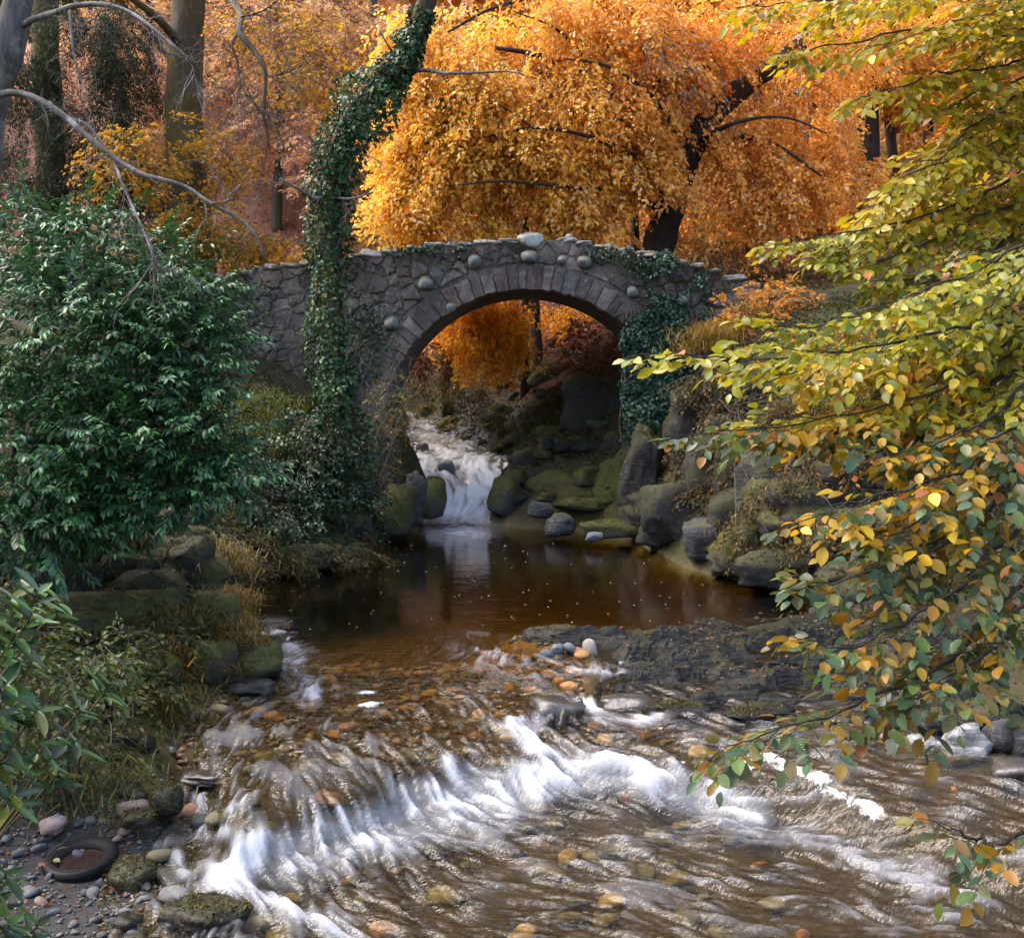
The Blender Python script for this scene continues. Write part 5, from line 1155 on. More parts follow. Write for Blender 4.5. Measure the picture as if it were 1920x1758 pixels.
bp = [limb(t2, 'branch', pts, a, b, M_BARKM, 6, 18, .15) for pts, a, b in [([(352, -60, 28), (400, -40, 25), (440, 10, 22), (452, 32, 20), (447, 60, 18.3), (470, 88, 18.2), (492, 118, 18), (498, 150, 17.9), (494, 210, 17.9), (500, 250, 17.8), (506, 282, 17.8)], .09, .014), ([(447, 60, 18.3), (435, 85, 18.2), (446, 120, 18.2), (450, 165, 18.1), (443, 195, 18.1)], .024, .008), ([(452, 32, 18.5), (490, 22, 18.3), (530, -5, 18.2)], .02, .008), ([(497, 145, 17.9), (525, 140, 17.8), (560, 128, 17.8)], .012, .005), ([(455, 150, 18.1), (480, 200, 18), (494, 214, 17.9)], .012, .006)]]
branchlets(t2, 'bare_twigs', bp, 39, 16, .9, .9, .25, .007)

# ================================================================== SHRUBS, IVY AND UNDERGROWTH
def shoots(cen, dirs, L, per, leaf, cols, seed, kind='long', ang=.85, up=.5, fold=.2, bend=.22, w=None, flat=.55):
    """leafy shoots: leaves along both sides of a stem, opening forward like a laurel's"""
    r = np.random.default_rng(seed); n = len(cen); dirs = unit(dirs); L = np.broadcast_to(np.asarray(L, float), (n,))
    sd = unit(np.cross(dirs, np.array([0, 0, 1.0]) + .3 * r.standard_normal((n, 3)))); nr = np.cross(sd, dirs)
    k = np.repeat(np.arange(n), per); j = np.tile(np.arange(per), n); m = len(k)
    t = (j + .5) / per; s = np.where(j % 2 == 0, 1.0, -1.0); ph = r.normal(0, flat, m)
    P = cen[k] + dirs[k] * (L[k] * t)[:, None]
    a = ang * (1.15 - .6 * t) + r.normal(0, .15, m)
    lat = sd[k] * (s * np.cos(ph))[:, None] + nr[k] * np.sin(ph)[:, None]
    D = dirs[k] * np.cos(a)[:, None] + lat * np.sin(a)[:, None]; D[:, 2] -= .12 + .25 * r.random(m)
    N = nr[k] * .8 + np.array([0, 0, up]) + .3 * r.standard_normal((m, 3))
    C = pal(cols, m, .22, r, w)
    V, T, C = LEAF[kind](P, D, N, leaf[0] * r.uniform(.7, 1.2, m) * (1 - .25 * t), leaf[1] * r.uniform(.75, 1.2, m), C, fold, bend)
    u = np.linspace(0, 1, 4)[None, :, None]
    return V, T, C, cen[:, None] + dirs[:, None] * L[:, None, None] * u
LAU = [(.030, .098, .040), (.046, .158, .046), (.040, .110, .066), (.066, .21, .048), (.020, .056, .026), (.14, .18, .035)]
LW = [.24, .25, .2, .17, .11, .03]
# ---- the cherry laurel over the left bank
lb = [(60, 470, 15.0, 120, 90, 1.0, 150), (190, 500, 14.6, 130, 100, 1.0, 200), (310, 560, 14.2, 110, 110, .9, 190), (110, 640, 13.6, 200, 140, 1.1, 330), (300, 690, 13.6, 150, 120, .9, 240), (370, 640, 13.9, 70, 110, .7, 110), (60, 830, 12.8, 160, 140, 1.0, 240),
      (240, 830, 13.0, 160, 90, .9, 200), (370, 800, 13.1, 80, 70, .6, 80), (380, 880, 13.0, 95, 38, .45, 75), (300, 920, 12.8, 110, 50, .5, 90), (60, 990, 12.2, 110, 60, .7, 120), (150, 930, 12.6, 120, 60, .6, 100), (190, 400, 14.6, 30, 50, .3, 14)]
g0 = (-6.3, 14.2); lau = thing('laurel_bush', 'huge glossy dark green laurel bush spreading over the bank', 'bush', (*g0, float(drop(*g0))))
Pc, O = blob_points(lb, 501, .35, .3); r = np.random.default_rng(502)
D = O + .45 * r.standard_normal(O.shape); D[:, 2] = D[:, 2] * .55 + .05; D[:, 1] -= .35
V, T, C, ax = shoots(Pc, D, .5 * r.uniform(.6, 1.3, len(Pc)), 16, (.145, .042), LAU, 503, w=LW, flat=.38)
obj('leaves', mesh_from('laurel_leaves', rel(V, lau), T, True, C), M_GREEN, lau)['kind'] = 'stuff'
acc = Acc(); twig_tubes(acc, ax, .007, .003); obj('twigs', acc.mesh('laurel_twigs', lau), M_TWIG, lau)['kind'] = 'stuff'
base = np.array(lau.location)
for (a, b, Y, rx, ry, rd, n) in lb[:12]:
    c = at(a, b, Y); mid = (base + c) / 2 + [r.normal(0, .2), .2, r.normal(0, .2)]
    limb(lau, 'branch', np.vstack([base - [0, 0, .15], mid, c, c + (c - mid) * .25]), .055, .014, M_BARKD, 6, 14)
# ---- ferny side of the laurel
def leafy(name, label, cat, blobs, seed, L, per, leaf, mat, cols, kind='quad', stem=M_TWIG, group=None, w=None, **kw):
    c = at(*blobs[0][:3]); t = thing(name, label, cat, (c[0], c[1], float(drop(c[0], c[1]))), group)
    P, O = blob_points(blobs, seed, kw.pop('gap', .4), .45, kw.pop('fwd', .15)); r = np.random.default_rng(seed + 1)
    D = O * kw.pop('out', .8) + .4 * r.standard_normal(O.shape); D[:, 2] = D[:, 2] * .5 - kw.pop('down', .2)
    V, T, C, ax = sprays(P, D, L * r.uniform(.6, 1.3, len(P)), per, kw.pop('width', .4), kw.pop('droop', .3), leaf, cols, None, kind, kw.pop('up', .7), seed)
    obj('leaves', mesh_from('leaves', rel(V, t), T, True, C), mat, t)['kind'] = 'stuff'
    acc = Acc(); twig_tubes(acc, ax, kw.pop('twig', .006), .002); base = np.array(t.location)
    for p in P[r.permutation(len(P))[:max(3, len(P) // 10)]]:
        q = smooth_path(np.vstack([base + [r.normal(0, .15), r.normal(0, .15), -.1], (base + p) / 2 + r.normal(0, .12, 3), p]), 6); twig_tubes(acc, q[None], .014, .005, 4)
    obj('stems', acc.mesh('stems', t), stem, t)['kind'] = 'stuff'; return t
GRN = [(.035, .060, .014), (.055, .085, .018), (.025, .045, .014), (.09, .10, .02)]
BRN = [(.16, .075, .02), (.28, .13, .02), (.10, .05, .018), (.36, .19, .03), (.07, .06, .015)]
leafy('shrub', 'dark evergreen shrub thicket on the bank between the laurel and the ivy-clad tree', 'shrub', [(560, 880, 21, 70, 70, .8, 90), (620, 930, 21.5, 70, 70, .7, 90), (520, 960, 20, 70, 50, .7, 70), (640, 830, 22, 40, 60, .6, 50), (590, 800, 21.5, 40, 40, .5, 40), (660, 960, 22.5, 40, 60, .5, 60), (450, 880, 18.5, 40, 60, .6, 40)], 511, .45, 24, (.085, .05), M_IVY, [(.012, .036, .013), (.02, .055, .018), (.028, .075, .022), (.01, .022, .01)])
leafy('shrub', 'olive shrub with yellowing leaves under the bridge springing', 'shrub', [(720, 790, 23.6, 36, 40, .5, 34), (735, 740, 23.8, 26, 40, .4, 26), (700, 850, 23.2, 40, 30, .5, 26)], 512, .4, 22, (.08, .05), M_HERB, [(.05, .07, .015), (.10, .09, .015), (.30, .17, .02), (.03, .05, .014)])
leafy('fern_bank', 'tangle of dry ferns and grass trailing into the pool', 'fern', [(480, 1035, 19.2, 80, 26, .5, 60), (570, 1035, 20.5, 70, 24, .5, 60), (420, 1010, 18.2, 60, 40, .5, 44), (650, 1040, 21.6, 50, 20, .4, 36)], 513, .5, 40, (.10, .018), M_HERB, [(.06, .06, .018), (.10, .085, .02), (.16, .10, .03), (.035, .045, .014)], down=.5, up=.4)
leafy('shrub', 'low green herbs on the bank beneath the rhododendron', 'shrub', [(200, 1300, 11.2, 110, 40, .6, 60), (260, 1200, 12.2, 110, 40, .6, 50), (120, 1400, 10.2, 110, 60, .6, 70), (150, 1250, 11, 110, 60, .6, 50)], 514, .35, 18, (.07, .035), M_HERB, [(.035, .060, .014), (.055, .085, .018), (.09, .085, .02), (.12, .10, .02), (.025, .035, .012)])
leafy('shrub', 'copper-leaved bush in the shade of the arch', 'shrub', [(1120, 640, 31, 60, 36, .8, 60), (1160, 690, 30.2, 50, 40, .6, 46), (1090, 700, 31, 50, 30, .6, 30), (800, 660, 31, 50, 22, .6, 36)], 515, .6, 34, (.10, .06), M_COPPER, [(.15, .045, .028), (.10, .03, .022), (.22, .09, .03), (.08, .045, .02)], up=.4)
leafy('shrub', 'mossy brambles on the far bank inside the arch', 'shrub', [(880, 730, 33, 90, 24, .8, 60), (960, 770, 31, 80, 30, .7, 60), (1010, 810, 30, 50, 36, .6, 50), (850, 690, 35, 60, 30, .8, 40), (1060, 760, 30.5, 60, 40, .6, 50)], 516, .5, 30, (.09, .035), M_HERB, [(.05, .052, .014), (.08, .07, .016), (.03, .036, .012), (.13, .09, .02)], down=.5)
leafy('shrub', 'brown-leaved bush overhanging the end of the bridge', 'shrub', [(1450, 545, 24.6, 40, 22, .5, 26), (1490, 560, 24.4, 40, 26, .5, 30), (1420, 600, 24, 50, 26, .5, 30), (1380, 590, 24, 40, 20, .4, 20)], 517, .5, 18, (.11, .06), M_GOLD, [(.5, .22, .04), (.36, .16, .03), (.55, .3, .08)])
leafy('shrub', 'amber bush clinging to the outcrop behind the drooping leaves', 'shrub', [(1620, 830, 19, 90, 60, .8, 60), (1720, 780, 19, 90, 60, .8, 60), (1830, 860, 18.5, 90, 80, .8, 70), (1850, 700, 20, 90, 80, 1, 80), (1700, 650, 22, 120, 70, 1, 80), (1600, 700, 22, 70, 60, .8, 50)], 518, .6, 26, (.10, .06), M_GOLD, [(.36, .16, .02), (.26, .11, .018), (.45, .22, .03), (.16, .11, .02), (.07, .08, .015)])
leafy('shrub', 'dark hanging thicket of small leaves between the bridge ivy and the pale outcrop', 'shrub', [(1340, 720, 23, 60, 60, .5, 90), (1370, 800, 22.4, 60, 60, .5, 90), (1420, 720, 22.4, 50, 60, .5, 70), (1310, 850, 23, 40, 50, .4, 50), (1450, 800, 21.6, 50, 40, .4, 50), (1330, 930, 22.4, 40, 30, .3, 24), (1560, 860, 20, 60, 40, .5, 40)], 525, .42, 26, (.07, .042), M_HERB, [(.022, .028, .010), (.035, .040, .012), (.016, .028, .012), (.07, .05, .014), (.22, .11, .02)], down=.6)
leafy('bramble', 'trailing brambles and brown ferns hanging over the crags beside the pool', 'bramble', [(1390, 830, 22, 50, 40, .3, 40), (1440, 930, 20.5, 50, 30, .3, 34), (1340, 900, 22, 30, 40, .3, 22), (1500, 880, 20, 50, 30, .3, 34), (1420, 1000, 20, 50, 24, .25, 26), (1560, 980, 19, 60, 30, .3, 36), (1480, 760, 22, 60, 40, .4, 50)], 526, .45, 30, (.085, .03), M_HERB, [(.035, .040, .010), (.06, .055, .012), (.12, .08, .018), (.20, .11, .03)], down=.8, fwd=.75)
leafy('shrub', 'sparse yellow-leaved bush along the path behind the bridge wall', 'shrub', [(430, 470, 29.5, 70, 24, .6, 46), (520, 480, 29.5, 60, 14, .5, 30), (620, 470, 30, 90, 12, .6, 30), (720, 455, 30, 60, 12, .5, 24)], 519, .5, 26, (.09, .05), M_GOLD, [(.22, .13, .02), (.32, .19, .025), (.14, .10, .02), (.4, .22, .03)])
leafy('shrub', 'brown bracken on the leaf-covered slope behind the bridge end', 'shrub', [(1400, 480, 33, 120, 24, 1, 90), (1300, 460, 34, 70, 20, .8, 50), (1520, 520, 30, 80, 16, .8, 40)], 520, .6, 30, (.10, .04), M_HERB, [(.13, .085, .014), (.20, .12, .018), (.08, .065, .012)], down=.4)
# ---- ivy curtain on the bridge
iv = thing('ivy', 'blue-green ivy curtain hanging over the bridge abutment and rock', 'ivy', (3.6, BY - .15, 1.6))
r = np.random.default_rng(521)
regs = [(1235, 640, 70, 70, 2300), (1205, 720, 48, 80, 1500), (1270, 740, 60, 80, 1700), (1230, 820, 60, 60, 900), (1300, 830, 60, 60, 1000), (1180, 800, 25, 50, 260), (1255, 570, 40, 40, 500), (1215, 530, 16, 40, 120), (1245, 490, 22, 24, 160), (1310, 560, 30, 50, 220), (1350, 800, 40, 60, 400), (1180, 640, 22, 36, 400)]
PP = []
for (a, b, rx, ry, n) in regs:
    th = r.uniform(0, 2 * np.pi, n); q = r.random(n) ** .55; px_, py_ = a + rx * q * np.cos(th), b + ry * q * np.sin(th)
    lump = fbm2(px_, py_, .03, 522, 3); ok = lump > -.28; px_, py_, lump = px_[ok], py_[ok], lump[ok]
    Yd = BY - .08 - .42 * np.clip(lump + .35, 0, 1) * r.random(len(px_)) - np.clip((py_ - 640) / 260, 0, 1) * .9
    PP.append(np.stack([(px_ - 960) * BY / F, Yd, H + (HOR - py_) * BY / F], 1))
PP = np.concatenate(PP); n = len(PP)
D = r.standard_normal((n, 3)) * .6; D[:, 2] -= .7; N = np.array([0, -.9, .6]) + .5 * r.standard_normal((n, 3))
V, T, C = leaf_quads(PP, D, N, .095 * r.uniform(.6, 1.2, n), .085 * r.uniform(.6, 1.2, n), pal([(.018, .052, .028), (.028, .080, .042), (.012, .032, .020), (.045, .105, .055)], n, .2, r))
obj('leaves', mesh_from('ivy_leaves', rel(V, iv), T, True, C), M_IVY, iv)['kind'] = 'stuff'
acc = Acc()
for k in range(26):
    a0 = r.uniform(1170, 1340); pts = [at(a0 + r.normal(0, 10), b, BY - .12 - max(0, (b - 640) / 260) * .7) for b in (900, 800, 720, 640, 580)]
    acc.add(*tube(smooth_path(pts, 14), .014, 4))
obj('stems', acc.mesh('ivy_stems', iv), M_TWIG, iv)['kind'] = 'stuff'
iv = thing('ivy', 'thin ivy trails spreading over the parapet and wall beside the bent tree', 'ivy', (-3.6, BY - .1, 2.4)); PP = []
for (a, b, rx, ry, n) in [(690, 620, 40, 90, 520), (660, 700, 40, 70, 480), (720, 680, 30, 50, 260), (780, 470, 60, 12, 200), (850, 462, 40, 10, 90), (1140, 475, 40, 16, 190), (1190, 500, 30, 20, 120), (480, 560, 50, 50, 200), (430, 600, 30, 70, 200)]:
    px_, py_ = a + rx * r.normal(0, .5, n), b + ry * r.normal(0, .5, n); lump = fbm2(px_, py_, .05, 524, 3)
    PP.append(np.stack([(px_ - 960) * BY / F, BY - .06 - .14 * r.random(n), H + (HOR - py_) * BY / F], 1)[lump > -.15])
PP = np.concatenate(PP); n = len(PP); D = r.standard_normal((n, 3)) * .6; D[:, 2] -= .7; N = np.array([0, -.9, .6]) + .5 * r.standard_normal((n, 3))
V, T, C = leaf_quads(PP, D, N, .085 * r.uniform(.6, 1.2, n), .07 * r.uniform(.6, 1.2, n), pal([(.022, .055, .02), (.035, .075, .025), (.014, .032, .014), (.06, .085, .03)], n, .2, r))
obj('leaves', mesh_from('ivy_leaves', rel(V, iv), T, True, C), M_IVY, iv)['kind'] = 'stuff'
# ---- moss cushions and grass along the parapet
def blades(P, L, W, cols, seed, lean=.6, down=0.0):
    r = np.random.default_rng(seed); n = len(P); th = r.uniform(0, 2 * np.pi, n)
    o_ = np.stack([np.cos(th), np.sin(th), np.zeros(n)], 1); ll = L * r.uniform(.5, 1.25, n); le = lean * r.uniform(.3, 1.4, n)
    s = np.stack([-np.sin(th), np.cos(th), np.zeros(n)], 1) * (W * r.uniform(.6, 1.2, n) * .5)[:, None]
    f = lambda u: P + np.array([0, 0, 1.0]) * (ll * (u - down * u * u * 1.6))[:, None] + o_ * (ll * le * u * u)[:, None]
    m_ = f(.55); V = np.stack([P - s, P + s, m_ - s * .8, m_ + s * .8, f(1.0)], 1).reshape(-1, 3); b = np.arange(n)[:, None] * 5
    return V, np.concatenate([b + [0, 1, 3], b + [0, 3, 2], b + [2, 3, 4]]), np.repeat(pal(cols, n, .2, r), 5, 0)
n = 14000; x = r.uniform(-7.2, 7.8, n); lm = fbm2(x, x * 0, .9, 530, 3); ok = lm + r.normal(0, .15, n) > .0; x = x[ok]; n = len(x)
P = np.stack([x, .02 + .42 * r.random(n), ztop(x) - .02 - .12 * r.random(n)], 1); fr = r.random(n) < .65; P[fr, 1] = -.02 - .04 * r.random(fr.sum()); P[fr, 2] -= .55 * r.random(fr.sum()) ** 1.6
V, T, C = blades(P, .11, .02, [(.05, .055, .010), (.10, .085, .014), (.16, .11, .018), (.03, .04, .01)], 531, 1.0, .55)
obj('moss', mesh_from('moss', V, T, True, C), M_HERB, front)['kind'] = 'stuff'
# ---- grass tussocks
def tussock(name, label, cen, rx, ry, n, L, cols, seed, lean=.9, down=.5, group=None, W=.012):
    r = np.random.default_rng(seed); c = at(cen[0], cen[1], min(cen[2], surf(cen[0], cen[1]) - .05)); t = thing(name, label, 'grass', c - [0, 0, .1], group)
    P = c + np.stack([r.normal(0, rx, n), r.normal(0, ry, n), np.zeros(n)], 1)
    q_ = r.random(n) ** .8; P[:, 2] += .35 * rx * np.cos(np.clip((P[:, 0] - c[0]) / rx, -1.5, 1.5)) + .1 - q_ * rx * 1.5; P[:, 1] -= q_ * .22 * (rx / .4) - .1
    V, T, C = blades(P, L, W, cols, seed + 1, lean, down)
    obj('blades', mesh_from('blades', rel(V, t), T, True, C), M_HERB, t)['kind'] = 'stuff'; return t
DRY = [(.24, .14, .025), (.32, .19, .03), (.16, .10, .02), (.12, .10, .02)]
GRS = [(.05, .085, .010), (.08, .11, .014), (.035, .055, .01), (.12, .11, .02)]
for i, (lab, cen, rx, ry, n, L, cl) in enumerate([
  ('golden dry grass tussock hanging over the rock beside the bridge ivy', (1335, 632, 23.6), .38, .3, 1500, .6, DRY), ('dry grass tussock below the brown-leaved bush at the bridge end', (1410, 590, 24.2), .3, .3, 600, .5, DRY),
  ('yellow-green grass hanging over the pale outcrop block', (1520, 775, 20.6), .45, .3, 1200, .5, [(.13, .11, .02), (.18, .14, .025), (.08, .085, .018)]), ('yellow-green grass on the bank above the layered outcrop', (1620, 760, 20.4), .5, .3, 1000, .5, [(.13, .11, .02), (.18, .14, .025), (.08, .085, .018)]),
  ('bright green mossy grass on the bank below the bridge wall', (490, 760, 22.5), .55, .35, 1900, .42, GRS), ('green grass patch beside the laurel under the bridge wall', (450, 815, 21.2), .4, .3, 900, .4, GRS), ('olive grass hanging below the bright green patch', (520, 850, 21.6), .4, .3, 800, .42, [(.07, .075, .015), (.11, .10, .02), (.05, .06, .012)]),
  ('amber dry grass at the pool corner beside the mossy boulder', (425, 1135, 14.0), .16, .2, 800, .36, DRY), ('dry grass overhanging the dark rock face under the laurel', (395, 1045, 15.8), .3, .25, 1100, .4, [(.16, .12, .03), (.11, .09, .02), (.22, .15, .05)]), ('amber dry grass over the block at the pool outlet', (440, 1195, 13.1), .22, .2, 700, .3, DRY),
  ('yellowed grass on the bank above the amber-mossed block', (330, 1180, 13.6), .35, .3, 900, .32, [(.12, .10, .02), (.08, .075, .016), (.18, .12, .03)]), ('rank grass at the water edge below the rhododendron', (300, 1330, 11.5), .3, .2, 900, .3, [(.10, .085, .018), (.06, .07, .014), (.17, .11, .03)]), ('straw-coloured grass straggling over the shingle', (170, 1480, 10.0), .3, .25, 600, .35, [(.20, .15, .06), (.10, .10, .02), (.07, .09, .016)]),
  ('dry grass mat hanging over the dark crag under the middle of the laurel', (215, 1030, 15.5), .45, .3, 900, .4, [(.13, .10, .025), (.08, .08, .02), (.18, .13, .04)]), ('olive grass mat hanging over the mossy crag behind the yellowed grass', (300, 1125, 14), .4, .3, 900, .36, [(.08, .08, .016), (.12, .10, .02), (.05, .06, .012)]), ('grass mat spilling over the dark rock face under the laurel', (250, 1065, 15), .4, .3, 900, .4, [(.10, .085, .02), (.06, .065, .015)]), ('amber grass mat over the half-buried boulder under the rhododendron', (310, 1235, 12.6), .3, .25, 800, .3, DRY),
  ('dry fern clump under the copper-leaved bush', (1080, 830, 29.5), .5, .4, 700, .5, [(.08, .07, .016), (.05, .05, .012)]), ('green tussock on the layered outcrop behind the beech leaves', (1700, 900, 18.6), .5, .3, 800, .4, [(.08, .08, .016), (.13, .10, .02)]), ('grass fringe on the mossy rock beside the pale ribbed rock', (1400, 980, 20), .3, .25, 600, .28, [(.07, .065, .014), (.11, .08, .02)])]):
    tussock('grass_tussock', lab, cen, rx, ry, n, L, cl, 540 + i * 3)
# ---- bare twiggy shrub at the foot of the bent tree
c = at(660, 900, 22.3); t = thing('bare_shrub', 'tangle of bare grey twigs at the foot of the ivy-clad tree', 'shrub', (c[0], c[1], float(drop(c[0], c[1]))))
base = np.array(t.location); paths = []
for a, b in [(760, 640), (740, 690), (720, 720), (700, 660), (690, 760), (745, 790), (650, 800), (610, 780), (560, 830), (730, 830), (770, 700), (680, 700), (640, 720)]:
    e_ = at(a, b, 22.6 + r.normal(0, .3)); paths.append(smooth_path(np.vstack([base + r.normal(0, .12, 3), (base + e_) / 2 + r.normal(0, .18, 3) + [0, 0, .1], e_]), 9))
for p_ in paths:
    V, T = tube(p_, np.linspace(.016, .005, len(p_)), 5); obj('stem', mesh_from('stem', rel(V, t), T), M_TWIGG, t)
branchlets(t, 'bare_twigs', paths, 61, 16, .5, .8, .1, .006, M_TWIGG)
# ---- scattered cover that nobody could count: moss, small herbs, fallen leaves
def scatter(n, x0, x1, y0, y1, seed, test):
    r = np.random.default_rng(seed); x = r.uniform(x0, x1, n); y = r.uniform(y0, y1, n); ok = test(x, y, bank_e(x, y), fbm2(x, y, .8, seed, 3), r); return x[ok], y[ok]
def cover(name, label, x, y, leaf, cols, mat, seed, lift=.02, flat=.8, kind='quad', w=None):
    r = np.random.default_rng(seed); n = len(x); P = np.stack([x, y, drop(x, y) + lift * r.random(n)], 1)
    D = r.standard_normal((n, 3)); D[:, 2] *= .35; N = np.array([0, 0, flat]) + .5 * r.standard_normal((n, 3))
    V, T, C = LEAF[kind](P, D, N, leaf[0] * r.uniform(.6, 1.3, n), leaf[1] * r.uniform(.6, 1.3, n), pal(cols, n, .25, r, w))
    return tag(obj(name, mesh_from(name, V, T, True, C), mat), label, 'leaves', kind='stuff')
x, y = scatter(68000, -26, 26, 28.5, 66, 601, lambda x, y, e, f, r: (e > np.where(y < 38, 3.2, .5)) & (np.abs(x) < y * .5) & (f + r.normal(0, .3, len(x)) > -.5))
k_ = y < 41
cover('leaf_litter', 'red-brown fallen leaves carpeting the slope just behind the bridge', x[k_], y[k_], (.13, .09), [(.20, .06, .035), (.13, .04, .028), (.30, .12, .05), (.42, .19, .07), (.10, .04, .025)], M_COPPER, 602)
cover('leaf_litter', 'peach fallen leaves, paled for haze, covering the far hillside', x[~k_], y[~k_], (.2, .14), [(.52, .30, .20), (.44, .23, .14), (.60, .38, .22), (.34, .16, .10)], M_COPPER, 609)  # far litter coloured paler to stand for haze over the slope
x, y = scatter(26000, -9, 9, 8, 26, 603, lambda x, y, e, f, r: (e > .0) & (np.abs(x) < y * .52) & (f + r.normal(0, .25, len(x)) > .0))
cover('leaf_litter', 'small brown leaves fallen over the near banks and ledges', x, y, (.055, .036), [(.16, .06, .03), (.11, .05, .025), (.28, .10, .05), (.07, .045, .02), (.34, .16, .08)], M_COPPER, 604)
x, y = scatter(80000, -9.5, 9.5, 10.5, 26, 605, lambda x, y, e, f, r: (e > .12) & (np.abs(x) < y * .52) & ~((x > .5) & (y < 15.1) & (e < 3.6)) & (f + r.normal(0, .25, len(x)) < .25))
cover('ground_herbs', 'low moss and herb leaves covering both banks', x, y, (.10, .045), [(.030, .036, .010), (.050, .052, .012), (.022, .034, .012), (.085, .07, .016), (.035, .06, .014)], M_HERB, 606, .26, .5)
x, y = scatter(16000, -8, 8, 26.5, 40, 607, lambda x, y, e, f, r: (e > .2) & (np.abs(x) < y * .3) & (f + r.normal(0, .3, len(x)) > -.2))
cover('ground_herbs', 'mossy herbs and bramble leaves on the banks upstream of the arch', x, y, (.13, .06), [(.035, .040, .010), (.06, .055, .012), (.10, .07, .018), (.13, .06, .025)], M_HERB, 608, .18, .4)

# ---- moss fuzz and grass on the mossy rocks
bpy.context.view_layer.update()
for (o, V, T, s_, mn) in MOSS_ON:
    r = np.random.default_rng(len(V) + int(abs(o.location.x) * 1000)); W = np.array(o.matrix_world); A, B_, C_ = V[T[:, 0]], V[T[:, 1]], V[T[:, 2]]
    nn = np.cross(B_ - A, C_ - A) @ W[:3, :3].T; ar = np.linalg.norm(nn, axis=1); up_ = nn[:, 2] / np.maximum(ar, 1e-9)
    cz = ((A + B_ + C_) / 3) @ W[:3, :3].T + W[:3, 3]; lump = fbm(cz * 1.8, 640, 3)
    w = ar * np.clip(up_ * .8 + .25 + lump * .9, 0, 1) * (cz[:, 2] > water_z(cz[:, 0], cz[:, 1]) + .04)
    if w.sum() < 1e-6: continue
    n = int(min(260, 90 + 240 * s_) * (1 if mn.startswith(('mossy', 'dark')) else .5)); k = r.choice(len(T), n, p=w / w.sum()); u = r.random((n, 2)); fl_ = u.sum(1) > 1; u[fl_] = 1 - u[fl_]
    P = A[k] + (B_ - A)[k] * u[:, :1] + (C_ - A)[k] * u[:, 1:]
    L = .045 + .05 * s_
    Vb, Tb, Cb = blades(P @ W[:3, :3].T, L, .012 + .01 * s_, [(.035, .042, .006), (.075, .07, .010), (.11, .09, .014), (.05, .03, .015)], int(r.integers(1e6)), 1.4, .55)
    Vb = Vb @ np.linalg.inv(W[:3, :3]).T
    c = obj('moss', mesh_from('moss', Vb, Tb, True, Cb), M_HERB, o); c['kind'] = 'stuff'
# ---- ferns
def fern_mesh(seed, cols):
    r = np.random.default_rng(seed); P, D, N, L, Wd = [], [], [], [], []
    for k in range(13):
        th = k * 2.4 + r.normal(0, .2); o_ = np.array([math.cos(th), math.sin(th), 0]); ln = r.uniform(.7, 1.1); rise = r.uniform(.5, 1.0)
        for j in range(20):
            u = (j + 2) / 22; p = o_ * ln * u * .75 + np.array([0, 0, 1]) * ln * (rise * u - (.75 + .3 * rise) * u * u)
            sd = np.array([-o_[1], o_[0], 0])
            for s in (-1, 1):
                P.append(p); D.append(sd * s + o_ * .35 + [0, 0, -.15]); N.append([0, 0, 1] + o_ * .3 + r.normal(0, .15, 3)); L.append(.26 * ln * math.sin(math.pi * min(.97, u * .85 + .14)) * r.uniform(.85, 1.1)); Wd.append(.05)
    return mesh_from('fronds', *(lambda q: (q[0], q[1], True, q[2]))(leaf_quads(np.array(P), np.array(D), np.array(N), np.array(L), np.array(Wd), pal(cols, len(P), .15, r))))
FM = []
for i, cl in enumerate([[(.05, .075, .015), (.07, .09, .018)], [(.035, .055, .014), (.05, .07, .016)], [(.16, .10, .02), (.11, .08, .018)], [(.08, .085, .016), (.13, .11, .02)]]):
    me = fern_mesh(650 + i, cl); me.materials.append(M_HERB); FM.append(me)
def ferns(spots, label, group, seed, s0=.35, s1=.6):
    r = np.random.default_rng(seed)
    for (a, b) in spots:
        Y = surf(a, b); p = at(a, b, Y); t = thing('fern', label, 'fern', p, group); t.rotation_euler = (r.normal(0, .15), r.normal(0, .15), r.uniform(0, 6.28)); s = r.uniform(s0, s1); t.scale = (s, s, s)
        obj('fronds', FM[int(r.integers(4))], None, t)
rq = np.random.default_rng(66)
jit = lambda n, x0, x1, y0, y1: [(rq.uniform(x0, x1), rq.uniform(y0, y1)) for _ in range(n)]
ferns(jit(20, 430, 690, 900, 1050), 'green fern on the bank between the laurel and the cascade', 'ferns on the bank beside the pool', 661)
ferns(jit(18, 420, 600, 730, 880), 'fern in the grass below the bridge wall', 'ferns below the bridge wall', 662)
ferns(jit(34, 800, 1110, 690, 850), 'fern on the mossy bank seen through the arch', 'ferns seen through the arch', 663, .45, .8)
ferns(jit(22, 1300, 1640, 700, 1000), 'fern on the craggy bank between the bridge ivy and the beech leaves', 'ferns on the craggy bank', 664)
ferns(jit(16, 150, 420, 1020, 1300), 'fern on the shaded bank below the laurel', 'ferns below the laurel', 665, .25, .42)
ferns(jit(12, 1280, 1480, 560, 700), 'fern on the top of the bank at the bridge end', 'ferns at the bridge end', 666)

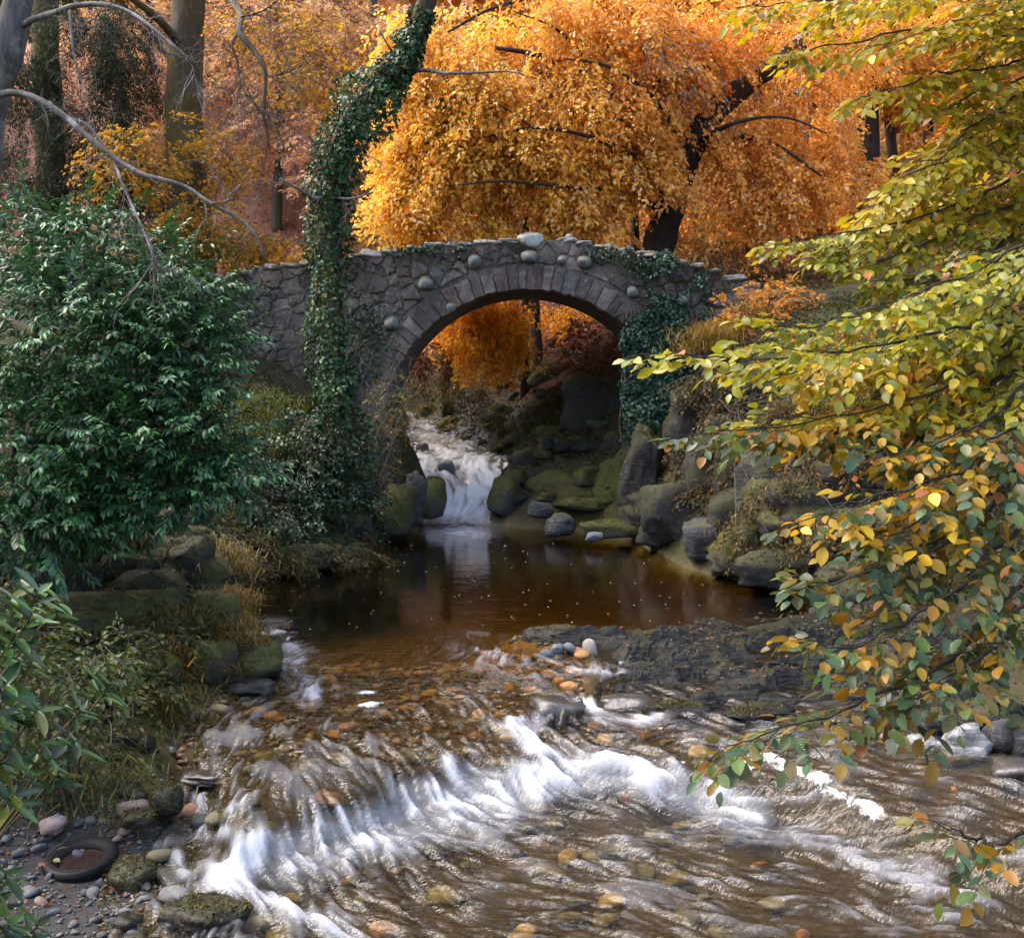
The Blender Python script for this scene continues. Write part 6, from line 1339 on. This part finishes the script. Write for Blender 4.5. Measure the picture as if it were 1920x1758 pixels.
# ---- wet leaves caught on the slate shelf
r = np.random.default_rng(671); ok = np.argwhere((es > .1) & (es < 4.4) & (sz_ > water_z(SX, SY) + .03)); k = ok[r.choice(len(ok), 420)]; f_ = fbm2(SX[k[:, 0], k[:, 1]], SY[k[:, 0], k[:, 1]], 1.2, 672); k = k[f_ > -.05]; n = len(k)
P = np.stack([SX[k[:, 0], k[:, 1]], SY[k[:, 0], k[:, 1]], sz_[k[:, 0], k[:, 1]] + .008], 1); D = r.standard_normal((n, 3)); D[:, 2] *= .2
V, T, C = leaf_quads(P, D, np.array([0, 0, 1.0]) + .3 * r.standard_normal((n, 3)), .055 * r.uniform(.6, 1.2, n), .035 * r.uniform(.7, 1.2, n), pal([(.30, .10, .06), (.22, .07, .04), (.38, .18, .10), (.14, .08, .04)], n, .2, r))
tag(obj('leaf_litter', mesh_from('leaf_litter', V, T, True, C), M_COPPER), 'reddish wet leaves caught on the slate shelf', 'leaves', kind='stuff')
ok = np.argwhere((es > .2) & (es < 5.2) & (sz_ > water_z(SX, SY) + .05)); k = ok[r.choice(len(ok), 7000)]; f_ = fbm2(SX[k[:, 0], k[:, 1]], SY[k[:, 0], k[:, 1]], 1.6, 673); k = k[f_ > .02]
V, T, C = blades(np.stack([SX[k[:, 0], k[:, 1]], SY[k[:, 0], k[:, 1]], sz_[k[:, 0], k[:, 1]]], 1), .05, .012, [(.03, .032, .007), (.055, .048, .01), (.08, .06, .014)], 674, 1.5, .55)
obj('moss', mesh_from('moss', V, T, True, C), M_HERB, shelf)['kind'] = 'stuff'

# ---- leaves afloat on the pool, gathered towards its edges
x, y = FLOAT_XY; ee = bank_e(x, y); r = np.random.default_rng(681); ok = (ee < -.12) & (r.random(len(x)) < np.where(ee > -.9, .9, .22)); x, y = x[ok], y[ok]; n = len(x)
D = r.standard_normal((n, 3)); D[:, 2] *= .05
V, T, C = leaf_quads(np.stack([x, y, np.full(n, .012)], 1), D, np.array([0, 0, 1.0]) + .08 * r.standard_normal((n, 3)), .06 * r.uniform(.6, 1.2, n), .04 * r.uniform(.7, 1.2, n), pal([(.42, .19, .05), (.30, .12, .04), (.48, .30, .10), (.20, .09, .04)], n, .2, r), .04, .03)
tag(obj('floating_leaves', mesh_from('floating_leaves', V, T, True, C), M_COPPER), 'small brown and orange leaves afloat on the pool', 'leaves', kind='stuff')

# ================================================================== NEAR THINGS
# ---- the beech whose branches droop into the frame over the right bank
M_BEECH = mat_leaf('beech_leaf', .42, .36, .45); M_BEECHO = mat_leaf('beech_leaf_single', .42, .36, .45, objcol=True, veins=True)
tx, ty = 4.1, 5.2; be = thing('beech_tree', 'near beech with yellow-green leaves drooping over the right bank', 'tree', (tx, ty, float(drop(tx, ty))))
b0 = np.array(be.location)
trunk = limb(be, 'trunk', np.vstack([b0 - [0, 0, .3], b0 + [.05, 0, 2], b0 + [-.1, 0, 4.5], b0 + [.1, .1, 8]]), .26, .16, M_BARKG, 12, 30)
BB = [[(1990, 300, 4.6), (1750, 395, 4.3), (1560, 432, 4.1), (1425, 462, 4.0)], [(1990, 470, 4.5), (1760, 555, 4.2), (1560, 610, 4.0), (1420, 602, 3.9)], [(1990, 590, 4.3), (1700, 650, 3.9), (1450, 686, 3.7), (1215, 690, 3.5)], [(1990, 640, 4.4), (1700, 745, 4.0), (1500, 792, 3.8), (1275, 800, 3.6)],
      [(1990, 90, 4.6), (1850, 145, 4.3), (1740, 170, 4.2), (1620, 190, 4.0)], [(1990, 30, 4.3), (1820, 20, 4.1), (1650, 65, 3.9)], [(1990, 230, 4.5), (1820, 295, 4.2), (1700, 345, 4.0), (1590, 400, 3.9)], [(1990, 780, 4.4), (1800, 890, 4.1), (1650, 955, 3.9), (1500, 1000, 3.8)],
      [(1990, 960, 4.2), (1800, 1090, 3.9), (1650, 1190, 3.7), (1520, 1180, 3.6)], [(1990, 1060, 4.2), (1800, 1220, 3.8), (1600, 1300, 3.6), (1440, 1345, 3.5), (1345, 1385, 3.5)], [(1990, 1080, 4.0), (1860, 1200, 3.8), (1740, 1270, 3.6), (1630, 1340, 3.6)], [(1990, 690, 4.6), (1850, 790, 4.4), (1720, 850, 4.2), (1600, 862, 4.1)],
      [(1990, 880, 4.3), (1780, 1000, 4.0), (1600, 1065, 3.8), (1530, 1052, 3.8)], [(1990, 540, 4.7), (1720, 690, 4.3), (1540, 810, 4.1), (1385, 828, 4.0)], [(1990, 380, 4.7), (1850, 470, 4.5), (1740, 500, 4.3), (1660, 530, 4.1)], [(1990, -10, 4.4), (1700, -25, 4.2), (1480, -5, 4.1), (1370, 14, 4.0)],
      [(1990, 1530, 3.6), (1850, 1568, 3.5), (1770, 1552, 3.4)], [(1990, 160, 4.8), (1900, 220, 4.7), (1780, 270, 4.5), (1700, 270, 4.4)], [(1990, 620, 4.9), (1860, 700, 4.7), (1740, 760, 4.6), (1640, 780, 4.5)], [(1990, 1010, 4.6), (1880, 1060, 4.5), (1760, 1120, 4.4), (1640, 1110, 4.3)], [(1990, 840, 4.8), (1880, 920, 4.7), (1800, 960, 4.6), (1700, 950, 4.5)], [(1990, 440, 4.2), (1850, 500, 4.0), (1720, 590, 3.9), (1620, 640, 3.8)]]
BB = [[(a, b, Y * (1.35 if pts[-1][1] < 640 else 1.15 if pts[-1][1] < 860 else 1.0)) for (a, b, Y) in pts] for pts in BB]
r = np.random.default_rng(701); LP, LD, LN, LS, LZ = [], [], [], [], []; tw = []
BB2 = []
for pts in BB:
    BB2.append(pts)
    for rep in range(3 if pts[-1][1] < 640 else 2 if pts[-1][1] < 860 else 1 if pts[-1][1] < 1060 else 0):
        o1, o2, o3 = r.normal(20, 40), r.normal(0, 48), r.uniform(.1, .7); BB2.append([(a + o1 + 40 * k, b + o2 + r.normal(0, 12), Y + o3) for k, (a, b, Y) in enumerate(pts)])
for bi, pts in enumerate(BB2):
    P = np.array([at(*p) for p in pts]); src = trunk[np.argmin(np.abs(trunk[:, 2] - P[0, 2] - .3))]
    Pa = np.vstack([src, P]); Q = smooth_path(Pa, 40); Q[8:] += np.cumsum(r.normal(0, .007, (32, 3)), 0)
    V, T = tube(Q, np.linspace(.010, .0016, 40), 6); obj('branch', mesh_from('branch', rel(V, be), T), M_BARKD, be)
    Qs = Q[10:]; seg = np.linalg.norm(np.diff(Qs, axis=0), axis=1).sum(); dens = .35 if pts[-1][1] > 1500 else 1.0
    nt_ = int(seg / .038 * dens); us = np.linspace(.02, .995, nt_) * (len(Qs) - 1.01)
    for j, u in enumerate(us):
        i = int(u); p = Qs[i] + (Qs[i + 1] - Qs[i]) * (u - i); tdir = unit(Qs[i + 1] - Qs[i]); upv = np.array([0, 0, 1.0])
        sdv = unit(np.cross(tdir, upv)) * (1 if j % 2 else -1); frac = u / len(Qs)
        L = (.30 * (1 - frac) + .07) * r.uniform(.6, 1.25); d = unit(tdir * .85 + sdv * .75 + r.normal(0, .24, 3) + [0, 0, -.12])
        q = p + d * L * np.linspace(0, 1, 5)[:, None] + np.array([0, 0, -.16 * L]) * (np.linspace(0, 1, 5) ** 2)[:, None]; tw.append(q)
        nl = max(2, int(L / .030)); sd2 = unit(np.cross(d, upv))
        for k in range(nl):
            f = (k + 1) / nl; base = q[0] + (q[-1] - q[0]) * f + [0, 0, -.01]
            s = (1 if k % 2 else -1) * (0 if k == nl - 1 else 1)
            LP.append(base); LD.append(d * .75 + sd2 * s * .8 + r.normal(0, .14, 3) + [0, 0, -.1 - .15 * r.random()]); LN.append(upv + r.normal(0, .48, 3) + tdir * .1); LS.append(r.uniform(.042, .076)); LZ.append(p[2])
LP, LD, LN, LS = map(np.array, (LP, LD, LN, LS)); n = len(LP)
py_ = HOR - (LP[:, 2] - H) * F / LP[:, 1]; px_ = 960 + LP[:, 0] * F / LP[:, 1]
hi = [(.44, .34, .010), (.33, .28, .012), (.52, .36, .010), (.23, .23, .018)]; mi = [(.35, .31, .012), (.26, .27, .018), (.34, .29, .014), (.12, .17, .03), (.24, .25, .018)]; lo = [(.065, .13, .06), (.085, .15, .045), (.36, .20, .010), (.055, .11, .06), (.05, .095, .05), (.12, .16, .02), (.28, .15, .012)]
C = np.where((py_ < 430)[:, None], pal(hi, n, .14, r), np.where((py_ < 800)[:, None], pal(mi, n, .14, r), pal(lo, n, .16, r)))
amb = (np.abs(py_ - 860) < 190) & (px_ > 1480) & (px_ < 1850) & (r.random(n) < .4); C[amb] = pal([(.50, .30, .010), (.42, .25, .010), (.56, .38, .014)], int(amb.sum()), .15, r)
rd = r.random(n) < .018; C[rd] = pal([(.48, .14, .02), (.40, .17, .05), (.25, .09, .03)], int(rd.sum()), .15, r)
vis = (px_ < 1960) & (py_ > -40) & (py_ < 1790); score = np.where(vis, LS / LP[:, 1] + .004 * r.random(n) + np.where(px_ < 1560, .006, 0), -1); top = np.argsort(-score)[:296]
rest = np.setdiff1d(np.nonzero((px_ < 2250))[0], top)
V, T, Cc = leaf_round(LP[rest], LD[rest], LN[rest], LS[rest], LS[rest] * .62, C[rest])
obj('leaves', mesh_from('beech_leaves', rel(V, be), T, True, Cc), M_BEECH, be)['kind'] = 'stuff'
acc = Acc(); twig_tubes(acc, np.array(tw), .0018, .0008); obj('twigs', acc.mesh('twigs', be), M_BARKD, be)['kind'] = 'stuff'
def one_leaf(seed, w=.31, nseg=7):
    """a single beech leaf of unit length along +Y, pleated and slightly cupped"""
    rr = np.random.default_rng(seed); V, Fc = [], []; cup, bend = rr.uniform(.05, .16), rr.uniform(.08, .28)
    for i in range(nseg + 1):
        u = i / nseg; ww = w * (math.sin(math.pi * min(1, u * .94 + .03)) ** .75) * (1.06 - .22 * u) if i < nseg else .004
        for s in (-1, -.5, 0, .5, 1):
            V.append((s * ww, u, cup * abs(s) * ww * 2 - bend * u * u + .012 * math.sin(u * 30) * abs(s)))
    for i in range(nseg):
        for k in range(4):
            a = i * 5 + k; Fc.append((a, a + 1, a + 6, a + 5))
    o_ = len(V); V += [(-.006, -.16, -.01), (.006, -.16, -.01), (.005, .02, 0), (-.005, .02, 0)]; Fc.append((o_, o_ + 1, o_ + 2, o_ + 3))
    me = mesh_from('leaf', np.array(V) * .08, Fc, True); me.materials.append(M_BEECHO); return me
LM = [one_leaf(710 + i) for i in range(6)]
from mathutils import Matrix
for j in top:
    D = unit(LD[j]); S = unit(np.cross(D, LN[j])); N = np.cross(S, D); s = LS[j] / .08
    o = obj('leaf', LM[int(r.integers(6))], None, be)
    o.matrix_world = Matrix(((S[0] * s, D[0] * s, N[0] * s, LP[j, 0] - b0[0]), (S[1] * s, D[1] * s, N[1] * s, LP[j, 1] - b0[1]), (S[2] * s, D[2] * s, N[2] * s, LP[j, 2] - b0[2]), (0, 0, 0, 1)))
    o.color = (*C[j], 1)
# ---- rhododendron at the near left
M_RHO = mat_leaf('rhododendron_leaf', .18, .32, .5, objcol=True)
def long_leaf(seed):
    rr = np.random.default_rng(seed); V, Fc = [], []; bend = rr.uniform(.05, .3)
    for i in range(8):
        u = i / 7; ww = .15 * math.sin(math.pi * (u * .93 + .04)) ** .8
        for s in (-1, 0, 1): V.append((s * ww, u, .06 * abs(s) - bend * u * u))
    for i in range(7):
        for k in range(2): a = i * 3 + k; Fc.append((a, a + 1, a + 4, a + 3))
    me = mesh_from('leaf', np.array(V) * .14, Fc, True); me.materials.append(M_RHO); return me
RM = [long_leaf(730 + i) for i in range(4)]
def whorls(root, W, seed, per=9):
    r = np.random.default_rng(seed); c0 = np.array(root.location); base = c0
    for (a, b, Y, s) in W:
        tip = at(a, b, Y); mid = base * .35 + tip * .65 + [-.25 + r.normal(0, .06), r.normal(0, .06), -.16]
        V, T = tube(smooth_path(np.vstack([base, mid, tip]), 12), np.linspace(.012, .005, 12), 6); obj('stem', mesh_from('stem', rel(V, root), T), M_BARKM, root)
        ax = unit(tip - mid + [0, -.1, .25])
        for k in range(per):
            th = k * 2.4 + r.normal(0, .2); a_ = unit(np.cross(ax, [.3, 1, .2])); b_ = np.cross(ax, a_)
            o_ = np.cos(th) * a_ + np.sin(th) * b_; D = unit(o_ * r.uniform(.7, 1.2) + ax * r.uniform(.1, .7) + [0, 0, -.15]); N0 = ax * 1.0 + [0, 0, .4] - o_ * .3
            S = unit(np.cross(D, N0)); N = np.cross(S, D); q = 1.3 * s * r.uniform(.75, 1.15); p = tip - ax * .012 * k * s - c0
            o = obj('leaf', RM[int(r.integers(4))], None, root)
            o.matrix_world = Matrix(((S[0] * q, D[0] * q, N[0] * q, p[0]), (S[1] * q, D[1] * q, N[1] * q, p[1]), (S[2] * q, D[2] * q, N[2] * q, p[2]), (0, 0, 0, 1)))
            c = [(.020, .060, .020), (.035, .095, .022), (.055, .125, .022), (.018, .045, .022), (.10, .13, .025)][int(r.choice(5, p=[.3, .28, .17, .18, .07]))]; o.color = (*c, 1)
c = np.array([-3.5, 5.3, float(drop(-3.5, 5.3)) + .02])
rh = thing('rhododendron', 'near rhododendron with whorls of long leaves at the water meadow edge', 'bush', c)
rh['label'] = 'rhododendron with whorls of long glossy leaves beside the shingle bank'
whorls(rh, [(20, 1120, 5.6, 1), (70, 1110, 5.7, 1), (110, 1130, 5.9, .9), (30, 1190, 5.4, 1.1), (10, 1280, 5.2, 1.1), (70, 1330, 5.6, 1.1), (140, 1390, 5.8, 1), (60, 1240, 5.8, .9), (20, 1400, 5.2, 1.1), (110, 1450, 5.7, .9), (25, 1490, 5.2, 1), (190, 1290, 6.4, .9), (205, 1285, 6.2, .8), (60, 1150, 5.4, 1), (-10, 1340, 5.2, 1), (95, 1420, 5.5, .9), (40, 1445, 5.5, 1), (150, 1330, 6.0, .8), (0, 1220, 5.6, 1.1), (20, 1330, 5.6, 1.1)], 741)
c = np.array([-3.3, 4.9, float(drop(-3.3, 4.9))])
r2 = thing('rhododendron', 'low rhododendron shoot in front of the shingle, below the main bush', 'bush', c)
whorls(r2, [(10, 1640, 5.4, .9), (70, 1735, 5.6, .9), (15, 1735, 5.2, .9), (-10, 1690, 5.3, .9)], 742)
lf = [(100, 1300, 9.6, 110, 70, .7, 40), (40, 1200, 9.4, 60, 60, .6, 30), (200, 1230, 10, 70, 60, .6, 30), (40, 1420, 9.6, 50, 50, .5, 24)]
leafy('shrub', 'loose bright green undergrowth behind the rhododendron', 'shrub', lf, 751, .28, 14, (.07, .04), M_HERB, [(.045, .085, .018), (.07, .11, .02), (.10, .12, .03), (.03, .055, .016), (.20, .22, .09)])
# ---- the old tyre lying in the shallows
ty_c = at(152, 1606, 9.02); m, nt, out = new_mat('tyre_rubber'); g = NT(nt); nn = g.noise(18, 4, .6, g.pos())
b = g.n('BsdfPrincipled', {'Base Color': g.mix(nn, (.004, .004, .0042), (.012, .011, .010)), 'Roughness': .55, 'Specular IOR Level': .2, 'Normal': g.bump(nn, .3, .01)}); nt.links.new(b.outputs[0], out.inputs[0]); M_TYRE = m
tyre = thing('old_tyre', 'old black car tyre lying flat in the shallows beside the shingle', 'tyre', ty_c - [0, 0, .055]); tyre.rotation_euler = (R(7), R(-5), .3)
prof = [(.175, .035), (.185, .06), (.205, .075), (.235, .088), (.265, .085), (.283, .07), (.291, .045), (.293, 0), (.291, -.045), (.283, -.07), (.265, -.085), (.235, -.088), (.205, -.075), (.185, -.06), (.175, -.035), (.172, -.03), (.20, -.05), (.25, -.06), (.262, 0), (.25, .06), (.20, .05), (.172, .03)]
ns = 56; V = [(rr_ * math.cos(2 * math.pi * i / ns), rr_ * math.sin(2 * math.pi * i / ns), z) for i in range(ns) for rr_, z in prof]; k = len(prof)
fs = [(i * k + j, ((i + 1) % ns) * k + j, ((i + 1) % ns) * k + (j + 1) % k, i * k + (j + 1) % k) for i in range(ns) for j in range(k)]
casing = obj('casing', mesh_from('casing', V, fs, True), M_TYRE, tyre)
V, fs = [], []
for i in range(ns * 2):
    th = math.pi * i / ns; 
    for (rr_, z, dt) in ((.294, -.05, 0), (.294, -.05, .03), (.294, .05, .045), (.294, .05, .015), (.299, -.05, .005), (.299, -.05, .025), (.299, .05, .04), (.299, .05, .02)):
        V.append((rr_ * math.cos(th + dt), rr_ * math.sin(th + dt), z))
    o_ = i * 8; fs += [tuple(o_ + q for q in f_) for f_ in ((4, 5, 6, 7), (0, 1, 5, 4), (1, 2, 6, 5), (2, 3, 7, 6), (3, 0, 4, 7))]
obj('tread', mesh_from('tread', V, fs, False), M_TYRE, casing)['kind'] = 'stuff'
for rr_ in (.222, .255):
    th = np.linspace(0, 2 * np.pi, 60); Pp = np.stack([np.cos(th) * rr_, np.sin(th) * rr_, np.full(60, .0865 if rr_ > .24 else .0815)], 1); V, T = tube(Pp, .004, 5, cap=False); obj('sidewall_rib', mesh_from('sidewall_rib', V, T), M_TYRE, casing)
M_STILL = bpy.data.materials.new('still_rainwater'); M_STILL.use_nodes = True; pb = M_STILL.node_tree.nodes['Principled BSDF']; pb.inputs['Base Color'].default_value = (.03, .018, .015, 1); pb.inputs['Roughness'].default_value = .05
th = np.linspace(0, 2 * np.pi, 41)[:40]; V = [(0, 0, .028)] + [(.2 * math.cos(a), .2 * math.sin(a), .028) for a in th]
obj('trapped_water', mesh_from('trapped_water', V, [(0, 1 + i, 1 + (i + 1) % 40) for i in range(40)]), M_STILL, tyre)
# ---- single fallen leaves that stand out
M_FALL1 = mat_leaf('fallen_leaf', .3, .5, .3, objcol=True)
FLM = []
for i in range(3):
    me = one_leaf(770 + i).copy(); me.materials.clear(); me.materials.append(M_FALL1); FLM.append(me)
rr = np.random.default_rng(77)
for (a, b, Y, s, c, lab) in [(404, 1704, 8.15, .9, (.55, .13, .04), 'red fallen leaf on the long low mossy boulder'), (216, 1662, 8.75, 1.0, (.62, .14, .03), 'orange-red fallen leaf in the shallows by the olive mossy stone'), (330, 1435, 10.3, .8, (.5, .28, .14), 'tan fallen leaf on the black wet ledge'), (1118, 1432, 10.75, 1.1, (.30, .10, .035), 'curled brown leaf caught at the lip of the rapids'),
    (232, 1625, 8.7, .8, (.5, .38, .18), 'cream fallen leaf on top of the olive mossy stone'), (125, 1588, 9.0, .9, (.16, .19, .05), 'green leaf lying on the tyre rim'), (112, 1614, 8.85, .9, (.20, .22, .06), 'olive leaf lying on the near side of the tyre'), (1790, 1475, 9.3, .9, (.45, .15, .03), 'orange leaf hanging over the brown shallows'), (1760, 1508, 9.0, .8, (.22, .09, .04), 'brown leaf drifting in the brown shallows'), (1600, 1340, 11.25, .9, (.48, .24, .10), 'tan fallen leaf on the dark mossy block'), (80, 1618, 8.9, .8, (.4, .12, .06), 'reddish leaf on the shingle beside the tyre')]:
    o = obj('fallen_leaf', FLM[int(rr.integers(3))], None, None, tuple(at(a, b, Y))); o.scale = (s, s, s); o.rotation_euler = (rr.normal(.2, .3), rr.normal(0, .3), rr.uniform(0, 6.28)); o.color = (*c, 1); tag(o, lab, 'leaf')
# ---- the path fence behind the bridge
M_WOOD = mat_plain('weathered_rail', (.20, .15, .12), .8, .3, 12)
f0, f1 = at(385, 446, 33), at(585, 452, 33); fe = thing('rail_fence', 'low wooden rail fence along the path behind the bridge wall', 'fence', (f0[0], f0[1], float(drop(f0[0], f0[1]))))
def beam(p, q, w, h_):
    p, q = np.asarray(p, float), np.asarray(q, float); d = unit(q - p); s = unit(np.cross(d, [0, 0, 1.0] if abs(d[2]) < .9 else [0, 1.0, 0])) * w / 2; u = np.cross(s, d); u = unit(u) * h_ / 2
    V = [p - s - u, p + s - u, p + s + u, p - s + u, q - s - u, q + s - u, q + s + u, q - s + u]
    return V, [(0, 3, 2, 1), (4, 5, 6, 7), (0, 1, 5, 4), (1, 2, 6, 5), (2, 3, 7, 6), (3, 0, 4, 7)]
V, Fc = beam(f0, f1, .05, .07); obj('rail', mesh_from('rail', rel(V, fe), Fc, False), M_WOOD, fe)
V, Fc = beam(f0 - [0, 0, .42], f1 - [0, 0, .42], .05, .06); obj('rail', mesh_from('rail', rel(V, fe), Fc, False), M_WOOD, fe)
for k in range(5):
    p = f0 + (f1 - f0) * k / 4 + [0, .06, 0]; zg = float(drop(p[0], p[1])) - .2; V, Fc = beam([p[0], p[1], zg], [p[0], p[1], p[2] + .12], .08, .08); obj('post', mesh_from('post', rel(V, fe), Fc, False), M_WOOD, fe)
